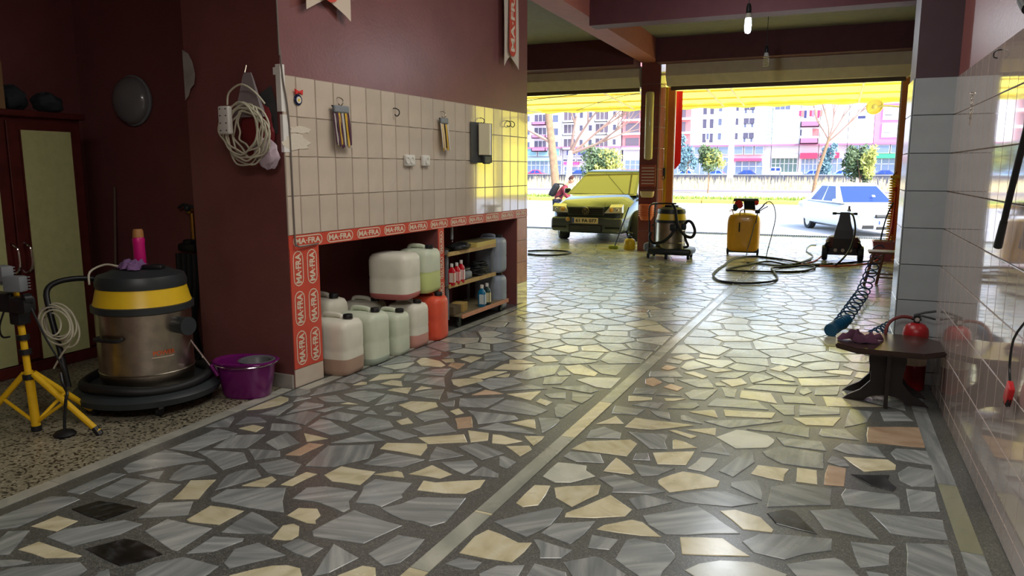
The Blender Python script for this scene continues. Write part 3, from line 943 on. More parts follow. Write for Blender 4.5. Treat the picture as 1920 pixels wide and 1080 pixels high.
# roller shutters
def shutter(x0, x1, label, side):
    t = thing('roller_shutter', label, 'shutter', ((x0+x1)/2, 14.75, 0))
    y = 14.46-14.75; X = (x1-x0)/2
    prof = [(y, 3.56), (y, 3.34), (y+.14, 3.17), (y+.5, 3.17), (y+.5, 3.56)]
    mb = MB(); mb.loft([[Vector((sx, p[0], p[1])) for p in prof] for sx in (-X, X)]); part('box', mb, M_METALW, t)
    mb = MB(); mb.box((0, y+.30, 3.14), (2*X-.1, .05, .08)); part('bottom_rail', mb, mat('dark_bottom_rail', (92, 74, 52), .5), t)
    for k in range(3):
        mb = MB(); mb.rbox((0, y+.30, 3.19+k*.07), (2*X-.12, .02, .066), .006); part('slat', mb, M_METALW, t)
    return t
shutter(-9.0, -3.49, 'cream roller shutter box over the left gate with the dark van outside', 'l')
shutter(-2.98, 1.13, 'cream roller shutter box over the right gate by the bulbs', 'r')
# guide rails
t = thing('guide_rail', 'orange brown upright guide rail right of the tiled pillar', 'rail', (-2.99, 15.2, 0))
mb = MB(); mb.bb(-.07, .07, -.06, .06, 0, 3.2); part('channel', mb, M_ORANGE, t)
mb = MB(); mb.bb(.072, .08, -.03, .03, 0, 3.15); part('inner_lip', mb, M_STEEL, t)
t = thing('guide_rail', 'narrow yellow upright rail between tiled pillar and orange rail', 'rail', (-3.075, 15.14, 0))
mb = MB(); mb.bb(-.02, .03, -.05, .05, 0, 3.2); part('channel', mb, M_YEL, t)
mb = MB(); mb.rbox((0.0, -.07, 1.55), (.05, .06, .16), .01); part('lock', mb, M_BLK, t)
mb = MB(); mb.tube([(0, -.09, 1.5), (.03, -.12, 1.45), (.0, -.12, 1.4)], .01); part('lever', mb, M_BLK, t, True)
t = thing('guide_rail', 'brown upright guide rail at the right edge of the right gate', 'rail', (1.12, 15.1, 0))
mb = MB(); mb.bb(-.06, .06, -.06, .06, 0, 3.2); part('channel', mb, M_ORANGE, t)
mb = MB(); mb.bb(-.085, -.062, -.03, .03, 0, 3.15); part('inner_lip', mb, M_STEEL, t)
# white canopy post
t = thing('canopy_post', 'white post of the canopy just beyond the right gate edge', 'post', (1.30, 16.7, 0))
mb = MB(); mb.bb(-.07, .07, -.07, .07, .06, 3.22); part('shaft', mb, M_WHITEP, t)
mb = MB(); mb.bb(-.2, .2, -.15, .15, 0, .06); part('base_plate', mb, M_GREYP, t)

# banner
def banner_mesh(mb, w_, h, notch, T, bulge=.02, nx=8, nz=10):
    """hanging pennant: swallow tail below, gentle folds"""
    g = []
    for j in range(nz+1):
        row = []
        for i in range(nx+1):
            u = i/nx*2-1; v = j/nz
            zb = -h + notch*(1-abs(u))
            row.append(Vector((u*w_/2, bulge*math.sin(3*u+2.2*v), v*zb)))
        g.append(row)
    vs = [p for r in g for p in r]; n = nx+1
    fs = [(j*n+i, j*n+i+1, (j+1)*n+i+1, (j+1)*n+i) for j in range(nz) for i in range(nx)]
    back = [p+Vector((0, .003, 0)) for p in vs]; m_ = len(vs)
    fs += [tuple(m_+k for k in reversed(f)) for f in fs[:]]
    rim = [i for i in range(n)]+[j*n+nx for j in range(1, nz+1)]+[nz*n+i for i in range(nx-1, -1, -1)]+[j*n for j in range(nz-1, 0, -1)]
    fs += [(rim[k], rim[(k+1) % len(rim)], rim[(k+1) % len(rim)]+m_, rim[k]+m_) for k in range(len(rim))]
    mb.add(vs+back, fs, T)
mb = MB(); banner_mesh(mb, .22, 1.46, -.14, Matrix.Rotation(.35, 4, 'Z'))
o = solo('pennant', mb, mat('red_cloth', (222, 18, 30), .7), 'narrow bright red cloth pennant hanging outside beside the orange rail', 'pennant', loc=(-3.02, 15.9, 3.2), smooth=True)

# ---- canopy over the forecourt
t = thing('awning', 'translucent yellow canvas awning over the forecourt outside both gates', 'awning', (-3.5, 15.2, 3.4))
y0, z0, y1, z1 = 0.05, .12, 4.7, -.13
nx = 44; X0, X1 = -8.0, 6.0
vs = []; fs = []
for i in range(nx+1):
    x = X0+(X1-X0)*i/nx
    for j in range(9):
        v = j/8; sag = -.035*math.sin(PI*((v*4) % 1.0))
        vs.append((x, y0+(y1-y0)*v, z0+(z1-z0)*v+sag))
for i in range(nx):
    for j in range(8): fs.append((i*9+j, i*9+j+1, (i+1)*9+j+1, (i+1)*9+j))
mb = MB(); mb.add(vs, fs); cv = part('canvas', mb, M_CAN, t, True)
mb = MB(); vs = []; fs = []
for i in range(nx*3+1):
    x = X0+(X1-X0)*i/(nx*3); wv = .012*math.sin(i*1.3)
    vs += [(x, y1+wv, z1), (x, y1+.02+wv, z1-.13+.015*math.sin(i*.9))]
for i in range(nx*3): fs.append((2*i, 2*i+1, 2*i+3, 2*i+2))
mb.add(vs, fs); part('valance', mb, M_CAN, t, True)
M_FR = mat('cream_frame_steel', (228, 206, 120), .4)
for k in range(5):
    v = k/4; y = y0+(y1-y0)*v; z = z0+(z1-z0)*v-.055
    mb = MB(); mb.bb(X0, X1, y-.02, y+.02, z-.02, z+.02); part('purlin', mb, M_FR, t)
for x in (-6.6, -4.2, -1.4, .9, 1.4, 4):
    mb = MB(); mb.tube([(x, y0, z0-.09), (x, y1, z1-.09)], .025, 6); part('rafter', mb, M_FR, t)
for xa, xb in ((-5.6, -4.0), (-.2+.9, -1.0)):
    mb = MB(); mb.tube([(xa-1.0, y0+.2, z0-.13), (xb, y1-.1, z1-.1)], .03, 6); part('brace', mb, mat('white_brace', (236, 230, 214), .4), t)
for k in range(34):
    x = X0+.2+k*.41
    mb = MB(); mb.box((x, y1+.03, z1-.02), (.02, .03, .07)); part('clip', mb, mat('brown_clip', (122, 92, 40), .5), t)
mb = MB(); mb.tube([(1.9, y0+.1, z0-.2), (-1.2, 2.6, -.08), (-3, y1, z1-.08)], .008, 5, smooth=6)
mb2 = MB(); part('cable', mb, M_BLK, t, True)
mb = MB(); mb.tube([(-7.2, 14.9, 2.9), (-6.0, 14.95, 3.03), (-4.9, 15.0, 3.12)], .008, 6, smooth=5)
solo('hanging_cable', mb, M_BLK, 'thin black cable strung under the shutter of the left gate', 'cable', smooth=True)

t = thing('side_tarpaulin', 'translucent yellow side sheet hanging from the awning at right', 'tarpaulin', (1.46, 17.5, .95))
vs = []; fs = []
for i in range(61):
    y = -2.2+4.4*i/60; wv = .02*math.sin(i*1.1)+.01*math.sin(i*2.7)
    for j in range(9): vs.append((wv*(1-j*.08), y, 2.28*j/8))
for i in range(60):
    for j in range(8): fs.append((i*9+j, i*9+j+1, (i+1)*9+j+1, (i+1)*9+j))
mb = MB(); mb.add(vs, fs); part('sheet', mb, canopy_mat('yellow_side_sheet', .9), t, True)
mb = MB(); mb.cyl((0, -2.2, 2.3), (0, 2.2, 2.3), .02); part('rail', mb, M_FR, t, True)
# round flood lamp by the right post
t = thing('round_spotlight', 'round cream spotlight on an arm under the awning by white post', 'lamp', (.72, 17.05, 2.86))
mb = MB(); mb.lathe([(.02, -.05), (.12, -.045), (.16, -.01), (.165, .03), (.15, .04), (.14, .01), (.05, .0)], M=Matrix.Rotation(2.0, 4, 'X') @ Matrix.Rotation(.3, 4, 'Y'), n=24)
part('shade', mb, mat('cream_enamel', (232, 214, 160), .35), t, True)
mb = MB(); mb.sphere((0, .02, 0), .06, 14, 8); part('bulb', mb, M_WHITEP, t, True)
mb = MB(); mb.tube([(.03, .04, 0), (.25, .0, .0), (.46, -.3, -.05), (.54, -.36, -.1)], .02, 8); part('arm', mb, M_WHITEP, t, True)

# ================================================================== GROUND OUTSIDE
M_ASPH = mat('pale_asphalt', (176, 174, 172), .85, var=.06, vscale=.7, bump=.1)
M_GRASS = mat('dry_verge_grass', (112, 134, 50), .95, var=.35, vscale=1.5)
M_SAND = mat('dusty_ground', (156, 140, 116), .95, var=.1, vscale=.5)
M_KERBO = mat('yellowish_kerb_concrete', (196, 170, 84), .8, var=.08)
gr = MB(); gr.loft([[Vector((x, y, z)) for y, z in ((19.48, -.5), (37.4, -.5), (37.4, -.02), (27, -.28), (20.2, -.30), (19.48, -.04))] for x in (-60, 40)]); struct('street', gr, M_ASPH)
gr = MB(); gr.bb(-60, 40, 19.2, 19.48, -.5, -.03); struct('street', gr, M_ASPH)
gr = MB(); gr.bb(-60, 40, 15.2, 19.2, -.3, -.11); struct('street', gr, M_ASPH)
gr = MB(); gr.bb(-90, 60, 42.5, 82, -.12, .0); struct('median_ground', gr, M_SAND)
gr = MB(); gr.bb(-90, 60, 56, 60, -.05, .012); struct('street', gr, mat('far_asphalt', (118, 110, 114), .9))
gr = MB(); gr.bb(-130, 80, 82, 190, -.12, .02); struct('street', gr, M_ASPH)
k = thing('kerb', 'long yellowish kerb along the far side of the street', 'kerb', (0, 37.4, 0))
for i in range(60):
    x = -50+i*1.5; mb = MB(); mb.rbox((x, 0, .06), (1.47, .25, .20), .03, 1); part('kerb_stone', mb, M_KERBO, k)
gr = MB(); gr.bb(-90, 60, 37.5, 42.6, -.12, .06); struct('verge_ground', gr, M_GRASS)
# grass tufts on the verge
rnd = random.Random(5)
def grass(name, x0, x1, y0, y1, n, h, m, z=.05):
    mb = MB(); vs = []; fs = []
    for i in range(n):
        x = rnd.uniform(x0, x1); y = rnd.uniform(y0, y1); a = rnd.uniform(0, PI); hh = h*rnd.uniform(.4, 1.2); dx, dy = math.cos(a)*.05, math.sin(a)*.05
        b_ = len(vs); vs += [(x-dx, y-dy, z), (x+dx, y+dy, z), (x+rnd.uniform(-.12, .12), y+rnd.uniform(-.1, .1), z+hh)]; fs.append((b_, b_+1, b_+2))
    mb.add(vs, fs); o = link(name, mesh_of(name, mb, m)); return o
M_GR1 = mat('green_grass_blades', (150, 168, 70), .8, island=.3, var=.1); M_GR2 = mat('dry_straw_blades', (224, 208, 160), .8, island=.2, var=.1)
o = grass('verge_grass', -30, 12, 37.7, 42.4, 6000, .16, M_GR1); o['kind'] = 'stuff'; o['label'] = 'short green grass on the strip across the street'; o['category'] = 'grass'
o = grass('dry_weeds', -60, 20, 62, 81, 5000, .9, M_GR2, 0.0); o['kind'] = 'stuff'; o['label'] = 'tall dry straw coloured weeds in front of the low grey wall'; o['category'] = 'weeds'

# drain grate across the forecourt
t = thing('drain_grate', 'long steel drain grate across the forecourt at the street edge', 'drain grate', (-2.6, 19.32, 0))
mb = MB(); mb.bb(-6.5, 5.5, -.2, -.17, -.03, .015); mb.bb(-6.5, 5.5, .17, .2, -.03, .015); part('frame', mb, M_GREYP, t)
mb = MB()
for i in range(230): mb.box((-6.4+i*.0515, 0, .004), (.022, .34, .018))
part('grate_bars', mb, mat('grate_steel', (92, 92, 96), .5, .6), t, kind='stuff')

# low grey wall by the canal
t = thing('low_wall', 'low grey concrete wall along the far road behind the weeds', 'wall', (-12, 82.2, 0))
for i in range(34):
    mb = MB(); mb.box((-48+i*3, 0, .5), (2.96, .25, 1.0)); part('panel', mb, mat('blue_grey_concrete', (84, 86, 100), .9, var=.15, vscale=1.2), t)
mb = MB(); mb.bb(-50, 52, -.18, .18, 1.0, 1.1); part('coping', mb, mat('coping_concrete', (140, 142, 150), .9), t)

# ================================================================== BUILDINGS ACROSS THE ROAD
BY = 140.0
def bx_(px, py): p = atY(px, py, BY); return p.x, p.z
M_FW = mat('white_render', (238, 236, 238), .8, var=.03, vscale=.3)
M_FP = mat('pink_render', (232, 130, 176), .8)
M_FB = mat('pale_blue_render', (196, 222, 230), .8)
M_FPU = mat('mauve_render', (168, 112, 140), .8)
M_FBR = mat('bare_brick_infill', (196, 120, 122), .9, var=.1)
M_FL = mat('lilac_render', (218, 206, 226), .8)
M_WIN = mat('window_glass_blue', (96, 102, 130), .15)
M_WIND = mat('window_dark', (84, 78, 100), .3)
M_WCY = mat('window_cyan', (158, 208, 216), .15)
M_SHOP = mat('shop_glass', (118, 132, 158), .15)
M_OPEN = mat('open_storey_shade', (104, 92, 104), .8)
def wx(px): return atY(px, 300, BY).x
def rowz(py): return atY(1350, py, BY).z
def building(px0, px1, label, m, top=24, depth=10, z0=None, cat='building'):
    x0, x1 = wx(px0), wx(px1); cx = (x0+x1)/2
    t = thing('apartment_building', label, cat, (cx, BY, 0), 0, 'blocks of flats across the road'); W = x1-x0
    zb = rowz(272) if z0 is None else z0
    mb = MB(); mb.bb(-W/2, W/2, 0, depth, zb, top); part('wall', mb, m, t)
    mb = MB(); mb.bb(-W/2, W/2, .8, depth, 0, zb); part('ground_floor', mb, mat('shop_wall', (206, 198, 208), .8), t)
    mb = MB(); mb.bb(-W/2, W/2, -.25, .1, zb-.25, zb+.05); part('string_course', mb, M_FPU, t)
    mb = MB(); mb.bb(-W/2, W/2, -.3, depth, top, top+.3); part('roof', mb, M_CONC, t)
    t['_cx'] = cx; return t
def win(t, px0, px1, py0, py1, m, frame=True, name='window', dy=0.0):
    cx = t['_cx']; x0, x1 = wx(px0)-cx, wx(px1)-cx; z1, z0 = rowz(py0), rowz(py1)
    mb = MB(); f = .09
    mb.bb(x0-f, x0, -.1+dy, .05, z0-f, z1+f); mb.bb(x1, x1+f, -.1+dy, .05, z0-f, z1+f); mb.bb(x0, x1, -.1+dy, .05, z1, z1+f); mb.bb(x0, x1, -.1+dy, .05, z0-f, z0)
    n = max(0, int(round((x1-x0)/.9))-1)
    for k in range(n): xx = x0+(x1-x0)*(k+1)/(n+1); mb.bb(xx-.04, xx+.04, -.09+dy, .05, z0, z1)
    w_ = part(name, mb, mat('window_frame_grey', (206, 204, 212), .6), t)
    mb = MB(); mb.bb(x0, x1, -.03+dy, .04, z0, z1); part('pane', mb, m, w_)
    return w_
def balcony(t, px0, px1, py0, py1, m):
    cx = t['_cx']; x0, x1 = wx(px0)-cx, wx(px1)-cx; z1, z0 = rowz(py0), rowz(py1)
    mb = MB(); mb.bb(x0, x1, -1.1, -.95, z0, z1); mb.bb(x0, x0+.12, -1.1, 0, z0, z1); mb.bb(x1-.12, x1, -1.1, 0, z0, z1); mb.bb(x0, x1, -1.1, 0, z0, z0+.15)
    part('balcony', mb, m, t)
def sign(t, px0, px1, py0, py1, m, words=None, mw=None):
    cx = t['_cx']; x0, x1 = wx(px0)-cx, wx(px1)-cx; z1, z0 = rowz(py0), rowz(py1)
    mb = MB(); mb.bb(x0, x1, -.35, .9, z0, z1); part('shop_sign', mb, m, t)
def shops(t, px0, px1, m=M_SHOP, n=2, py0=300, py1=327):
    s_ = (px1-px0)/n
    for k in range(n):
        cx = t['_cx']; x0, x1 = wx(px0+k*s_+1)-cx, wx(px0+(k+1)*s_-1)-cx; z1, z0 = rowz(py0), .3
        mb = MB(); mb.bb(x0, x1, .70, .84, z0, z1); w_ = part('shop_window', mb, m, t)
        mb = MB(); mb.bb((x0+x1)/2-.06, (x0+x1)/2+.06, .64, .72, z0, z1); mb.bb(x0, x1, .64, .72, z1-.9, z1-.8); part('mullion', mb, M_WHITEP, w_)
def mezz(t, px0, px1, n, m=M_SHOP):
    s_ = (px1-px0)/n
    for k in range(n): win(t, px0+k*s_+2, px0+(k+1)*s_-2, 276, 289, m, dy=.75)
ROWS = [(157, 170), (184, 197), (197+5, 216), (228-6, 242), (250-3, 270)]
# far left: lilac block with rounded balconies
b = building(960, 1052, 'pale lilac block with mauve balconies seen behind the twin bare trees', M_FL, 22)
for r in (213, 240, 267):
    balcony(b, 1000, 1026, r+7, r+18-4, M_FPU); win(b, 1002, 1024, r-8, r+6, M_WIND); win(b, 985, 993, r-6, r+6, M_WIN); win(b, 1036, 1046, r-6, r+8, M_WIN)
sign(b, 986, 1030, 294, 300, mat('cyan_sign', (150, 214, 222), .5)); shops(b, 986, 1050, n=4); mezz(b, 986, 1050, 3, mat('teal_glass', (120, 160, 176), .2))
# white block left gate
b = building(1053, 1163, 'tall white block with dark open balconies seen through the left gate', M_FW, 26)
for r in (206, 232, 261):
    for a, c in ((1057, 1078), (1116, 1139)):
        win(b, a, c, r-5, r+13, M_OPEN); balcony(b, a, c, r+13, r+18, M_FW)
    for a in (1086, 1103, 1148): win(b, a, a+6, r-3, r+8, M_WIND)
mezz(b, 1060, 1102, 2, mat('deep_blue_glass', (70, 74, 130), .15))
for k in range(4): win(b, 1056+k*13, 1065+k*13, 297, 301, M_WIND, dy=.6)
sign(b, 1058, 1084, 303, 308, mat('magenta_sign', (232, 70, 130), .5)); shops(b, 1056, 1108, n=2, py0=313)
# bare brick building behind the pillar
b = building(1166, 1293, 'unfinished bare brick block with open dark storeys behind the pillar', M_FBR, 25)
for r in (183, 209, 236, 265):
    for a, c in ((1172, 1197), (1200, 1230), (1235, 1262), (1268, 1283)):
        mb = MB(); cx = b['_cx']; mb.bb(wx(a)-cx, wx(c)-cx, -.05, .3, rowz(r+10), rowz(r-9)); part('open_storey', mb, M_OPEN, b)
    mb = MB(); cx = b['_cx']; mb.bb(wx(1166)-cx, wx(1293)-cx, -.4, .2, rowz(r+14), rowz(r+10)); part('slab', mb, mat('slab_white', (232, 232, 240), .8), b)
shops(b, 1170, 1290, n=6)
# white block with paired balcony doors
b = building(1293, 1372, 'white block with paired balcony doors left of the concrete pole', M_FW, 26)
for i, r in enumerate((180, 206, 232, 259)):
    win(b, 1300, 1305, r-9, r+4, M_FL); win(b, 1344, 1350, r-9, r+3, M_WIN)
    win(b, 1315, 1322, r-9, r+8, M_WIND); win(b, 1328, 1335, r-9, r+8, M_WIND)
    if i == 3: win(b, 1322, 1328, r-9, r+2, M_WIN)
shops(b, 1300, 1366, n=3, py0=296); mezz(b, 1300, 1366, 3)
b = building(1373, 1434, 'white block with wide balcony windows right of the concrete pole', M_FW, 26)
for i, r in enumerate((180, 206, 232, 259)):
    win(b, 1376, 1381, r-9, r+3, M_WIND); win(b, 1391, 1411, r-9, r+1, M_WIND); win(b, 1392, 1396, r+2, r+8, M_WIN); win(b, 1399, 1403, r+2, r+8, M_FL); win(b, 1405, 1409, r+2, r+8, M_WIN)
    win(b, 1420, 1425, r-9, r+3, M_FL)
sign(b, 1374, 1428, 297, 302, mat('red_pink_sign', (238, 70, 110), .5)); shops(b, 1378, 1430, n=2, py0=303); mezz(b, 1374, 1432, 3)
b = building(1434, 1444, 'narrow pale blue stair tower between two white blocks', M_FB, 27)
for r in range(180, 270, 6):
    mb = MB(); mb.bb(-.5, .5, -.06, .02, rowz(r+2), rowz(r)); part('louvre', mb, mat('blue_louvre', (150, 190, 206), .6), b)
b = building(1445, 1496, 'white block with one wide window per floor beside the blue tower', M_FW, 26)
for i, r in enumerate((180, 204, 229, 255)):
    if i == 2: win(b, 1450, 1477, r-10, r+2, M_FW)
    else: win(b, 1448, 1476, r-7, r+5, M_FL if i == 3 else M_WIN)
sign(b, 1446, 1496, 291, 297, M_WHITEP); shops(b, 1446, 1495, mat('dark_green_glass', (92, 112, 110), .15), n=3, py0=298)
b = building(1497, 1533, 'white bay with mauve balcony fronts and washing on the line', M_FW, 26)
for r in (232, 262): balcony(b, 1498, 1532, r, r+10, M_FPU)
win(b, 1520, 1532, 245, 258, M_FBR); win(b, 1497, 1500, 246, 257, M_WIND)
sign(b, 1500, 1532, 288, 298, mat('bright_red_sign', (240, 50, 84), .5)); shops(b, 1502, 1532, n=2, py0=299)
t_ = thing('laundry', 'row of coloured washing hanging on the balcony above mauve front', 'laundry', (wx(1515), BY-.05, rowz(212)))
cols_ = [(170, 60, 100), (230, 120, 110), (60, 60, 110), (236, 200, 200), (200, 60, 90), (150, 120, 170), (226, 150, 120)]
for k in range(9):
    mb = MB(); hh = rnd.uniform(.8, 1.5); mb.box((-1.7+k*.42, 0, -hh/2), (.36, .05, hh)); part('garment', mb, mat('cloth%d' % (k % 7), cols_[k % 7], .8), t_)
mb = MB(); mb.cyl((-1.95, 0, .02), (2.0, 0, .02), .03, n=6); part('line', mb, M_GREYP, t_)
b = building(1534, 1586, 'white block behind the small bare tree over the red shop fronts', M_FW, 26)
for r in (190, 220, 250): win(b, 1549, 1571, r-5, r+10, M_FL)
sign(b, 1538, 1573, 288, 297, MATS['bright_red_sign']); shops(b, 1540, 1580, n=2, py0=298)
b = building(1587, 1634, 'white block with a cyan glazed window and dark balcony box', M_FW, 26)
for i, r in enumerate((190, 218, 248)):
    win(b, 1602, 1620, r-6, r+4, M_WCY if i == 1 else M_FL)
    if i < 2: win(b, 1603, 1617, r+6, r+11, mat('navy_panel', (62, 64, 110), .4))
shops(b, 1590, 1630, n=2, py0=298); mezz(b, 1588, 1632, 2)
sign(b, 1616, 1633, 291, 298, mat('green_sign', (60, 186, 120), .5))
b = building(1635, 1760, 'bright pink framed block at the right end of the row', M_FP, 27)
for i, r in enumerate((190, 218, 248)):
    cx = b['_cx']; mb = MB(); mb.bb(wx(1649)-cx, wx(1755)-cx, -.2, .1, rowz(r+14), rowz(r-10)); part('white_panel', mb, M_FW, b)
    for a in (1652, 1678, 1704): win(b, a, a+16, r-7, r+5, M_WCY, dy=-.15); win(b, a+1, a+13, r+6, r+11, MATS['navy_panel'], dy=-.15)
sign(b, 1637, 1700, 291, 298, MATS['green_sign']); shops(b, 1640, 1750, n=4, py0=299); mezz(b, 1640, 1750, 4)
for o in COL.objects:
    if '_cx' in o: del o['_cx']
# flanking blocks that close the street where the gates cut the view
for a, c, l, m in ((800, 958, 'long pale block at the far left end of the street', M_FL), (1762, 1960, 'long cream block past the pink one at the far right', mat('cream_render', (236, 226, 200), .8))):
    b = building(a, c, l, m, 20)
    for r in (206, 232, 259):
        for k in range(5): win(b, a+12+k*28, a+28+k*28, r-8, r+5, M_WIN)
    shops(b, a+4, c-4, n=5)
    del b['_cx']

# ================================================================== TREES, POLE
M_BARK = mat('pale_bark', (150, 118, 92), .9, var=.2, vscale=6)
M_TWIG = mat('white_twig', (158, 128, 116), .85)
def branch(mb, p, d, L, r, depth, rnd, spread=.6, n=6):
    q = p+d*L; mid = p+d*(L/2)+Vector((rnd.uniform(-.06, .06), rnd.uniform(-.06, .06), 0))*L
    mb.tube([p, mid, q], r, n, taper=.6)
    if depth == 0: return
    for k in range(rnd.choice((2, 3))):
        a = Vector((rnd.uniform(-1, 1), rnd.uniform(-1, 1), rnd.uniform(-.1, .9)))
        branch(mb, q if k else mid.lerp(q, .6), (d+a*spread).normalized(), L*rnd.uniform(.6, .85), r*.6, depth-1, rnd, spread, 5)
def bare_tree(name, loc, trunk, r, dirs, label, L, depth=4, sd=1, spread=.6, tm=M_BARK, kr=.45):
    t = thing(name, label, 'tree', loc); rnd = random.Random(sd)
    mb = MB(); mb.tube(trunk, r, 12, taper=.7, smooth=4); part('trunk', mb, tm, t, True)
    for d, p in dirs:
        mb = MB(); branch(mb, Vector(p), Vector(d).normalized(), L, r*kr, depth, rnd, spread); part('branch', mb, M_TWIG, t, True)
    return t
g = G(1044, 374)
bare_tree('bare_tree', g, [(0, 0, -.1), (-.15, 0, 1.5), (-.35, 0, 3.2), (-.55, 0, 4.8), (-.8, .1, 6.5)], .24,
          [((-.4, .1, .9), (-.5, 0, 4.5)), ((-.9, -.2, .5), (-.3, 0, 3.0)), ((.3, .2, .9), (-.7, .1, 6.0))],
          'thick bare tree trunk leaning left on the verge behind the van', 1.6, 3, 3)
g = G(1056, 374)
bare_tree('bare_tree', g+Vector((.2, .6, 0)), [(0, 0, -.1), (-.1, 0, 1.2), (0, 0, 2.6)], .20,
          [((.15, 0, 1), (0, 0, 2.5)), ((.7, .1, .6), (0, 0, 2.4)), ((.55, -.2, .8), (0, 0, 2.5)), ((1, 0, .35), (0, 0, 2.45))],
          'pale forked bare tree with curving boughs beside the thick leaning trunk', 1.9, 4, 8, .55, mat('pale_bark_light', (232, 220, 208), .9))
g = G(1524, 366)
bare_tree('bare_tree', g, [(0, 0, -.1), (.15, 0, 1.2), (.5, 0, 2.6), (.75, 0, 3.6)], .12,
          [((-.5, 0, .8), (.72, 0, 3.4)), ((.1, .2, 1), (.75, 0, 3.6)), ((.8, -.1, .8), (.7, 0, 3.3)), ((.5, .1, .9), (.75, 0, 3.55)), ((-.2, -.2, 1), (.73, 0, 3.5))],
          'slim leaning tree with a fan of bare twigs above the white saloon', 1.5, 5, 5, .38, M_BARK, .5)
def crown(name, c, rx, ry, rz, n, size, m, parent, sd=1, lobes=9):
    rnd = random.Random(sd); mb = MB(); vs = []; fs = []
    L = [(Vector((rnd.uniform(-.6, .6)*rx, rnd.uniform(-.6, .6)*ry, rnd.uniform(-.6, .65)*rz)), rnd.uniform(.35, .6)) for _ in range(lobes)]
    for i in range(n):
        o_, k = L[i % lobes]; d = Vector((rnd.gauss(0, 1), rnd.gauss(0, 1), rnd.gauss(0, 1))).normalized()*(rnd.random()**.35)
        p = Vector(c)+o_+Vector((d.x*rx*k, d.y*ry*k, d.z*rz*k))
        a = Vector((rnd.gauss(0, 1), rnd.gauss(0, 1), rnd.gauss(0, 1))).normalized(); b_ = a.orthogonal().normalized(); s_ = size*rnd.uniform(.6, 1.3)
        q = len(vs); vs += [p-a*s_, p+b_*s_*.45, p+a*s_, p-b_*s_*.45]; fs.append((q, q+1, q+2, q+3))
    mb.add(vs, fs); return part(name, mb, m, parent)
M_LEAF = mat('dark_green_leaf', (92, 112, 78), .6, island=.4, var=.1); M_LEAFY = mat('yellow_green_leaf', (176, 180, 96), .6, island=.35, var=.1)
def leafy(name, loc, h0, c, rad, n, size, m, label, r=.06, m2=None, sd=1, cat='tree'):
    t = thing(name, label, cat, loc)
    mb = MB(); mb.tube([(0, 0, -.05), (.03, 0, h0*.5), (0, 0, h0), (c[0]*.5, 0, c[2])], r, 8, taper=.6)
    rnd = random.Random(sd)
    for k in range(6): mb.tube([(0, 0, h0), (rnd.uniform(-.6, .6)*rad[0], rnd.uniform(-.6, .6)*rad[1], c[2]+rnd.uniform(-.3, .5)*rad[2])], r*.4, 5, taper=.5)
    part('trunk', mb, M_BARK, t, True); crown('foliage', c, *rad, n, size, m, t, sd)
    if m2: crown('foliage', (c[0]+rad[0]*.45, c[1]-.3, c[2]), rad[0]*.7, rad[1], rad[2]*.9, n//2, size, m2, t, sd+9)
    return t
g = G(1327, 362); leafy('round_tree', g, 1.6, (0, 0, 2.35), (.95, .95, .85), 1500, .13, M_LEAF, 'small round leafy tree with a slim trunk left of concrete pole', .05, M_LEAFY, 3)
g = atY(1130, 320, 76); leafy('large_evergreen', (g.x, 76, 0), .8, (-.2, 0, 2.2), (2.0, 1.6, 1.9), 2600, .2, M_LEAF, 'broad dark evergreen bush rising above the van roof', .12, M_LEAFY, 4, 'bush')
g = atY(1614, 320, 60); leafy('shrub_tree', (g.x, 60, 0), .8, (-.2, 0, 1.95), (1.0, .9, 1.6), 1800, .16, M_LEAF, 'leafy yellow green shrub right of the bare twiggy tree', .07, M_LEAFY, 6, 'bush')
g = atY(1550, 320, 110); leafy('far_conifer', (g.x, 118, 0), 1.5, (0, 0, 3.2), (1.2, 1.2, 2.6), 900, .3, mat('blue_green_leaf', (96, 128, 140), .7, island=.3, var=.1), 'dark blue green tree by the red shop fronts', .1, None, 7)
g = atY(1288, 320, 100); leafy('far_conifer', (g.x, 100, 0), 1.5, (0, 0, 3.6), (1.5, 1.2, 2.6), 1200, .26, MATS['blue_green_leaf'], 'blue green tree right beside the orange rail far behind', .1, None, 8)
t = thing('concrete_pole', 'tall pale concrete lamp pole between the two white blocks', 'pole', G(1368, 350))
mb = MB(); mb.bb(-.27, .27, -.27, .27, 0, .8); part('base', mb, M_CONC, t)
mb = MB(); mb.loft([[Vector((sx*a, sy*a, z)) for sx, sy in ((-1, -1), (1, -1), (1, 1), (-1, 1))] for a, z in ((.25, .8), (.18, 8), (.14, 14))]); part('shaft', mb, mat('pole_concrete', (206, 196, 190), .8), t)
mb = MB(); mb.tube([(0, 0, 14), (0, -.6, 14.5), (0, -1.8, 14.7)], .05, 8); part('arm', mb, M_GREYP, t)
mb = MB(); mb.rbox((0, -2.0, 14.68), (.25, .7, .14), .05); part('lamp_head', mb, M_GREYP, t)

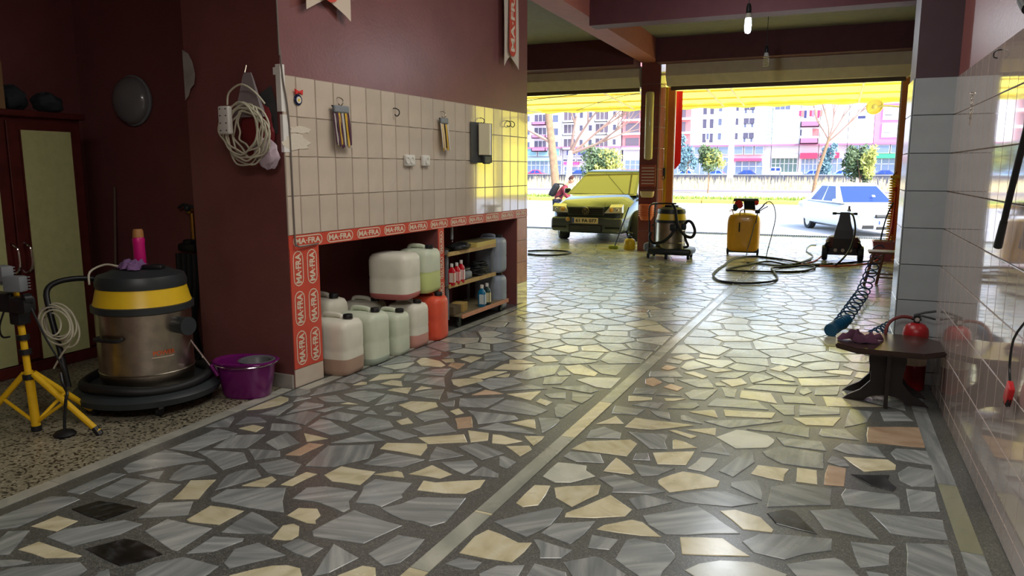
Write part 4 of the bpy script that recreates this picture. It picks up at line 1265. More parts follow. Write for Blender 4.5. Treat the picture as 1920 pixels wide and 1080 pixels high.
# ================================================================== CARS
M_TYRE = mat('tyre_rubber', (34, 34, 36), .7); M_RIM = mat('alloy_rim', (186, 188, 192), .3, .8)
def wheel(t, x, y, r, w_, yaw=0, label=None):
    T = Matrix.Translation((x, y, r)) @ Matrix.Rotation(yaw, 4, 'Z')
    mb = MB(); mb.lathe([(r*.62, -w_/2), (r*.93, -w_/2), (r, -w_*.32), (r, w_*.32), (r*.93, w_/2), (r*.62, w_/2), (r*.6, 0)], axis='X', n=28, M=T, caps=False)
    o = part('wheel', mb, M_TYRE, t, True)
    mb = MB(); mb.lathe([(.03, -w_*.42), (r*.2, -w_*.42), (r*.22, -w_*.3), (r*.6, -w_*.38), (r*.63, -w_*.46)], axis='X', n=20, M=T)
    mb.lathe([(r*.63, w_*.46), (r*.6, w_*.38), (r*.22, w_*.3), (r*.2, w_*.42), (.03, w_*.42)], axis='X', n=20, M=T)
    for k in range(5):
        a = 2*PI*k/5
        for sgn in (-1, 1): mb.box((sgn*w_*.4, math.cos(a)*r*.38, math.sin(a)*r*.38), (.02, .06, r*.5), rot=(PI/2-a+PI/2*0+PI/2, 0, 0), M=T)
    part('rim', mb, M_RIM, o, True)
def car_body(t, st, paint, name='body'):
    """st: list of (y, half width, z bottom, z shoulder, z top) from nose to tail"""
    rings = []
    for y, hw, zb, zs, zt in st:
        r = []
        for sx in (1, -1):
            pts = [(0.0, zb), (.8, zb), (.97, zb+.08), (1.0, zb+.3*(zs-zb)), (1.0, zs-.06), (.95, zs), (.72, zt-.005), (0.0, zt)]
            if sx == -1: pts = pts[::-1][1:-1]
            r += [Vector((sx*hw*a, y, z)) for a, z in pts]
        rings.append(r)
    mb = MB(); mb.loft(rings); return part(name, mb, paint, t, True)
def quad_panel(mb, P, th=.02, inset=0.0):
    P = [Vector(p) for p in P]; c = sum(P, Vector())/4
    P = [p+(c-p)*inset for p in P]; n = (P[1]-P[0]).cross(P[2]-P[0]).normalized()*th
    mb.add(P+[p+n for p in P], [(0, 1, 2, 3), (7, 6, 5, 4), (0, 4, 5, 1), (1, 5, 6, 2), (2, 6, 7, 3), (3, 7, 4, 0)])
def cabin(t, base, roof, zb, zr, paint, glass, sides):
    """base/roof: (y_front, half_front, y_back, half_back); dark glass panels inset between painted pillars"""
    yf, hf, yb, hb = base; rf, qf, rb, qb = roof
    B = [Vector((-hf, yf, zb)), Vector((hf, yf, zb)), Vector((hb, yb, zb)), Vector((-hb, yb, zb))]
    R = [Vector((-qf, rf, zr)), Vector((qf, rf, zr)), Vector((qb, rb, zr)), Vector((-qb, rb, zr))]
    mb = MB(); mb.loft([B, R]); c = Vector((0, (rf+rb)/2, zr+.05))
    n = 9; rings = []
    for k, (s_, dz) in enumerate(((1.0, -.01), (.985, .025), (.9, .055), (.6, .075))):
        rings.append([Vector(((p.x)*s_, c.y+(p.y-c.y)*s_, zr+dz)) for p in R])
    mb.loft(rings); part('cabin', mb, paint, t)
    def face(a, b_, c_, d, u0, u1, v0=.08, v1=.94, nm='window', out=.006):
        def L(u, v): return (a.lerp(b_, u)).lerp(d.lerp(c_, u), v)
        P = [L(u0, v0), L(u1, v0), L(u1, v1), L(u0, v1)]; nn = (P[1]-P[0]).cross(P[3]-P[0]).normalized()
        mb = MB(); mb.add([p+nn*out for p in P]+[p-nn*.02 for p in P], [(0, 1, 2, 3), (7, 6, 5, 4), (0, 4, 5, 1), (1, 5, 6, 2), (2, 6, 7, 3), (3, 7, 4, 0)])
        return part(nm, mb, glass, t)
    face(B[0], B[1], R[1], R[0], .04, .96, .05, .95, 'windscreen')
    face(B[2], B[3], R[3], R[2], .06, .94, .15, .9, 'rear_window')
    for u0, u1 in sides:
        face(B[1], B[2], R[2], R[1], u0, u1); face(B[3], B[0], R[0], R[3], 1-u1, 1-u0)
def text_part(name, s, M, h, wid, m, parent, bold=.03):
    vs, fs, w_ = text2d(s, 1, bold); k = wid/w_
    mb = MB(); mb.add([(v.x*k, v.y*h, 0) for v in vs], fs, M); return part(name, mb, m, parent)
# ---- dark people carrier facing the hall
M_VAN = mat('dark_green_grey_metallic', (62, 74, 74), .25, .45, coat=1.0)
M_GLS = mat('dark_car_glass', (46, 56, 40), .04, spec=1.0, coat=1.0)
M_GLB = mat('blue_car_glass', (44, 66, 130), .08, spec=.3)
M_BUMP = mat('bumper_grey_plastic', (92, 92, 92), .5)
M_LAMP = mat('clear_headlamp', (230, 226, 206), .1, coat=1.0)
van = thing('people_carrier', 'dark green grey people carrier parked nose in under the yellow awning', 'car', (-4.88, 15.75, 0), math.radians(-2))
car_body(van, [(0.0, .66, .30, .55, .62), (.05, .78, .22, .68, .80), (.25, .86, .20, .80, .92), (.9, .90, .20, .92, 1.04), (1.3, .90, .22, .98, 1.06), (3.6, .90, .22, 1.0, 1.06), (4.4, .86, .25, .95, 1.02), (4.6, .74, .35, .80, .9)], M_VAN)
cabin(van, (.95, .84, 4.5, .80), (1.9, .66, 4.2, .62), 1.02, 1.53, M_VAN, M_GLS, ((.22, .42), (.45, .68), (.71, .93)))
for sx in (-1, 1):
    wheel(van, sx*.84, .80, .35, .24, math.radians(26)); wheel(van, sx*.78, 3.65, .33, .22)
    mb = MB(); mb.loft([[Vector((sx*x, y, z)) for x, z in ((.40, zl), (.80, zl+.015), (.80, zh), (.52, zh-.01))] for y, zl, zh in ((-.02, .66, .80), (.10, .66, .86))])
    hl = part('headlight', mb, M_LAMP, van)
    mb = MB(); mb.sphere((sx*.56, -.02, .735), .05, 12, 8); part('reflector', mb, mat('amber_lens', (230, 170, 80), .2), hl, True)
    mb = MB(); mb.sphere((sx*.70, -.0, .735), .045, 12, 8); part('reflector', mb, M_CHROME, hl, True)
    mb = MB(); mb.cyl((sx*.66, -.06, .38), (sx*.66, .02, .38), .055, n=16); part('fog_light', mb, M_LAMP, van, True)
    mb = MB(); mb.rbox((sx*.96, 1.35, 1.10), (.16, .10, .13), .04, 3); part('mirror', mb, M_VAN, van, True)
mb = MB(); mb.rbox((0, .02, .41), (1.66, .22, .32), .08, 3); bp = part('bumper', mb, mat('bumper_paint', (84, 90, 90), .35, .2, coat=.5), van, True)
mb = MB(); mb.rbox((0, -.10, .33), (.78, .03, .15), .02); part('lower_grille', mb, M_BLK, bp)
for k in range(4):
    mb = MB(); mb.box((0, -.12, .285+k*.03), (.72, .012, .008)); part('grille_bar', mb, M_GREYP, bp)
for sx in (-1, 1):
    mb = MB(); mb.rbox((sx*.62, -.095, .35), (.34, .03, .04), .01); part('side_vent', mb, M_BLK, bp)
mb = MB(); mb.rbox((0, -.06, .70), (.84, .08, .20), .03); gr_ = part('grille', mb, M_BLK, van)
for k in range(4):
    mb = MB(); mb.rbox((0, -.105, .635+k*.045), (.80, .015, .016), .005, 1); part('grille_bar', mb, mat('grille_slat', (64, 68, 68), .3, .5), gr_)
mb = MB(); mb.lathe([(.066, -.012), (.080, -.012), (.084, 0), (.080, .012), (.066, .012)], c=(0, -.13, .71), axis='Y', n=28, caps=False)
mb.add(*[(lambda P: ([(x, -.135, .71+z) for x, z in P]+[(x, -.125, .71+z) for x, z in P]))([(-.052, .045), (-.036, .045), (-.016, .0), (0, .035), (.016, .0), (.036, .045), (.052, .045), (.018, -.02-.0), (0, .010), (-.018, -.02)]), [tuple(range(10)), tuple(range(19, 9, -1))]+[(i, (i+1) % 10, (i+1) % 10+10, i+10) for i in range(10)]])
mb.add(*[(lambda P: ([(x, -.135, .71+z) for x, z in P]+[(x, -.125, .71+z) for x, z in P]))([(-.058, .018), (-.046, .028), (-.022, -.035), (0, .004), (.022, -.035), (.046, .028), (.058, .018), (.026, -.062), (.018, -.062), (0, -.028), (-.018, -.062), (-.026, -.062)]), [tuple(range(12)), tuple(range(23, 11, -1))]+[(i, (i+1) % 12, (i+1) % 12+12, i+12) for i in range(12)]])
part('badge', mb, mat('badge_dark', (40, 38, 30), .4), gr_)
mb = MB(); mb.lathe([(.001, -.004), (.070, -.004), (.086, 0), (.088, .01), (.001, .01)], c=(0, -.122, .71), axis='Y', n=28); part('badge_plate', mb, mat('pale_gold_chrome', (214, 200, 150), .25, .6), gr_, True)
mb = MB(); mb.rbox((0, -.125, .50), (.60, .015, .125), .008, 1); pl = part('number_plate', mb, mat('plate_cream', (236, 216, 168), .4), van)
T = Matrix.Translation((.03, -.134, .50)) @ Matrix.Rotation(PI/2, 4, 'X')
text_part('lettering', '61 FA 077', T, .075, .48, M_BLK, pl)
mb = MB(); mb.box((-.27, -.134, .50), (.04, .003, .11)); part('blue_band', mb, mat('plate_blue', (40, 70, 170), .4), pl)
mb = MB(); mb.sphere((-.40, -.12, .52), .05, 8, 6, (1, .5, 1)); part('ornament', mb, mat('tan_ornament', (196, 150, 70), .6), van, True)
mb = MB(); mb.bb(-.75, .75, 1.0, 4.4, .16, .24); part('underbody', mb, M_BLK, van)
# ---- white saloon
M_WC = mat('white_car_paint', (208, 214, 226), .25, coat=1.0)
fl_ = G(1592, 441, -.3); ra = math.atan2(.42, .91)
sal = thing('saloon_car', 'white saloon car parked beyond the drain at the right of the street', 'car', (fl_.x+.90, fl_.y-.45, -.295), ra)
car_body(sal, [(0.0, .58, .30, .50, .58), (.05, .74, .20, .60, .70), (.3, .82, .18, .74, .84), (1.1, .84, .18, .84, .93), (3.3, .84, .18, .88, .94), (4.1, .80, .22, .86, .93), (4.25, .7, .32, .8, .88)], M_WC)
cabin(sal, (1.05, .80, 3.75, .74), (1.75, .60, 3.0, .58), .91, 1.42, M_WC, M_GLB, ((.14, .48), (.53, .84)))
for sx in (-1, 1):
    wheel(sal, sx*.72, .78, .30, .19); wheel(sal, sx*.72, 3.3, .30, .19)
    mb = MB(); mb.loft([[Vector((sx*x, y, z)) for x, z in ((.38, zl), (.76, zl+.02), (.76, zh), (.44, zh-.01))] for y, zl, zh in ((-.02, .57, .70), (.10, .57, .78))])
    part('headlight', mb, M_LAMP, sal)
    mb = MB(); mb.rbox((sx*.90, 1.25, .98), (.16, .10, .11), .04, 3); part('mirror', mb, M_WC, sal, True)
    mb = MB(); mb.rbox((sx*.55, -.10, .30), (.34, .03, .11), .02); part('side_vent', mb, M_BLK, sal)
mb = MB(); mb.rbox((0, .0, .38), (1.60, .22, .32), .08, 3); part('bumper', mb, M_WC, sal, True)
mb = MB(); mb.rbox((0, -.05, .60), (.66, .06, .10), .02); gl2 = part('grille', mb, M_BLK, sal)
for k in range(2):
    mb = MB(); mb.box((0, -.085, .585+k*.03), (.60, .012, .008)); part('grille_bar', mb, M_GREYP, gl2)
mb = MB(); mb.rbox((0, -.105, .27), (.62, .03, .09), .02); part('lower_grille', mb, M_BLK, sal)
mb = MB(); mb.rbox((0, -.118, .42), (.52, .012, .11), .006, 1); pl = part('number_plate', mb, mat('plate_pale', (214, 222, 236), .4), sal)
mb = MB(); mb.box((-.235, -.126, .42), (.04, .003, .10)); part('blue_band', mb, MATS['plate_blue'], pl)
mb = MB(); mb.box((.22, 1.18, 1.12), (.09, .004, .07), rot=(-.8, 0, 0)); part('sticker', mb, M_WHITEP, sal)
# ---- parked cars beyond the wall
def small_car(loc, rz, paint, label, h=1.45, L=4.2):
    t = thing('parked_car', label, 'car', loc, rz, 'cars parked beyond the low wall')
    car_body(t, [(0.0, .6, .35, .55, .62), (.1, .8, .25, .68, .78), (1.1, .85, .25, .84, .94), (L-.9, .85, .25, .9, .97), (L, .72, .35, .8, .88)], paint)
    cabin(t, (1.0, .8, L-.5, .76), (1.8, .62, L-1.2, .6), .92, h, paint, M_GLB, ((.12, .46), (.52, .88)))
    for sx in (-1, 1): wheel(t, sx*.74, .8, .31, .2); wheel(t, sx*.74, L-.85, .31, .2)
    return t
CC = {'s': mat('silver_blue_paint', (150, 170, 200), .3, .3, coat=1), 'w': M_WC, 'b': mat('navy_paint', (52, 66, 110), .3, .2, coat=1), 'r': mat('red_car_paint', (170, 40, 70), .3, coat=1), 'c': mat('pale_cyan_paint', (160, 206, 214), .3, .2, coat=1)}
for px, k, l in ((1003, 'r', 'dark red car parked behind the low wall left of the bare trees'), (1085, 'b', 'navy car parked behind the low wall above the van bonnet'), (1284, 'c', 'pale cyan car parked far off beside the orange rail'), (1340, 's', 'silver blue car parked just left of the concrete pole'), (1398, 'b', 'navy car parked just right of the concrete pole'),
                 (1522, 's', 'silver blue car parked behind the slim bare tree'), (1576, 'c', 'pale cyan car parked left of the yellow green shrub'), (1655, 'b', 'navy car parked below the green shop sign')):
    g = atY(px, 322, 122); small_car((g.x-2.1, 122, 0.02), -PI/2, CC[k], l)
g = atY(1468, 322, 118)
t = thing('pickup_truck', 'white pickup truck parked in front of the white shop sign', 'truck', (g.x, 118, 0.02))
mb = MB(); mb.rbox((-1.5, 0, .75), (2.0, 1.8, .9), .15); mb.rbox((-1.0, 0, 1.55), (1.5, 1.6, .8), .2); part('cab', mb, M_WC, t)
mb = MB(); mb.rbox((1.2, 0, .95), (3.0, 1.8, .5), .05); mb.bb(-.3, 2.7, -.9, .9, .55, .7); part('load_bed', mb, M_WC, t)
for x in (-1.35, -.65):
    mb = MB(); mb.rbox((x, -.80, 1.6), (.55, .06, .4), .03); part('window', mb, M_GLB, t)
for x in (-1.7, 1.7):
    for sy in (-.8, .8):
        mb = MB(); mb.lathe([(.2, -.1), (.36, -.1), (.38, 0), (.36, .1), (.2, .1)], c=(x, sy, .38), axis='Y', n=20); part('wheel', mb, M_TYRE, t, True)
# ================================================================== LEFT WALL: WHAT HANGS ON IT
def wall_T(s, z, t=.011): return LW @ Matrix.Translation((s, t, z)) @ Matrix(((1,0,0,0),(0,0,1,0),(0,1,0,0),(0,0,0,1)))   # x right, y up, z out
def wthing(name, label, cat, s, z, group=None):
    t = thing(name, label, cat, (0, 0, 0), 0, group); t.location = LP(s, .011, z); t.rotation_euler = (0, 0, ang); return t   # local x right, -y out
TH = Matrix(((1,0,0,0),(0,0,-1,0),(0,1,0,0),(0,0,0,1)))     # flat drawing -> local (x right, z up, out = -y)
# swallow tailed paper pennants
def pennant(s, ztop, w_, h, notch, label, words):
    t = wthing('paper_pennant', label, 'pennant', s, ztop)
    mb = MB(); banner_mesh(mb, w_, h, notch, Matrix.Translation((0, -.04, 0)), .012); part('cloth', mb, mat('aged_white_cloth', (206, 190, 172), .75), t, True)
    if words:
        T = Matrix.Translation((0, -.062, -h*.44)) @ TH @ Matrix.Rotation(PI/2, 4, 'Z')
        o_ = capsule(h*.86, w_*.46); mb = MB(); mb.prism([(p[0]*1, p[1]) for p in o_], -.001, .001, T); s_ = part('red_oval', mb, M_RED, t)
        vs, fs, q = text2d(WORD, 1, .035); kx = h*.74/q; ky = w_*.26
        mb = MB(); mb.add([(v.x*kx, v.y*ky, .003) for v in vs], fs, T); part('lettering', mb, M_PRINT, s_)
    mb = MB(); mb.cyl((-w_/2-.02, -.03, 0), (w_/2+.02, -.03, 0), .008); part('rod', mb, M_WOODL, t, True)
pennant(.48, 3.42, .50, .70, .12, 'white swallow tailed pennant at the top of the photo nearest the corner', True)
pennant(3.57, 3.62, .36, .91, .13, 'white swallow tailed pennant with red oval near the far end of the wall', True)
# evil eye charm
t = wthing('eye_charm', 'small round eye charm with a red bow on first tile', 'charm', .15, 2.09)
mb = MB(); mb.lathe([(.001, 0), (.036, 0), (.040, .006), (.036, .012), (.001, .012)], axis='Y', M=Matrix.Rotation(PI, 4, 'Z'), n=24); part('disc', mb, mat('navy_glass', (28, 34, 66), .1), t, True)
mb = MB(); mb.lathe([(.001, .012), (.024, .012), (.024, .015), (.001, .015)], axis='Y', M=Matrix.Rotation(PI, 4, 'Z'), n=20); part('white_ring', mb, M_WHITEP, t)
mb = MB(); mb.lathe([(.001, .015), (.010, .015), (.010, .018), (.001, .018)], axis='Y', M=Matrix.Rotation(PI, 4, 'Z'), n=16); part('pupil', mb, M_YELP, t)
mb = MB()
for sx in (-1, 1): mb.loft([[Vector((sx*x, -.01-d, .055+z)) for x, z in ((.004, -.004), (.035, -.018), (.038, .018), (.004, .004))] for d in (0, .012)])
mb.sphere((0, -.016, .055), .009, 8, 6); part('bow', mb, mat('red_ribbon', (214, 36, 30), .5), t)
# hooks
def hook(t, x=0, z=0, m=M_BLK, k=1.0, nm='hook'):
    mb = MB(); mb.tube([(x, 0, z+.03*k), (x, -.02*k, z+.03*k), (x+.005, -.045*k, z+.015*k), (x, -.05*k, z-.01*k), (x, -.03*k, z-.025*k), (x, -.012*k, z-.012*k)], .004*k, 6, smooth=3)
    return part(nm, mb, m, t, True)
for s_, z_, l in ((1.34, 2.08, 'single dark screw hook between the two bundles on tiles'), (3.52, 2.10, 'pair of dark screw hooks on the far yellowish tiles')):
    t = wthing('wall_hook', l, 'hook', s_, z_); hook(t, 0, 0, M_BLK, 1.2)
    if s_ > 3: hook(t, .1, 0, M_BLK, 1.2)
# bundles of hanging lace strings on cards
def bundle(s, z, w_, h, label, cols, sd):
    rnd = random.Random(sd); t = wthing('string_bundle', label, 'bundle', s, z); hook(t, 0, 0, M_STEEL, 1.1)
    mb = MB(); mb.tube([(-w_*.5, -.03, -.035), (w_*.5, -.03, -.035)], .006, 6)
    for k in range(7): mb.cyl((-w_*.45+w_*.9*k/6, -.03, -.035), (-w_*.45+w_*.9*k/6, -.035, -.075), .004, n=6)
    part('comb_clip', mb, M_BLK, t, True)
    mb = MB(); mb.rbox((0, -.035, -.055), (w_*.9, .03, .055), .01); part('clamp', mb, M_GREYP, t)
    for k in range(14):
        x = -w_*.42+w_*.84*k/13; L = h*rnd.uniform(.86, 1.0); d = rnd.uniform(-.04, -.02)
        mb = MB(); mb.tube([(x, d, -.08), (x-.008, d-.02, -.08-L*.5), (x, d-.025, -.07-L), (x+.012, d-.02, -.075-L), (x+.018, d-.01, -.08-L*.5), (x+.012, d, -.08)], .0055, 6, smooth=4)
        part('loop', mb, mat('lace_%d' % (cols[k % len(cols)]), LACE[cols[k % len(cols)]], .7), t, True)
    return t
LACE = [(86, 50, 74), (226, 186, 70), (40, 34, 44), (206, 200, 190), (150, 60, 50)]
bundle(.59, 2.11, .20, .26, 'larger bundle of purple and yellow looped cords on tiles', [0, 3, 0, 2, 1, 0], 3)
bundle(2.12, 2.11, .15, .25, 'smaller bundle of yellow and dark looped cords on tiles', [3, 1, 2, 1], 4)
# sockets
def socket(s, z, n, w_, label):
    t = wthing('wall_socket', label, 'socket', s, z)
    mb = MB(); mb.rbox((0, -.018, 0), (w_, .036, .10), .012, 3); part('case', mb, M_WHITEP, t, True)
    for k in range(n):
        x = (k-(n-1)/2)*.07+(.02 if n == 2 else 0)
        mb = MB(); mb.lathe([(.030, .036), (.030, .042), (.024, .042), (.022, .030), (.001, .030)], c=(x, 0, 0), axis='Y', M=Matrix.Rotation(PI, 4, 'Z'), n=20, caps=False); f_ = part('face', mb, M_WHITEP, t, True)
        mb = MB()
        for q in (-.009, .009): mb.cyl((x*-1*-1+q, -.0305, 0), (x+q, -.0312, 0), .003, n=8)
        part('pin_hole', mb, M_BLK, f_)
socket(1.545, 1.68, 2, .145, 'double white wall socket on the tiles, the left one')
socket(1.81, 1.68, 1, .115, 'single white wall socket right of the double one')
# dark clipboard with a clear sleeve and paper
t = wthing('hanging_sleeve', 'grey plastic sleeve with papers hanging over the yellowish tiles', 'sleeve', 2.89, 2.10); hook(t, .02, 0)
mb = MB(); mb.loft([[Vector((x, y, z)) for x, y in ((-.21, -.02), (.20, -.05), (.20, -.045), (-.21, -.012))] for z in (-.43, -.02)]); part('backing', mb, mat('dark_slate_board', (74, 74, 72), .4), t)
mb = MB(); vs = []
for k in range(9):
    a = k/8; x = -.10+.28*a; y = -.05-.05*math.sin(PI*a)
    vs += [(x, y, -.35), (x, y, -.03)]
mb.add(vs, [(2*k, 2*k+2, 2*k+3, 2*k+1) for k in range(8)]); part('sheet', mb, mat('creamy_sheet', (206, 196, 164), .3), t, True)
mb = MB(); mb.rbox((.02, -.075, -.40), (.14, .03, .085), .01); part('pocket', mb, M_DGREY, t)
# conduit running down the wall
mb = MB(); P = [LP(-.019, .012, HC-.01), LP(-.017, .014, 2.5), LP(-.012, .016, 2.42), LP(.005, .018, 2.21), LP(.03, .022, 2.05), LP(.05, .018, 1.8), LP(.052, .018, 1.12), LP(.06, .03, 1.06), LP(.10, .03, 1.045), LP(.30, .02, 1.05)]
mb.tube(P, .006, 8, smooth=3)
solo('conduit', mb, mat('grey_conduit', (112, 104, 98), .6), 'thin grey conduit running down the wall corner to the niche', 'pipe', smooth=True)

# ---- extension cord, bags on the side face
t = thing('extension_cord', 'coiled cream extension cord with white socket block hanging on dark wall', 'cord', (-3.74, 4.17, 1.62))
rnd = random.Random(12)
for k in range(9):
    a0 = rnd.uniform(0, 6); rx = rnd.uniform(.105, .20); rz_ = rnd.uniform(.13, .235); cx = rnd.uniform(-.05, .06); cz = .235+rnd.uniform(-.03, .03)
    pts = [(cx+rx*math.cos(a0+2*PI*i/14)+rnd.uniform(-.02, .02), -.015-.012*k*.7+rnd.uniform(-.008, .008), cz+rz_*math.sin(a0+2*PI*i/14)+rnd.uniform(-.015, .015)) for i in range(14)]
    mb = MB(); mb.tube(pts, .0065, 7, closed=True, smooth=3); part('loop', mb, M_WIRE, t, True)
mb = MB(); mb.tube([(-.12, -.08, .42), (-.09, -.09, .50), (.02, -.09, .55), (.12, -.08, .50), (.18, -.05, .42)], .0065, 7, smooth=4); part('lead', mb, M_WIRE, t, True)
mb = MB(); mb.rbox((-.125, -.10, .315), (.095, .045, .19), .012, 3); b_ = part('socket_block', mb, M_WHITEP, t, True)
mb = MB()
for x in (-.025, .025):
    for z in (-.07, -.02, .03, .075): mb.cyl((-.125+x, -.122, .315+z), (-.125+x, -.1245, .315+z), .005, n=8)
part('pin_hole', mb, M_BLK, b_)
def crumple(mb, c, s, sd, n=20, m=12, amp=.18):
    rnd = random.Random(sd); ph = [rnd.uniform(0, 6) for _ in range(6)]; vs = []
    for j in range(m+1):
        for i in range(n):
            th = PI*j/m; a = 2*PI*i/n
            r = 1+amp*(math.sin(3*a+ph[0]+2*th)*.5+math.sin(5*a+ph[1]-3*th)*.35+math.sin(7*th+ph[2]+2*a)*.3+.4*math.sin(9*a+ph[3]+4*th)*.5)
            d = Vector((math.sin(th)*math.cos(a), math.sin(th)*math.sin(a), math.cos(th)))*r
            vs.append((c[0]+d.x*s[0], c[1]+d.y*s[1], c[2]+d.z*s[2]))
    fs = [(j*n+i, j*n+(i+1) % n, (j+1)*n+(i+1) % n, (j+1)*n+i) for j in range(m) for i in range(n)]
    mb.add(vs, fs)
t = thing('carrier_bag', 'clear plastic carrier bag with dark red contents behind the coiled cord', 'bag', (-3.72, 4.225, 1.60))
M_BAGC = mat('clear_grey_film', (166, 160, 162), .25, alpha=.5)
mb = MB(); crumple(mb, (0, -.0, .26), (.14, .045, .20), 4); part('contents', mb, mat('dark_red_cloth', (110, 24, 30), .8), t, True)
mb = MB(); mb.loft([[Vector((-.03+x*a, -.045+y*a, z)) for x, y in ((-.5, -.06), (.5, -.06), (.5, .1), (-.5, .1))] for a, z in ((.06, .66), (.09, .62), (.16, .50), (.26, .36))]); part('neck', mb, M_BAGC, t, True)
mb = MB(); crumple(mb, (.09, -.03, .11), (.10, .05, .10), 8); part('bulge', mb, mat('pale_lilac_film', (190, 172, 184), .35), t, True)
mb = MB(); mb.tube([(-.05, -.0, .70), (-.05, -.03, .71), (-.05, -.05, .66)], .005, 6); part('nail', mb, M_STEEL, t, True)

# ================================================================== LEFT CORNER
# wardrobe
t = thing('wardrobe', 'tall reddish wooden wardrobe with pale green door panels at far left', 'wardrobe', (-6.06, 3.7, 0))
mb = MB(); mb.bb(-.33, .29, -.72, .72, .0, 2.0); part('carcass', mb, M_WOODR, t)
mb = MB(); mb.rbox((0, 0, 2.025), (.68, 1.5, .05), .012); part('cornice', mb, M_WOODR, t)
mb = MB(); mb.rbox((-.0, 0, .045), (.64, 1.46, .09), .008); part('plinth', mb, M_WOODR, t)
for y0, y1, hy in ((-.70, .085, .04), (.095, .70, .14)):
    mb = MB(); mb.rbox((.305, (y0+y1)/2, 1.04), (.028, y1-y0, 1.86), .006); d_ = part('door', mb, M_WOODR, t)
    mb = MB(); mb.box((.322, (y0+y1)/2+.005, 1.0), (.01, y1-y0-.19, 1.80)); part('panel', mb, mat('pale_green_panel', (178, 182, 128), .5, var=.06, vscale=20), d_)
    for sgn in (-1, 1):
        mb = MB(); mb.bb(.318, .332, (y0+y1)/2+.005+sgn*((y1-y0-.19)/2), (y0+y1)/2+.005+sgn*((y1-y0-.19)/2+.012), .10, 1.90); part('bead', mb, M_WOODR, d_)
    mb = MB(); mb.tube([(.32, hy, 1.04), (.37, hy+.01, 1.0), (.375, hy+.015, .92), (.37, hy+.01, .84), (.32, hy, .80)], .009, 8, smooth=3); part('handle', mb, M_CHROME, d_, True)
mb = MB(); mb.box((0, 0, .175), (.4, .42, .35)); mb.box((.1, -.21, .36), (.4, .02, .3), rot=(.5, 0, 0)); mb.box((0, .0, .352), (.38, .4, .004))
solo('cardboard_box', mb, mat('cardboard', (132, 104, 70), .85, var=.08), 'open cardboard box on top of the wardrobe at the left edge', 'box', loc=(-5.95, 3.60, 2.05), rz=.1)
for k, (x, y, s_, l) in enumerate(((-5.95, 3.98, .12, 'dark grey crumpled bag on the wardrobe beside the cardboard box'), (-5.9, 4.25, .10, 'small dark bundle on the wardrobe at its right end'))):
    mb = MB(); crumple(mb, (0, 0, s_*.8), (s_*1.1, s_*1.1, s_*.8), 20+k); solo('bundle', mb, mat('dark_blue_grey_cloth', (44, 50, 56), .8), l, 'bundle', loc=(x, y, 2.05), smooth=True)
# round wall lamp
t = thing('round_wall_lamp', 'round ribbed glass lamp on the dark wall above the vacuum', 'lamp', (-5.72, 4.94, 2.2))
mb = MB(); mb.lathe([(.001, 0), (.215, 0), (.22, .02), (.20, .03), (.001, .03)], axis='Y', M=Matrix.Rotation(PI, 4, 'Z'), n=32); part('base', mb, M_GREYP, t, True)
prof = [(.20, .03)]+[(.205*math.cos(a*PI/20), .03+.10*math.sin(a*PI/20)+(.004 if a % 2 else 0)) for a in range(0, 10)]+[(.001, .132)]
mb = MB(); mb.lathe(prof, axis='Y', M=Matrix.Rotation(PI, 4, 'Z'), n=32); part('glass', mb, mat('ribbed_lamp_glass', (120, 122, 124), .25, coat=.6), t, True)
# tap on the recess wall
t = thing('wall_tap', 'brass wall tap with dark valve above black hose in the corner', 'tap', (-5.12, 4.93, .85))
mb = MB(); mb.cyl((0, 0, .12), (0, 0, .40), .022, n=14); mb.cyl((0, .02, .40), (0, -.04, .40), .03, n=14); part('pipe', mb, M_BRASS, t, True)
mb = MB(); mb.tube([(-.10, -.05, .42), (-.02, -.06, .45), (.09, -.05, .42)], .013, 8, smooth=3); mb.sphere((0, -.05, .42), .03, 12, 8); part('lever', mb, M_DGREY, t, True)
mb = MB(); mb.rbox((0, -.04, .08), (.2, .12, .07), .02); mb.rbox((.0, -.04, .12), (.1, .1, .06), .02); part('valve_body', mb, M_BLK, t, True)
t = thing('hose_bundle', 'black hose bundle hanging under the brass tap down to floor', 'hose', (-5.10, 4.82, 0))
for k in range(4):
    x = -.09+.06*k; mb = MB(); mb.tube([(x, 0, .88), (x+.02, -.03, .6), (x-.01, -.05, .3), (x+.02*k, -.08, .03), (x+.12, -.16, .03)], .028, 8, smooth=4); part('strand', mb, M_RUB, t, True)
mb = MB(); mb.cyl((0, 0, 0), (.02, .10, 1.44), .013, n=10)
solo('broom_stick', mb, mat('weathered_stick', (108, 84, 72), .7), 'thin wooden stick leaning on the dark wall behind the vacuum', 'stick', loc=(-6.05, 4.82, 0), smooth=True)

# ---- big steel vacuum
V = thing('industrial_vacuum', 'large dented steel wet vacuum with yellow band and black head, left', 'vacuum cleaner', (-4.29, 3.65, 0), .1)
def vac(V, R, base_r, z0, z1, zy, zt, dolly):
    mb = MB(); mb.lathe([(R*.97, z0), (R, z0+.02), (R, z0+.11), (R+.005, z0+.115), (R, z0+.12), (R, z1)], n=40, caps=False); part('drum', mb, M_STEEL, V, True)
    mb = MB(); mb.lathe([(R+.0, z1-.03), (R+.022, z1-.02), (R+.022, z1+.02), (R-.01, z1+.03)], n=40, caps=False); part('rim', mb, M_DGREY, V, True)
    mb = MB(); mb.lathe([(R+.01, z1+.02), (R-.0, z1+.05), (R*.93, zy)], n=40, caps=False); part('yellow_band', mb, M_YELP, V, True)
    mb = MB(); mb.lathe([(R*.95, zy-.004), (R*.96, zy+.03), (R*.90, zy+.075), (R*.72, zt-.02), (R*.6, zt), (.001, zt)], n=40, caps=False); part('motor_head', mb, M_DGREY, V, True)
vac(V, .30, .42, .14, .685, .825, .935, True)
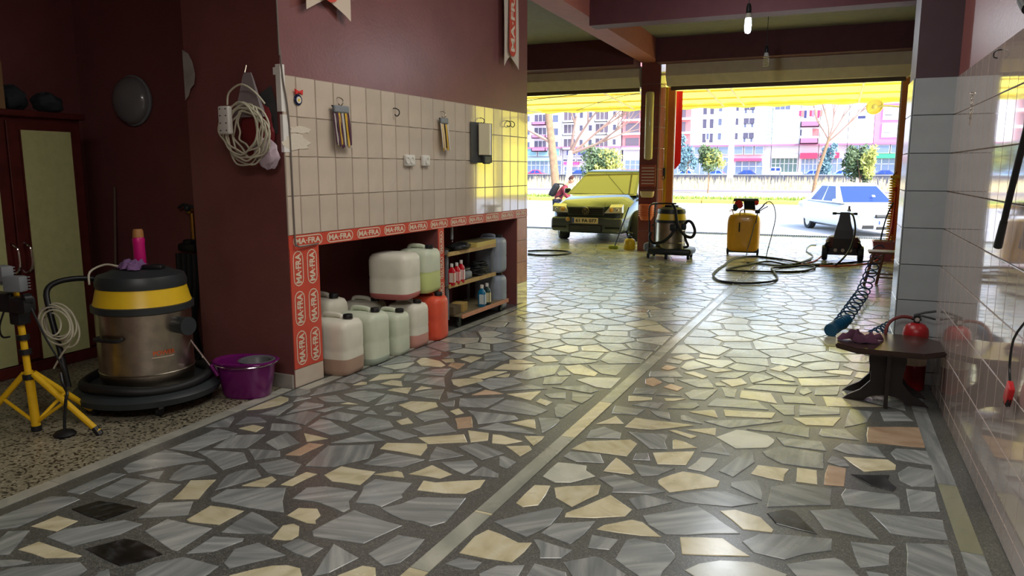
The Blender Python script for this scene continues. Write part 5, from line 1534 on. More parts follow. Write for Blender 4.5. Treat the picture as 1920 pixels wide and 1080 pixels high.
mb = MB(); mb.lathe([(.001, .06), (.40, .06), (.46, .08), (.47, .12), (.44, .15), (.36, .16), (.30, .14), (.001, .14)], n=40)
part('trolley_base', mb, M_DGREY, V, True)
mb = MB(); pts = [(.40*math.cos(a),   .40*math.sin(a), .182+.012*math.sin(3*a)) for a in [2*PI*k/24 for k in range(24)]]; mb.tube(pts, .032, 10, closed=True, smooth=2)
part('hose', mb, M_RUB, V, True)
for a in (.5, 2.2, 3.9, 5.6):
    x, y = .38*math.cos(a), .38*math.sin(a); mb = MB(); mb.lathe([(.001, -.014), (.03, -.014), (.036, 0), (.03, .014), (.001, .014)], c=(x, y, .036), axis='X', n=18); c_ = part('castor', mb, M_RUB, V, True)
    mb = MB(); mb.rbox((x, y, .06), (.04, .04, .03), .006); part('fork', mb, M_GREYP, c_)
mb = MB(); mb.tube([(-.30, -.38, .18), (-.36, -.36, .40), (-.44, -.34, .66), (-.50, -.30, .80), (-.48, -.22, .855), (-.42, -.08, .86), (-.38, .0, .82), (-.36, .02, .62), (-.33, .03, .4), (-.30, .03, .2)], .019, 10, smooth=4)
part('push_handle', mb, M_BLK, V, True)
mb = MB(); mb.tube([(-.09, -.296, .51), (-.085, -.34, .505), (.085, -.34, .505), (.09, -.296, .51)], .013, 8, smooth=3); part('side_handle', mb, M_BLK, V, True)
mb = MB(); mb.cyl((.29, -.03, .57), (.39, -.05, .57), .055, .06, 18); mb.lathe([(.04, 0), (.062, .005), (.062, .03), (.04, .03)], M=Matrix.Translation((.38, -.045, .57)) @ Vector((.97, -.2, 0)).to_track_quat('Z', 'Y').to_matrix().to_4x4(), n=18)
part('inlet', mb, M_DGREY, V, True)
T = Matrix.Rotation(.72, 4, 'Z') @ Matrix.Translation((0, -.3035, .40)) @ TH
mb = MB(); vs, fs, w_ = text2d('POWER', 1, .03)
k = .145/w_; pts = []
for v in vs:
    a = v.x*k/.3025; pts.append(Matrix.Rotation(1.12+a, 4, 'Z') @ Vector((0, -.3025, .40+v.y*.032)))
mb.add(pts, fs); part('lettering', mb, mat('orange_print', (206, 96, 50), .5), V)
mb = MB()
for i in range(8):
    a = 1.12-.24+i*.06; mb.box((.3022*math.sin(a), -.3022*math.cos(a), .372), (.0185, .002, .004), rz=a)
part('underline', mb, M_PRINT, V)
mb = MB(); mb.rbox((.11, -.0, .95), (.14, .07, .035), .012, rz=.3); part('carry_handle', mb, M_BLK, V, True)
mb = MB(); mb.tube([(-.24, -.2, .84), (-.27, -.16, .92), (-.2, -.1, .965), (-.1, -.08, .955), (-.02, -.02, .945)], .007, 6, smooth=4); part('lead', mb, M_WIRE, V, True)
rnd = random.Random(2)
for k in range(7):
    r = rnd.uniform(.08, .15); c = Vector((-.37+rnd.uniform(-.03, .03), -.34, .60+rnd.uniform(-.03, .03)))
    ax = rnd.uniform(-.5, .5)
    pts = [c+Vector((r*math.cos(2*PI*i/12)*1.0, -.02*k*.4+.04*math.sin(2*PI*i/12+ax), r*.75*math.sin(2*PI*i/12)-r*.35*math.cos(2*PI*i/12))) for i in range(12)]
    mb = MB(); mb.tube(pts, .006, 6, closed=True, smooth=3); part('cable_loop', mb, M_WIRE, V, True)
mb = MB(); mb.tube([(-.26, -.36, .62), (-.25, -.37, .50), (-.33, -.38, .40), (-.41, -.38, .30)], .007, 6, smooth=4); part('cable_tail', mb, M_WIRE, V, True)
# bottle and cloth on it
t = thing('spray_bottle', 'tall magenta bottle with tan cap standing on the big vacuum', 'bottle', (-4.37, 3.72, .935))
mb = MB(); mb.lathe([(.001, 0), (.036, 0), (.04, .01), (.038, .16), (.041, .19), (.034, .205), (.001, .205)], n=24); part('body', mb, mat('magenta_plastic', (206, 24, 120), .35), t, True)
mb = MB(); mb.lathe([(.034, .203), (.036, .205), (.034, .245), (.028, .26), (.001, .26)], n=20); part('cap', mb, mat('tan_cap', (176, 124, 70), .5), t, True)
mb = MB()
def cloth(mb, rx, ry, h, sd, n=30, m=10):
    rnd = random.Random(sd); ph = [rnd.uniform(0, 6.28) for _ in range(5)]; vs = [(0, 0, h*(.52+.75*noise.noise(Vector((sd, 0, sd*1.7)))))]; fs = []
    for j in range(1, m+1):
        for i in range(n):
            a = 2*PI*i/n; u = j/m; e = 1+.28*math.sin(3*a+ph[0])+.16*math.sin(5*a+ph[1])+.1*math.sin(9*a+ph[2])
            x, y = rx*u*e*math.cos(a), ry*u*e*math.sin(a)
            q = noise.noise(Vector((x*24+sd, y*24, sd*1.7))); q2 = abs(noise.noise(Vector((x*50, y*42+sd, 3.1))))
            z = h*(1-u**4)*(.52+.75*q)+.022*q2+.006
            vs.append((x, y, max(z, .003)))
    for i in range(n): fs.append((0, 1+i, 1+(i+1) % n))
    for j in range(m-1):
        for i in range(n): fs.append((1+j*n+i, 1+(j+1)*n+i, 1+(j+1)*n+(i+1) % n, 1+j*n+(i+1) % n))
    k = len(vs); vs2 = [(x, y, max(0, z-.004)) for x, y, z in vs]
    fs += [tuple(reversed([q+k for q in f])) for f in fs[:]]
    fs += [(1+(m-1)*n+i, 1+(m-1)*n+i+k, 1+(m-1)*n+(i+1) % n+k, 1+(m-1)*n+(i+1) % n) for i in range(n)]
    mb.add(vs+vs2, fs)
cloth(mb, .10, .09, .055, 5)
solo('microfibre_cloth', mb, mat('lilac_cloth', (124, 92, 138), .95, var=.1, bump=.3, bscale=200), 'crumpled lilac cloth lying on the big vacuum in front of bottle', 'cloth', loc=(-4.30, 3.60, .937), smooth=True)

# ---- yellow work light tripod
T_ = thing('worklight_tripod', 'yellow tripod stand with grey twin work lights at the left edge', 'tripod', (-4.44, 2.93, 0), .0)
mb = MB(); mb.cyl((0, 0, .03), (-.02, 0, .38), .026, n=16); part('lower_tube', mb, M_YEL, T_, True)
mb = MB(); mb.cyl((-.02, 0, .34), (-.045, 0, .70), .020, n=16); part('upper_tube', mb, M_YEL, T_, True)
mb = MB(); mb.cyl((0, 0, .005), (0, 0, .035), .03, n=16); part('foot_cap', mb, M_BLK, T_, True)
for z in (.345, .50, .59): 
    mb = MB(); mb.cyl((-.018-(z-.345)*.07, 0, z-.016), (-.02-(z-.345)*.07, 0, z+.016), .036, n=16); part('collar', mb, M_BLK, T_, True)
for dx, dy in ((.42, .10), (-.36, -.12), (.06, .36)):
    mb = MB(); mb.cyl((-.02+dx*.08, dy*.08, .36), (dx, dy, .02), .019, n=12); L_ = part('leg', mb, M_YEL, T_, True)
    mb = MB(); mb.cyl((dx*.94, dy*.94, .045), (dx*1.02, dy*1.02, .0), .022, n=12); part('foot', mb, M_BLK, L_, True)
    mb = MB(); mb.cyl((0, 0, .05), (dx*.52, dy*.52, .20), .011, n=8); part('brace', mb, M_YEL, L_, True)
mb = MB(); mb.rbox((-.045, -.0, .74), (.09, .08, .14), .012); mb.rbox((.02, -.02, .80), (.12, .10, .10), .02); part('clamp', mb, M_BLK, T_, True)
mb = MB(); mb.cyl((-.05, 0, .70), (-.06, 0, .96), .016, n=12); part('mast', mb, M_YEL, T_, True)
mb = MB(); mb.rbox((.07, -.04, .80), (.10, .08, .09), .02); mb.cyl((.09, -.06, .84), (.10, -.02, .84), .035, n=14); part('cable_reel', mb, M_BLK, T_, True)
for i, (x, y, z, rz_) in enumerate(((.02, -.05, .93, .3), (-.09, -.04, .985, -.2), (-.16, -.02, .96, -.5))):
    mb = MB(); mb.rbox((x, y, z), (.115, .07, .095), .012, rz=rz_); h_ = part('light_head', mb, M_GREYP, T_, True)
    mb = MB()
    for k in range(5): mb.box((x, y+.04, z-.036+k*.018), (.10, .016, .005), rz=rz_)
    part('cooling_fin', mb, M_GREYP, h_)
mb = MB(); mb.rbox((-.17, .0, .80), (.20, .08, .12), .02); part('control_box', mb, M_BLK, T_, True)
mb = MB(); mb.tube([(-.12, -.04, .76), (-.15, -.06, .66), (-.12, -.07, .60), (-.08, -.05, .60)], .006, 6, smooth=4); mb.tube([(.08, -.04, .86), (.13, -.03, .75), (.17, 0, .6), (.22, .05, .42), (.25, .06, .30)], .006, 6, smooth=4); part('cable', mb, M_BLK, T_, True)
t = thing('plunger', 'small black rubber foot disc on a rod beside tripod leg', 'tool', (-4.20, 2.94, 0))
mb = MB(); mb.lathe([(.001, 0), (.058, 0), (.064, .012), (.05, .028), (.02, .034), (.001, .034)], n=24); part('disc', mb, M_RUB, t, True)
mb = MB(); mb.tube([(0, 0, .03), (-.0, .01, .12), (.01, .02, .22), (.0, .04, .26), (-.06, .06, .30), (-.10, .08, .36)], .009, 8, smooth=4); part('rod', mb, M_BLK, t, True)

# ---- mop bucket
t = thing('mop_bucket', 'oval metallic purple mop bucket with grey wringer on the terrazzo', 'bucket', (-3.76, 4.02, 0), .30)
rings = []
for a, b_, z in ((.155, .115, 0), (.17, .13, .02), (.205, .150, .22), (.212, .155, .245), (.232, .172, .25), (.236, .175, .262), (.224, .165, .268), (.20, .146, .255), (.165, .125, .04), (.001, .001, .035)):
    rings.append([Vector((a*math.cos(2*PI*i/36), b_*math.sin(2*PI*i/36)*(1+.10*math.cos(4*PI*i/36)), z)) for i in range(36)])
mb = MB(); mb.loft(rings); part('tub', mb, mat('metallic_purple_plastic', (112, 22, 104), .28, .2, coat=.4), t, True)
mb = MB(); mb.lathe([(.118, .262), (.128, .268), (.118, .272), (.10, .262), (.085, .21), (.06, .18), (.001, .178)], c=(.085, -.01, 0), n=30, caps=False); wr = part('wringer', mb, mat('grey_wringer', (88, 88, 92), .4), t, True)
mb = MB()
for k in range(26):
    a = 2*PI*k/26
    mb.cyl((.085+.115*math.cos(a), -.01+.115*math.sin(a), .262), (.085+.08*math.cos(a), -.01+.08*math.sin(a), .205), .0025, n=5)
part('rib', mb, M_BLK, wr, kind='stuff')
mb = MB(); mb.tube([(.236*math.cos(a), .175*math.sin(a)-.002, .262-.02*abs(math.sin(a/1))) for a in [-PI+PI*k/16 for k in range(17)]], .004, 6); part('bail', mb, M_CHROME, t, True)
t = thing('mop', 'short chrome mop with purple grip resting in the bucket', 'mop', (-3.90, 3.86, .20))
mb = MB(); mb.cyl((0, 0, 0), (-.17, -.09, .30), .008, n=10); part('shaft', mb, M_CHROME, t, True)
mb = MB(); mb.cyl((-.165, -.088, .29), (-.18, -.095, .32), .012, n=10); mb.cyl((.02, .01, -.03), (-.02, -.01, .05), .014, n=10); part('grip', mb, MATS['metallic_purple_plastic'], t, True)

# ================================================================== NICHE: CANISTERS
M_LID = mat('black_screw_lid', (22, 22, 24), .5)
def canister(name, loc, L, W, H, label, body, liquid=None, lvl=0, liq_m=None, rz=0, cap=True, group='plastic canisters in the niche', flat=False):
    """L along x (handle direction), W along y; shoulders, moulded handle and screw lid"""
    t = thing(name, label, 'canister', loc, rz, group)
    hl, hw = L/2, W/2
    def ring(k, z, dx=0): return srect(hl*k[0], hw*k[1], z, 32, 5, dx)
    prof = [((.86, .84), 0), ((.96, .95), .015), ((1, 1), .045), ((1, 1), H*.40), ((.985, .98), H*.44), ((1, 1), H*.48), ((1, 1), H*.80), ((.97, .95), H*.87), ((.88, .84), H*.925), ((.70, .62), H*.95), ((.02, .02), H*.955)]
    if liquid is None or lvl <= 0:
        mb = MB(); mb.loft([ring(k, z) for k, z in prof]); part('body', mb, body, t, True)
    else:
        lo = [p for p in prof if p[1] < lvl]+[((1, 1), lvl)]; hi = [((1, 1), lvl)]+[p for p in prof if p[1] > lvl]
        mb = MB(); mb.loft([ring(k, z) for k, z in hi], caps=False); part('body', mb, body, t, True)
        mb = MB(); mb.loft([ring(k, z) for k, z in lo], caps=False); part('liquid_fill', mb, liquid, t, True)
    if cap:
        mb = MB(); mb.cyl((hl*.62, 0, H*.92), (hl*.62, 0, H*.965), .031, n=20); part('neck', mb, body, t, True)
        mb = MB(); mb.lathe([(.033, H*.955), (.038, H*.958), (.038, H*1.02), (.034, H*1.03), (.001, H*1.03)], c=(hl*.62, 0, 0), n=20); part('lid', mb, M_LID, t, True)
        for k in range(0):
            pass
        mb = MB(); mb.tube([(hl*.36, 0, H*.93), (hl*.26, 0, H*.99), (-hl*.1, 0, H*1.01), (-hl*.55, 0, H*1.0), (-hl*.66, 0, H*.92)], .019, 10, smooth=4); part('handle', mb, body, t, True)
    return t
def plast(name, rgb, **k):
    m = mat(name, rgb, .4, **k); b = m.node_tree.nodes['Principled BSDF']
    b.inputs['Subsurface Weight'].default_value = .25; b.inputs['Subsurface Radius'].default_value = (.05, .05, .04); b.inputs['Subsurface Scale'].default_value = .3
    return m
P_W = plast('milky_plastic', (222, 220, 204), var=.06); P_G = plast('greenish_milky_plastic', (206, 214, 192), var=.06)
L_BR = plast('brownish_fill', (176, 148, 128)); L_GN = plast('green_grey_fill', (168, 182, 166)); L_PK = plast('pink_fill', (206, 152, 138)); L_RD = plast('red_fill', (190, 108, 106)); L_LM = plast('lime_fill', (200, 212, 140))
P_O = plast('orange_red_plastic', (226, 92, 66), var=.05); P_BL = plast('blue_grey_plastic', (150, 160, 172), var=.05)
canister('canister', (-3.56, 4.81, 0), .38, .30, .46, 'milky canister with brown liquid, the one nearest the sticker post', P_W, L_BR, .135, rz=.03)
canister('canister', (-3.53, 5.16, 0), .37, .285, .455, 'milky canister with a little green grey liquid, second from the post', P_G, L_GN, .06, rz=-.02)
canister('canister', (-3.48, 5.50, 0), .28, .235, .39, 'smaller pale green canister in the middle of the front row', P_G, rz=.02)
canister('canister', (-3.50, 5.82, 0), .33, .265, .42, 'milky canister with pink liquid left of the orange red one', P_W, L_PK, .12, rz=-.03)
canister('canister', (-3.46, 6.15, 0), .32, .25, .44, 'orange red canister at the right end of the front row', P_O, rz=.02)
canister('canister', (-3.56, 5.71, .46), .40, .34, .43, 'large milky canister with red liquid lying on top of the row', P_W, L_RD, .055, rz=.08, cap=False)
canister('canister', (-3.53, 6.10, .46), .34, .31, .43, 'milky canister with lime green liquid standing on top of the row', P_G, L_LM, .20, rz=.03, cap=True)
canister('canister', (-3.98, 4.82, 0), .36, .285, .50, 'dim canister in the back of the niche behind brown one', P_W, rz=.3)
canister('canister', (-3.96, 5.20, 0), .36, .285, .54, 'dim canister at the back of the niche behind the second one', P_W, rz=-.1)
canister('canister', (-3.93, 5.76, 0), .36, .285, .42, 'dim canister holding up the large one at the back', P_W, rz=.1)
canister('canister', (-3.56, 7.78, 0), .34, .24, .42, 'blue grey canister on the floor behind the rolling rack', P_BL, rz=0)
canister('canister', (-3.56, 7.78, .435), .34, .24, .42, 'blue grey canister stacked upon the other behind the rolling rack', P_BL, rz=0, cap=True)

# ---- rolling rack with shelves
RK = thing('rolling_rack', 'low three tier rolling rack of pale boards in the right niche', 'rack', (-3.58, 7.12, 0), -.04)
for z, y0, y1, xf in ((.755, -.56, .50, .13), (.43, -.54, .50, .13), (.115, -.46, .62, .23)):
    mb = MB(); mb.bb(-.22, xf, y0, y1, z, z+.014); sh = part('shelf', mb, mat('shelf_board', (124, 112, 84), .6, var=.15), RK)
    mb = MB(); mb.bb(xf-.002, xf+.014, y0, y1, z-.012, z+.028); part('front_edge', mb, M_WOODL if z > .2 else mat('pinkish_wood_edge', (206, 148, 116), .55, var=.1), sh)
for x in (-.21, .10):
    for y in (-.52, .49):
        mb = MB(); mb.bb(x-.012, x+.012, y-.012, y+.012, .09, .80); part('upright', mb, M_GREYP, RK)
for x in (-.18, .17):
    for y in (-.42, .56):
        mb = MB(); mb.lathe([(.001, -.012), (.032, -.012), (.036, 0), (.032, .012), (.001, .012)], c=(x, y, .036), axis='X', n=18); c_ = part('castor', mb, M_RUB, RK, True)
        mb = MB(); mb.bb(x-.018, x+.018, y-.02, y+.02, .06, .116); part('fork', mb, M_BLK, c_)
def bottle(loc, liq, label, lab=(224, 206, 190), h=.20, r=.036, cap=None, rz=0):
    t = thing('bottle', label, 'bottle', loc, rz, 'bottles on the rolling rack')
    mb = MB(); mb.loft([srect(r*k, r*.72*k, z, 20, 3.2) for k, z in ((.9, 0), (1, .01), (1, h*.62), (.85, h*.72), (.45, h*.80), (.40, h*.86))]); part('body', mb, liq, t, True)
    mb = MB(); mb.cyl((0, 0, h*.85), (0, 0, h), r*.46, n=16); part('cap', mb, cap or M_WHITEP, t, True)
    mb = MB(); mb.bb(-r*.4, r*.92, -r*.755, -r*.725, h*.14, h*.58); mb.bb(r*1.0, r*1.03, -r*.5, r*.5, h*.14, h*.58); part('paper_label', mb, mat('label_%d' % lab[0], lab, .5), t)
RL = mat('red_liquid', (190, 22, 36), .15, coat=.6); TL = mat('teal_liquid', (20, 110, 150), .15, coat=.6); DL = mat('dark_green_liquid', (34, 62, 60), .15, coat=.6)
bottle((-3.46, 6.62, .445), RL, 'red bottle on the middle shelf nearest the sticker post', h=.22)
bottle((-3.47, 6.75, .445), RL, 'red bottle with white label, middle one of three on the shelf', (240, 190, 180), h=.215)
bottle((-3.47, 6.85, .445), RL, 'red bottle with white label, right one of three on the shelf', (232, 214, 206), h=.23)
bottle((-3.40, 7.20, .13), TL, 'teal blue bottle on the lowest shelf of the rack', (200, 214, 216), h=.24, r=.042)
bottle((-3.40, 7.33, .13), DL, 'dark green bottle with cream label on the lowest shelf', (226, 216, 170), h=.24, r=.040)
t = thing('tool_case', 'flat yellow cream box lying on the top shelf of the rack', 'box', (-3.56, 7.40, .77))
mb = MB(); mb.rbox((0, 0, .028), (.26, .50, .056), .006); part('box', mb, mat('yellow_board', (206, 184, 100), .5), t)
mb = MB(); mb.box((.0, 0, .058), (.24, .48, .004)); part('lid', mb, mat('dull_olive_lid', (120, 112, 76), .6), t)
mb = MB(); crumple(mb, (0, 0, .04), (.10, .18, .04), 31); solo('black_bag', mb, M_BLK, 'crumpled black plastic bag on the left of the top shelf', 'bag', loc=(-3.50, 6.88, .775), smooth=True)
t = thing('orbital_sander', 'small grey power sander on the middle shelf beside red bottles', 'tool', (-3.52, 7.03, .445))
mb = MB(); mb.rbox((0, 0, .05), (.12, .16, .09), .03, 3); part('housing', mb, M_GREYP, t, True)
mb = MB(); mb.rbox((0, 0, .108), (.07, .16, .04), .018, 3); part('grip', mb, M_BLK, t, True)
mb = MB(); mb.rbox((0, 0, .008), (.11, .12, .016), .004); part('pad', mb, M_BLK, t)
t = thing('cable_pile', 'tangle of black hoses on the middle shelf at its right', 'cables', (-3.52, 7.38, .445)); rnd = random.Random(9)
for k in range(7):
    r = rnd.uniform(.07, .13); mb = MB(); mb.tube([(rnd.uniform(-.02, .02)+r*.7*math.cos(2*PI*i/10), r*1.2*math.sin(2*PI*i/10), .014+.02*k+rnd.uniform(0, .01)) for i in range(10)], .012, 7, closed=True, smooth=2); part('loop', mb, M_RUB, t, True)
for k, (y, s_, c_, l) in enumerate(((6.72, .16, (96, 82, 60), 'dark brown small carton on the lowest shelf, left'), (6.90, .14, (176, 148, 84), 'tan small carton on the lowest shelf, right'))):
    mb = MB(); mb.rbox((0, 0, .045), (.14, s_, .09), .004, 1); mb.box((0, 0, .0915), (.145, .03, .003)); solo('small_carton', mb, mat('carton_%d' % k, c_, .8), l, 'box', loc=(-3.52, y, .13), rz=.15*k)
t = thing('hook_strap', 'short grey strap hanging from the niche ceiling above the rack', 'strap', (-3.52, 6.75, .90))
mb = MB(); mb.rbox((0, 0, .06), (.02, .03, .13), .005); part('strap', mb, M_GREYP, t)
mb = MB(); mb.tube([(0, 0, .0), (0, .015, -.015), (0, 0, -.03), (0, -.015, -.02)], .004, 6, smooth=3); part('hook', mb, M_STEEL, t, True)
# ================================================================== RIGHT SIDE
# octagonal stool table with shaped board feet
t = thing('octagonal_table', 'low dark stained table with clipped corners and shaped board legs', 'table', (.44, 5.70, 0), -.02)
W_, D_, c_ = .335, .30, .13
poly = [(-W_+c_, -D_), (W_-c_, -D_), (W_, -D_+c_), (W_, D_-c_), (W_-c_, D_), (-W_+c_, D_), (-W_, D_-c_), (-W_, -D_+c_)]
mb = MB(); mb.prism([(x*.985, y*.985) for x, y in poly], .375, .385); mb.prism(poly, .385, .405); mb.prism([(x*.975, y*.975) for x, y in poly], .405, .412); part('top', mb, M_WOODD, t)
half = [(.10, .37), (.105, .30), (.09, .22), (.10, .15), (.16, .08), (.235, .035), (.27, .0), (.14, .0), (.11, .03), (.06, .052), (.0, .06)]
out = [(x, z) for x, z in half]+[(-x, z) for x, z in reversed(half[:-1])]
out = [(x*1.12 if z > .2 else x, z) for x, z in out]
for T in (Matrix(((1,0,0,0),(0,0,-1,-.10),(0,1,0,0),(0,0,0,1))), Matrix(((1,0,0,0),(0,0,-1,.12),(0,1,0,0),(0,0,0,1)))):
    mb = MB(); mb.prism(out, -.012, .012, T); part('leg_board', mb, mat('near_black_wood', (26, 18, 16), .35, var=.2), t)
mb = MB(); mb.bb(-.012, .012, -.26, .24, .20, .37); mb.bb(-.012, .012, -.25, -.19, 0, .2); part('cross_board', mb, MATS['near_black_wood'], t)
mb = MB(); cloth(mb, .125, .085, .085, 15)
solo('purple_cloth', mb, mat('dark_purple_cloth', (74, 42, 62), .95, var=.12, bump=.3, bscale=200), 'crumpled dark purple cloth on the low octagonal table', 'cloth', loc=(.27, 5.66, .412), rz=.3, smooth=True)
mb = MB(); crumple(mb, (0, 0, .03), (.05, .04, .03), 77); solo('crumpled_tissue', mb, mat('white_tissue', (222, 216, 214), .9), 'crumpled white tissue on the floor under the low table', 'tissue', loc=(.40, 5.66, 0), smooth=True)
# fire extinguisher
t = thing('fire_extinguisher', 'red fire extinguisher standing behind the low table by the column', 'extinguisher', (.64, 6.06, 0))
mb = MB(); mb.lathe([(.001, 0), (.075, 0), (.085, .012), (.087, .42), (.082, .455), (.06, .485), (.03, .497), (.001, .498)], n=30); part('cylinder', mb, mat('extinguisher_red', (140, 20, 26), .35), t, True)
mb = MB(); mb.cyl((0, 0, .49), (0, 0, .54), .022, n=14); mb.cyl((-.035, 0, .525), (.03, 0, .525), .012, n=10); part('valve', mb, M_BLK, t, True)
mb = MB(); mb.cyl((-.0, -.035, .525), (0, -.02, .525), .016, n=14); part('gauge', mb, M_CHROME, t, True)
mb = MB(); mb.tube([(-.02, 0, .55), (.05, 0, .575), (.12, 0, .59)], .008, 8); part('lever', mb, M_BLK, t, True)
mb = MB(); mb.tube([(-.02, 0, .545), (.04, 0, .548), (.12, 0, .53)], .007, 8); part('handle', mb, M_BLK, t, True)
mb = MB(); mb.tube([(-.03, 0, .53), (-.10, -.01, .535), (-.17, -.03, .50), (-.20, -.06, .43), (-.19, -.07, .36)], .012, 8, smooth=4); part('hose', mb, mat('dark_red_hose', (96, 30, 28), .5), t, True)
mb = MB(); mb.lathe([(.088, .19), (.0885, .20), (.0885, .30), (.088, .31)], n=30, caps=False); part('paper_label', mb, M_PRINT, t)
# black pole / hose end hung on the right wall
t = thing('black_lance', 'black curved lance hanging on the right tiled wall', 'hose', (.725, 3.78, 1.22))
mb = MB(); mb.tube([(.0, .22, .05), (.0, .16, .14), (.0, .09, .26), (.0, .0, .40), (.0, -.14, .62), (-.0, -.2, .80), (0, -.12, .95), (0, .10, 1.05), (0, .21, 1.10)], .014, 10, smooth=4); part('shaft', mb, M_RUB, t, True)
mb = MB(); mb.cyl((0, .23, .03), (0, .155, .15), .019, .016, n=12); part('nozzle', mb, M_BLK, t, True)
mb = MB(); mb.cyl((0, .10, 1.05), (0, .22, 1.11), .026, n=12); part('grip', mb, M_RUB, t, True)
mb = MB(); mb.tube([(.052, -.14, .90), (.01, -.14, .90), (-.02, -.14, .92)], .006, 6); part('hook', mb, M_STEEL, t, True)
# hook and key chain
t = thing('key_chain', 'thin chain with a small key hanging high on right wall', 'chain', (.775, 5.45, 1.94))
for k in range(9):
    mb = MB(); r = .009; R3 = Matrix.Translation((-.006, 0, .115-k*.0145)) @ Matrix.Rotation(PI/2*(k % 2), 4, 'Z')
    mb.tube([R3 @ Vector((0, r*.6*math.cos(a), r*math.sin(a))) for a in [2*PI*i/8 for i in range(8)]], .0016, 5, closed=True); part('chain_link', mb, M_STEEL, t, True)
mb = MB(); mb.lathe([(.006, -.002), (.014, -.002), (.014, .002), (.006, .002)], c=(-.006, 0, -.02), axis='X', n=14, caps=False); mb.box((-.006, 0, -.05), (.003, .008, .04)); mb.box((-.006, .006, -.062), (.003, .010, .006)); part('key', mb, M_STEEL, t)
mb = MB(); mb.tube([(.004, 0, .125), (-.01, 0, .128), (-.016, 0, .12)], .003, 6); part('nail', mb, M_STEEL, t, True)
mb = MB(); mb.tube([(.0, 0, .02), (-.02, .005, .02), (-.035, .012, .01), (-.035, .015, -.012), (-.018, .01, -.02)], .0035, 6, smooth=3)
solo('wall_hook', mb, M_BLK, 'single dark screw hook high on the right tiled wall', 'hook', loc=(.777, 4.66, 2.19), smooth=True)
t = thing('red_brush', 'red handled brush on a cord low on the right wall edge', 'brush', (.745, 3.62, .62))
mb = MB(); mb.rbox((0, -.02, .05), (.025, .06, .10), .008, rot=(.5, 0, 0)); part('head', mb, mat('red_plastic', (190, 30, 36), .4), t, True)
mb = MB(); mb.tube([(0, -.02, .1), (.0, .02, .16), (0, 0, .28), (.03, -.02, .36)], .005, 6, smooth=3); part('cord', mb, M_BLK, t, True)
mb = MB()
for k in range(12): mb.cyl((-.005+.01*(k % 2), -.045+.005*k, .03), (-.01+.01*(k % 2), -.055+.006*k, -.0), .003, n=5)
part('bristles', mb, M_BLK, t, kind='stuff')

# blue coiled air hose
t = thing('coiled_air_hose', 'blue coiled air hose stretched from stool to its blue bell end', 'hose', (.15, 7.70, 0))
pa, pb = Vector((.72-.15, 12.3-7.7, .42)), Vector((.02, .22, .06)); n = 15*16; pts = []
for i in range(n+1):
    u = i/n; c = pa.lerp(pb, u); c.z = max(.075, c.z-.22*math.sin(PI*u)*.9+.03); a = 2*PI*15*u; r = .070+.008*math.sin(3*u)
    pts.append(c+Vector((r*math.cos(a), 0, r*math.sin(a)*.8)))
mb = MB(); mb.tube(pts, .0088, 6); part('coil', mb, mat('navy_hose', (24, 62, 96), .35), t, True)
bp_ = spline([Vector(p) for p in ((-.06, .0, .062), (-.03, .08, .075), (.03, .15, .11), (.10, .20, .16))], 8)
mb = MB(); mb.tube(bp_, .058, 16, taper=.82)
for k in range(1, 22, 2):
    p = bp_[k]; d = (bp_[k+1]-bp_[k-1]).normalized() if k+1 < len(bp_) else Vector((0, 0, 1)); q = d.to_track_quat('Z', 'Y').to_matrix().to_4x4()
    r = .060*(1-.18*k/24); mb.lathe([(r-.006, -.008), (r+.006, -.003), (r+.006, .003), (r-.006, .008)], M=Matrix.Translation(p) @ q, n=20, caps=False)
part('bell', mb, mat('teal_blue_plastic', (22, 78, 112), .35), t, True)
t = thing('coiled_air_hose', 'short stretch of blue coiled hose by the column behind table', 'hose', (.42, 7.3, 0))
pts = []
for i in range(7*12+1):
    u = i/84; a = 2*PI*7*u; r = .07*(1-u*.7); c = Vector((-.02, -.1, .10)).lerp(Vector((.22, .62, .16)), u); pts.append(c+Vector((r*math.cos(a), 0, r*math.sin(a))))
mb = MB(); mb.tube(pts, .008, 6); part('coil', mb, MATS['navy_hose'], t, True)

# wooden stool by the column, seen in part
t = thing('wooden_stool', 'small dark wooden stool half hidden behind the tiled column', 'stool', (.76, 11.75, 0), .0)
M_ST = mat('brown_stool_wood', (92, 60, 42), .5, var=.2)
mb = MB(); mb.rbox((.08, .05, .44), (.56, .36, .03), .01); part('seat', mb, M_ST, t)
for x, y, dx in ((-.24, -.30, .10), (-.08, -.18, .07), (.34, -.22, -.04), (.34, .2, -.04)):
    mb = MB(); mb.tube([(x, y, 0), (x+dx, y*.6, .44)], .022, 6); part('leg', mb, M_ST, t)
for z in (.10, .15):
    mb = MB(); mb.cyl((-.08, -.17, z), (.34, -.2, z), .012, n=8); part('stretcher', mb, M_ST, t, True)
for z in (.16, .30):
    mb = MB(); mb.cyl((-.2, -.27, z), (-.05, -.16, z), .012, n=8); part('stretcher', mb, M_ST, t, True)

# crate / bucket by right post
t = thing('red_tub', 'dull red and brown square tub standing at the right gate post', 'tub', (.93, 14.75, 0))
mb = MB(); mb.loft([[Vector((sx*a, sy*a, z)) for sx, sy in ((-1, -1), (1, -1), (1, 1), (-1, 1))] for a, z in ((.13, 0), (.17, .33), (.18, .33), (.18, .35), (.155, .35), (.12, .02))]); part('tub', mb, mat('dull_red_plastic', (158, 84, 84), .5), t)
mb = MB(); mb.rbox((0, 0, .33), (.28, .28, .06), .02); part('rags', mb, mat('brown_rag', (96, 64, 50), .9), t, True)
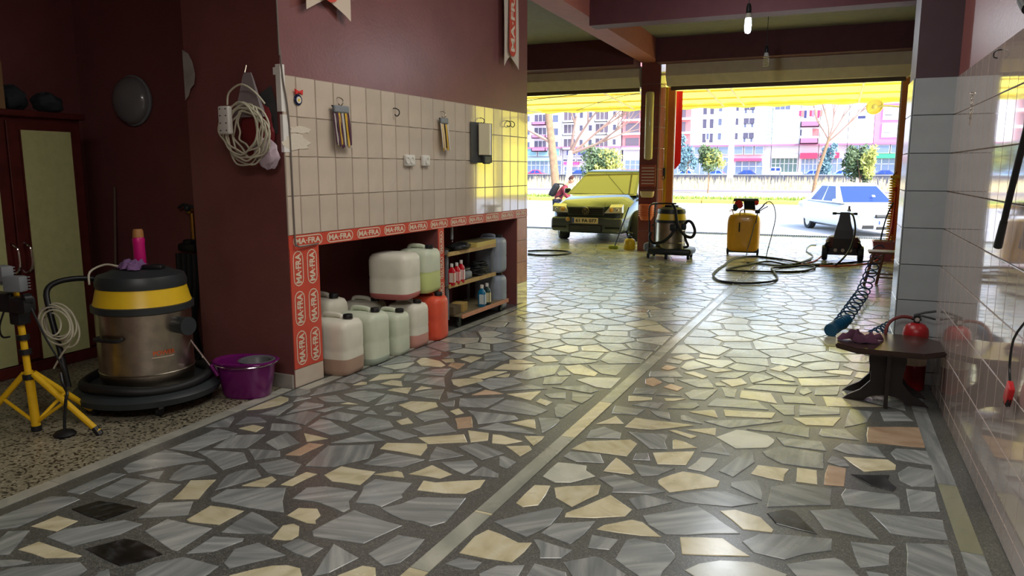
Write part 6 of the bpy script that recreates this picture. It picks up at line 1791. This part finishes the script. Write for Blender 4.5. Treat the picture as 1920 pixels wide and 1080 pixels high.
# yellow spiral hose and red hoses on the right post
t = thing('yellow_spiral_hose', 'yellow spiral hose hanging down the right gate post', 'hose', (1.02, 15.0, .35))
pts = [(.045*math.cos(a), .045*math.sin(a)-.06, .0+a/(2*PI)*.045) for a in [2*PI*i/10 for i in range(240)]]
mb = MB(); mb.tube(pts, .012, 6); part('coil', mb, M_YELP, t, True)
mb = MB(); mb.tube([(0, -.06, 1.05), (.0, -.08, 1.15), (.05, -.02, 1.2)], .012, 6, smooth=3); part('tail', mb, M_BLK, t, True)
mb = MB(); mb.rbox((.03, -.05, 1.12), (.16, .1, .05), .01); part('bracket', mb, M_YEL, t)
mb = MB(); mb.tube([(1.05, 14.9, 1.02), (.96, 14.8, .8), (.9, 14.75, .5), (.86, 14.7, .2), (.78, 14.55, .02), (.5, 14.2, .015), (.2, 13.8, .015), (-.2, 13.5, .015)], .013, 8, smooth=6)
solo('black_hose', mb, M_RUB, 'black hose hanging from the right post down to the floor', 'hose', smooth=True)
mb = MB(); mb.tube([(1.07, 14.88, 1.2), (1.06, 14.84, .8), (1.03, 14.75, .5), (.95, 14.6, .2), (.82, 14.45, .02), (.6, 13.9, .015), (.2, 13.45, .015), (-.35, 13.4, .015), (-.2, 13.9, .015), (-.1, 14.4, .03), (0, 14.5, .14)], .013, 8, smooth=6)
solo('orange_hose', mb, mat('orange_red_hose', (206, 84, 52), .45), 'orange red hose running from the right post to the washer', 'hose', smooth=True)
mb = MB(); mb.loft([[Vector((x, y, z)) for x, y in ((-.03, -.02), (.03, -.02), (.035, .02), (-.03, .02))] for z in (0, .2, .6, .85)]); solo('red_cloth_strip', mb, mat('red_rag', (200, 30, 34), .8), 'red strip of cloth hanging on the right gate post', 'cloth', loc=(1.06, 14.97, .45))

# ---- second vacuum by the pillar
V = thing('steel_vacuum', 'shiny steel wet vacuum with yellow band standing by tiled pillar', 'vacuum cleaner', (-2.62, 13.62, 0), .0)
vac(V, .265, .3, .18, .68, .82, .93, True)
mb = MB(); mb.rbox((0.02, 0, .14), (.80, .56, .12), .05, 3); part('trolley_base', mb, M_DGREY, V, True)
mb = MB(); mb.rbox((-.38, 0, .20), (.16, .4, .16), .05, 3); part('tool_box', mb, M_GREYP, V, True)
for x, y in ((-.36, -.18), (-.02, -.26), (.36, -.2), (-.34, .22), (.34, .22)):
    mb = MB(); mb.lathe([(.001, -.022), (.046, -.022), (.054, 0), (.046, .022), (.001, .022)], c=(x, y, .054), axis='X', n=18); part('castor', mb, M_RUB, V, True)
mb = MB(); mb.tube([(-.34, -.22, .15), (-.35, -.22, .6), (-.36, -.22, .90), (-.30, -.22, .985), (-.1, -.22, 1.0), (.12, -.22, 1.0)], .014, 8, smooth=3); mb.tube([(-.34, .22, .15), (-.35, .22, .9), (-.30, .22, .98), (-.34, 0, .99), (-.30, -.22, .985)], .014, 8, smooth=3); part('push_handle', mb, M_BLK, V, True)
mb = MB(); mb.tube([(.06, -.24, .98), (.12, -.30, .90), (.18, -.33, .62), (.30, -.32, .46), (.42, -.28, .42), (.47, -.26, .52), (.42, -.26, .66), (.34, -.24, .70), (.27, -.24, .62)], .026, 10, smooth=5)
mb.tube([(.14, -.29, .60), (.06, -.34, .44), (-.10, -.35, .32), (-.26, -.31, .30), (-.33, -.26, .38), (-.31, -.24, .48)], .026, 10, smooth=5)
mb.tube([(.27, -.25, .52), (.32, -.27, .36), (.36, -.27, .26), (.28, -.29, .23)], .022, 10, smooth=4); part('hose', mb, M_RUB, V, True)
mb = MB(); mb.rbox((.10, -.28, .58), (.14, .09, .12), .03, 3); mb.rbox((.27, -.24, .60), (.09, .09, .12), .03, 3); part('inlet', mb, M_DGREY, V, True)
mb = MB(); mb.rbox((0, 0, .945), (.24, .12, .04), .015); part('carry_handle', mb, M_BLK, V, True)
mb = MB(); mb.rbox((-.27, -.24, .61), (.05, .03, .03), .008); part('latch', mb, M_BLK, V)

# ---- yellow foam tank
t = thing('foam_tank', 'yellow wheeled foam tank with red and black cloths drying on top', 'tank', (-1.46, 14.72, 0), .05)
mb = MB(); mb.loft([srect(.30*k, .20*k, z, 36, 3.6) for k, z in ((.80, .075), (.93, .10), (.97, .15), (1, .40), (.99, .62), (.96, .70), (.86, .755), (.5, .79), (.1, .80))]); part('tank', mb, mat('tank_orange_yellow', (232, 172, 40), .35, var=.06, coat=.3), t, True)
mb = MB(); mb.bb(-.26, .26, -.13, -.10, .05, .09); mb.bb(-.26, .26, .10, .13, .05, .09); mb.cyl((-.28, -.06, .07), (.28, -.06, .07), .013); part('chassis', mb, M_DGREY, t)
for x in (-.27, .27):
    mb = MB(); mb.lathe([(.001, -.02), (.05, -.02), (.07, -.018), (.075, 0), (.07, .018), (.05, .02), (.001, .02)], c=(x, -.06, .075), axis='X', n=22); w__ = part('wheel', mb, M_RUB, t, True)
    mb = MB(); mb.lathe([(.001, -.024), (.03, -.024), (.03, .024), (.001, .024)], c=(x, -.06, .075), axis='X', n=16); part('hub', mb, M_GREYP, w__, True)
mb = MB(); mb.tube([(-.07, -.16, .74), (-.07, -.18, .82), (-.02, -.18, .86), (.14, -.18, .86), (.2, -.18, .845)], .011, 8, smooth=3); part('handle', mb, M_BRASS, t, True)
mb = MB(); mb.cyl((-.20, 0, .76), (-.22, 0, .84), .01); mb.lathe([(.001, .84), (.035, .845), (.035, .86), (.001, .865)], c=(-.22, 0, 0), n=14); mb.tube([(-.28, 0, .82), (-.2, 0, .835), (-.17, 0, .82)], .009, 6); part('valve', mb, M_BRASS, t, True)
mb = MB(); mb.tube([(-.07, -.215, .62), (-.07, -.22, .45)], .012, 8); part('sight_tube', mb, M_DGREY, t, True)
mb = MB(); mb.cyl((0, 0, .79), (0, 0, 1.02), .014); mb.rbox((.02, 0, 1.045), (.44, .24, .035), .012); mb.rbox((.02, 0, 1.02), (.46, .10, .03), .01); part('tray', mb, M_BLK, t, True)
mb = MB(); mb.loft([[Vector((x, y, z)) for x, y in ((-.02+a, -.13), (.18+a, -.14), (.18+a, -.10), (-.02+a, -.10))] for a, z in ((.0, 1.02), (.01, .93), (.02, .86))]); part('black_cloth', mb, mat('black_cloth', (28, 32, 36), .9), t)
mb = MB(); crumple(mb, (-.10, -.13, .955), (.075, .03, .07), 41); crumple(mb, (.21, -.12, .985), (.04, .03, .04), 43); part('red_cloth', mb, mat('red_cloth_rag', (214, 50, 44), .85), t, True)
mb = MB(); crumple(mb, (-.16, -.14, .90), (.05, .03, .06), 42); part('green_cloth', mb, mat('dark_green_cloth', (40, 66, 66), .85), t, True)
mb = MB(); mb.rbox((.24, -.2, .83), (.09, .05, .07), .015); mb.tube([(.24, -.2, .84), (.32, -.22, .92), (.36, -.23, .98)], .013, 8); mb.tube([(.27, -.2, .84), (.36, -.22, .90), (.42, -.22, .93)], .009, 8); mb.tube([(.24, -.21, .8), (.22, -.24, .62)], .01, 8); part('spray_gun', mb, M_BLK, t, True)
mb = MB(); mb.tube([(.36, -.23, .98), (.44, -.26, 1.02), (.52, -.28, .94), (.56, -.30, .74), (.52, -.32, .46), (.46, -.34, .16), (.44, -.4, .02)], .009, 8, smooth=6); part('hose', mb, mat('grey_green_hose', (92, 108, 104), .45), t, True)
mb = MB(); mb.tube([(.20, -.22, .62), (.16, -.24, .4), (.10, -.3, .14), (.08, -.36, .02), (.0, -.5, .012)], .007, 8, smooth=6); part('thin_hose', mb, MATS['grey_green_hose'], t, True)

# ---- pressure washer
t = thing('pressure_washer', 'dark wheeled pressure washer seen from the front against the street', 'pressure washer', (.27, 14.50, 0))
mb = MB(); mb.loft([srect(a, b_, z, 24, 3, 0, 0) for a, b_, z in ((.24, .16, .16), (.27, .2, .24), (.29, .22, .34), (.25, .2, .42), (.16, .14, .45))]); part('motor_cover', mb, mat('maroon_grey_plastic', (96, 62, 58), .45, var=.1), t, True)
mb = MB(); mb.loft([[Vector((sx*a, -.2+sy*.05+d, z)) for sx, sy in ((-1, -1), (1, -1), (1, 1), (-1, 1))] for a, d, z in ((.17, 0, .12), (.165, -.0, .4), (.14, .02, .55), (.10, .05, .70), (.075, .08, .86))]); part('front_column', mb, mat('dark_washer_plastic', (34, 28, 28), .4, var=.1), t)
mb = MB(); mb.cyl((-.19, -.12, .835), (.19, -.12, .835), .015, n=10); mb.rbox((-.17, -.12, .835), (.07, .04, .045), .01); mb.rbox((.17, -.12, .835), (.06, .04, .045), .01); part('handlebar', mb, M_BLK, t, True)
mb = MB(); mb.lathe([(.001, 0), (.03, .005), (.032, .03), (.02, .05), (.001, .055)], c=(.06, -.12, .87), n=14); mb.cyl((.06, -.12, .92), (.06, -.12, .97), .018, n=10); part('pressure_gauge', mb, M_CHROME, t, True)
mb = MB(); mb.bb(-.26, .26, -.20, -.14, .11, .17); mb.bb(-.26, .26, .10, .16, .11, .17); mb.bb(-.22, .22, -.24, -.16, .17, .23); part('chassis', mb, M_BLK, t)
for x in (-.29, .29):
    mb = MB(); mb.lathe([(.001, -.05), (.10, -.05), (.13, -.042), (.14, 0), (.13, .042), (.10, .05), (.001, .05)], c=(x, -.12, .14), axis='X', n=24); w__ = part('wheel', mb, M_RUB, t, True)
    mb = MB(); mb.lathe([(.001, -.04), (.05, -.04), (.055, .04), (.001, .04)], c=(x, -.12, .13), axis='X', n=18); part('hub', mb, M_GREYP, w__, True)
    mb = MB(); mb.tube([(x, -.17, .26), (x*.9, -.17, .32), (x*.7, -.16, .33)], .022, 8); part('mudguard', mb, M_BLK, t, True)
for x in (-.12, .0, .12):
    mb = MB(); mb.cyl((x, -.27, .2), (x, -.22, .2), .03, n=14); part('pump_cap', mb, M_STEEL, t, True)

# ---- black washer hose lying in loops
def fl_hose(name, px, r, m, label, z=None, k=5, cat='hose'):
    P = [G(x, y) for x, y in px]; P = [Vector((p.x, p.y, r+.004+(0 if z is None else z*(i % 2)))) for i, p in enumerate(P)]
    mb = MB(); mb.tube(P, r, 8, smooth=k); return solo(name, mb, m, label, cat, smooth=True)
H = [(1700, 0)]
lp = [(.33, 14.38, .84), (.40, 14.25, .80), (.44, 14.05, .55), (.36, 13.75, .25), (.18, 13.4, .05)]
fl_pts = [G(x, y) for x, y in ((1560, 496), (1528, 500), (1490, 493), (1450, 486), (1410, 483), (1375, 488), (1358, 499), (1345, 508), (1337, 519), (1350, 529), (1395, 534), (1440, 532), (1457, 525), (1452, 514), (1447, 506), (1470, 503), (1510, 500), (1528, 505), (1500, 511), (1440, 512), (1385, 511), (1363, 507), (1400, 499), (1440, 493), (1480, 498), (1520, 490), (1535, 478), (1550, 455+12))]
P = [Vector(p) for p in lp]+[Vector((p.x, p.y, .018+.004*(i % 3))) for i, p in enumerate(fl_pts[:-2])]
mb = MB(); mb.tube(P, .016, 8, smooth=6)
solo('washer_hose', mb, M_RUB, 'long black pressure hose looping over the floor from the washer', 'hose', smooth=True)
fl_hose('dark_hose', [(1530, 461), (1518, 462), (1512, 472), (1524, 482), (1505, 492), (1470, 500), (1430, 497), (1400, 494)], .012, mat('dark_green_hose', (50, 66, 60), .5), 'thin dark green hose crossing the black loops', k=6)
fl_hose('hose_ring', [(990, 478), (1010, 480), (1040, 480), (1062, 478), (1070, 475), (1055, 472), (1025, 471), (990, 472)], .014, M_RUB, 'black hose ring on the floor at the left gate', k=5)

# ---- yellow sprayer with lance by the pillar
t = thing('pump_sprayer', 'small yellow pump sprayer at the foot of the tiled pillar', 'sprayer', (-3.66, 14.75, 0))
mb = MB(); mb.lathe([(.001, 0), (.10, 0), (.115, .02), (.115, .17), (.09, .21), (.05, .23), (.001, .235)], n=24); part('tank', mb, M_YELP, t, True)
mb = MB(); mb.cyl((0, 0, .23), (0, 0, .27), .045, n=16); mb.cyl((0, 0, .27), (0, 0, .33), .012, n=8); mb.cyl((-.05, 0, .335), (.05, 0, .335), .014, n=8); part('pump', mb, M_BLK, t, True)
t = thing('washing_brush', 'long handled brush leaning beside the yellow pump sprayer', 'brush', (-3.95, 14.75, 0))
mb = MB(); mb.cyl((-.02, 0, .05), (.24, .06, .85), .013, n=8); part('handle', mb, M_DGREY, t, True)
mb = MB(); mb.rbox((-.04, 0, .035), (.20, .10, .07), .02); part('head', mb, mat('green_yellow_bristle', (160, 170, 60), .8), t, True)

# ---- ceiling bulbs
def bulb(loc, zc, lit, label):
    t = thing('light_bulb', label, 'bulb', loc)
    mb = MB(); mb.cyl((0, 0, .30), (0, 0, zc-loc[2]), .004, n=6); part('cord', mb, M_BLK, t, True)
    mb = MB(); mb.lathe([(.001, .30), (.018, .295), (.026, .26), (.028, .21), (.024, .20), (.001, .20)], n=18); part('holder', mb, M_BLK, t, True)
    mb = MB(); mb.lathe([(.001, .21), (.022, .205), (.032, .17), (.032, .15), (.001, .15)], n=18); part('base', mb, M_WHITEP, t, True)
    m = mat('lit_tube', (255, 255, 255), .3, emit=(226, 238, 255), estr=14) if lit else mat('unlit_tube', (190, 176, 130), .25)
    mb = MB()
    if lit:
        for sx, sy in ((-.018, -.012), (.018, -.012), (0, .018)):
            mb.tube([(sx*.6, sy*.6, .155), (sx, sy, .12), (sx, sy, .03), (sx*.5, sy*.5, .004)], .014, 8, smooth=3)
        mb.sphere((0, 0, .075), .034, 12, 10, (1, 1, 2.0))
    else:
        pts = [(.032*math.cos(a), .032*math.sin(a), .15-a/(2*PI)*.028) for a in [2*PI*i/12 for i in range(60)]]; mb.tube(pts, .0095, 8)
    part('tube', mb, m, t, True)
bulb((-.90, 8.5, 3.02), HC, True, 'lit white energy saving bulb hanging in front of the beam')
bulb((-.94, 11.4, 3.02), HC, False, 'unlit spiral bulb hanging on a wire behind the beam')
pl_ = bpy.data.lights.new('bulb_light', 'POINT'); pl_.energy = 30; pl_.color = (.88, .94, 1.0); pl_.shadow_soft_size = .06
po = bpy.data.objects.new('bulb_light', pl_); COL.objects.link(po); po.location = (-.90, 8.5, 2.93)

# ================================================================== PERSON
PT = thing('person', 'person in dark red jacket with black backpack bending beside the van', 'person', (-7.74, 22.0, -.24), math.radians(-80))
def skin_mesh(name, chains, m, parent, sub=2):
    """chains: lists of (x, y, z, r); every chain's first point may repeat an existing joint"""
    vs = []; es = []; rs = []; key = {}
    for ch in chains:
        prev = None
        for x, y, z, r in ch:
            k = (round(x, 4), round(y, 4), round(z, 4))
            if k not in key: key[k] = len(vs); vs.append((x, y, z)); rs.append(r)
            i = key[k]
            if prev is not None and prev != i: es.append((prev, i))
            prev = i
    me = bpy.data.meshes.new(name); me.from_pydata(vs, es, []); me.materials.append(m)
    o = bpy.data.objects.new(name, me); COL.objects.link(o)
    sm = o.modifiers.new('skin', 'SKIN'); sm.use_smooth_shade = True
    sv = me.skin_vertices[0].data
    for i, r in enumerate(rs): sv[i].radius = (r, r)
    sv[0].use_root = True
    sb = o.modifiers.new('sub', 'SUBSURF'); sb.levels = sub; sb.render_levels = sub
    dg = bpy.context.evaluated_depsgraph_get(); dg.update()
    me2 = bpy.data.meshes.new_from_object(o.evaluated_get(dg)); me2.name = name
    bpy.data.objects.remove(o)
    for p in me2.polygons: p.use_smooth = True
    return link(name, me2, parent)
M_SKIN = mat('skin', (206, 158, 132), .5); M_JACK = mat('dark_red_jacket', (128, 42, 60), .8); M_TRO = mat('navy_trousers', (38, 44, 70), .8)
# leaning forward (local +y is forward)
hip = (0, -.05, .92, .115); ch = (0, .13, 1.20, .13); nk = (0, .27, 1.40, .05); hd = (0, .34, 1.46, .05)
Lh = []
for s_ in (-1, 1):
    Lh.append([hip, (s_*.10, -.04, .86, .085), (s_*.11, .03, .48, .055), (s_*.11, -.04, .10, .038), (s_*.11, -.03, .05, .04), (s_*.12, .12, .035, .03)])
    Lh.append([ch, (s_*.17, .20, 1.29, .055), (s_*.22, .26, 1.04, .042), (s_*.15, .46, .92, .03), (s_*.13, .53, .91, .032)])
    for f in range(4): Lh.append([(s_*.13, .53, .91, .032), (s_*.13+(f-1.5)*.018, .58, .905, .010), (s_*.13+(f-1.5)*.019, .615+(.006 if f in (1, 2) else 0), .89, .009)])
    Lh.append([(s_*.13, .53, .91, .032), (s_*.13-s_*.03, .545, .92, .011), (s_*.13-s_*.045, .575, .915, .009)])
skin_mesh('body', [[hip, (0, .03, 1.05, .11), ch, nk, hd]]+Lh, M_SKIN, PT)
skin_mesh('jacket', [[(0, -.07, .88, .135), (0, .03, 1.05, .135), (0, .13, 1.20, .155), (0, .25, 1.36, .075)]]+[[(0, .13, 1.20, .155), (s_*.17, .20, 1.29, .075), (s_*.22, .26, 1.04, .060), (s_*.155, .44, .93, .045)] for s_ in (-1, 1)], M_JACK, PT)
skin_mesh('trousers', [[(0, -.05, .90, .13), (s_*.10, -.04, .84, .10), (s_*.11, .03, .48, .075), (s_*.11, -.04, .12, .06)] for s_ in (-1, 1)], M_TRO, PT)
mb = MB()
for s_ in (-1, 1): mb.rbox((s_*.115, .05, .045), (.10, .28, .09), .035, 3)
part('shoes', mb, M_BLK, PT, True)
mb = MB(); hc = Vector((0, .40, 1.53))
T = Matrix.Translation(hc) @ Matrix.Rotation(-.55, 4, 'X')
mb.lathe([(.02, -.125), (.055, -.10), (.072, -.05), (.078, .0), (.075, .05), (.055, .095), (.001, .12)], n=22, M=T @ Matrix.Diagonal((.95, 1.15, 1, 1)))
mb.loft([[T @ Vector((x, y, z)) for x, y in ((-.012, .07), (.012, .07), (.006, .07+d), (-.006, .07+d))] for z, d in ((-.035, .03), (-.01, .018), (.02, .008))])
for s_ in (-1, 1): mb.sphere(T @ Vector((s_*.078, 0, -.01)), .022, 8, 6, (.4, .8, 1.3))
hd_ = part('head', mb, M_SKIN, PT, True)
mb = MB()
for s_ in (-1, 1): mb.sphere(T @ Vector((s_*.03, .084, .01)), .010, 8, 6)
part('eyes', mb, M_BLK, hd_, True)
mb = MB(); mb.box((0, 0, 0), (.045, .006, .010), M=T @ Matrix.Translation((0, .078, -.062))); part('mouth', mb, mat('lip', (160, 84, 80), .5), hd_)
mb = MB(); mb.lathe([(.080, -.03), (.086, .02), (.080, .07), (.055, .115), (.001, .135)], n=22, M=T @ Matrix.Translation((0, -.018, .0)) @ Matrix.Diagonal((.97, 1.05, 1, 1))); part('hair', mb, mat('brown_hair', (70, 40, 34), .8), hd_, True)
mb = MB(); mb.rbox((0, -.13, 1.22), (.30, .20, .44), .09, 3, rot=(-.52, 0, 0)); bk = part('backpack', mb, mat('black_backpack', (30, 32, 40), .8), PT, True)
mb = MB(); mb.rbox((0, -.23, 1.14), (.24, .08, .22), .04, 3, rot=(-.52, 0, 0)); part('front_pocket', mb, MATS['black_backpack'], bk, True)
mb = MB()
for s_ in (-1, 1): mb.tube([(s_*.10, -.02, 1.40), (s_*.12, .16, 1.38), (s_*.12, .25, 1.24), (s_*.13, .12, 1.06), (s_*.12, -.06, 1.0)], .018, 6, smooth=3)
part('strap', mb, MATS['black_backpack'], bk, True)
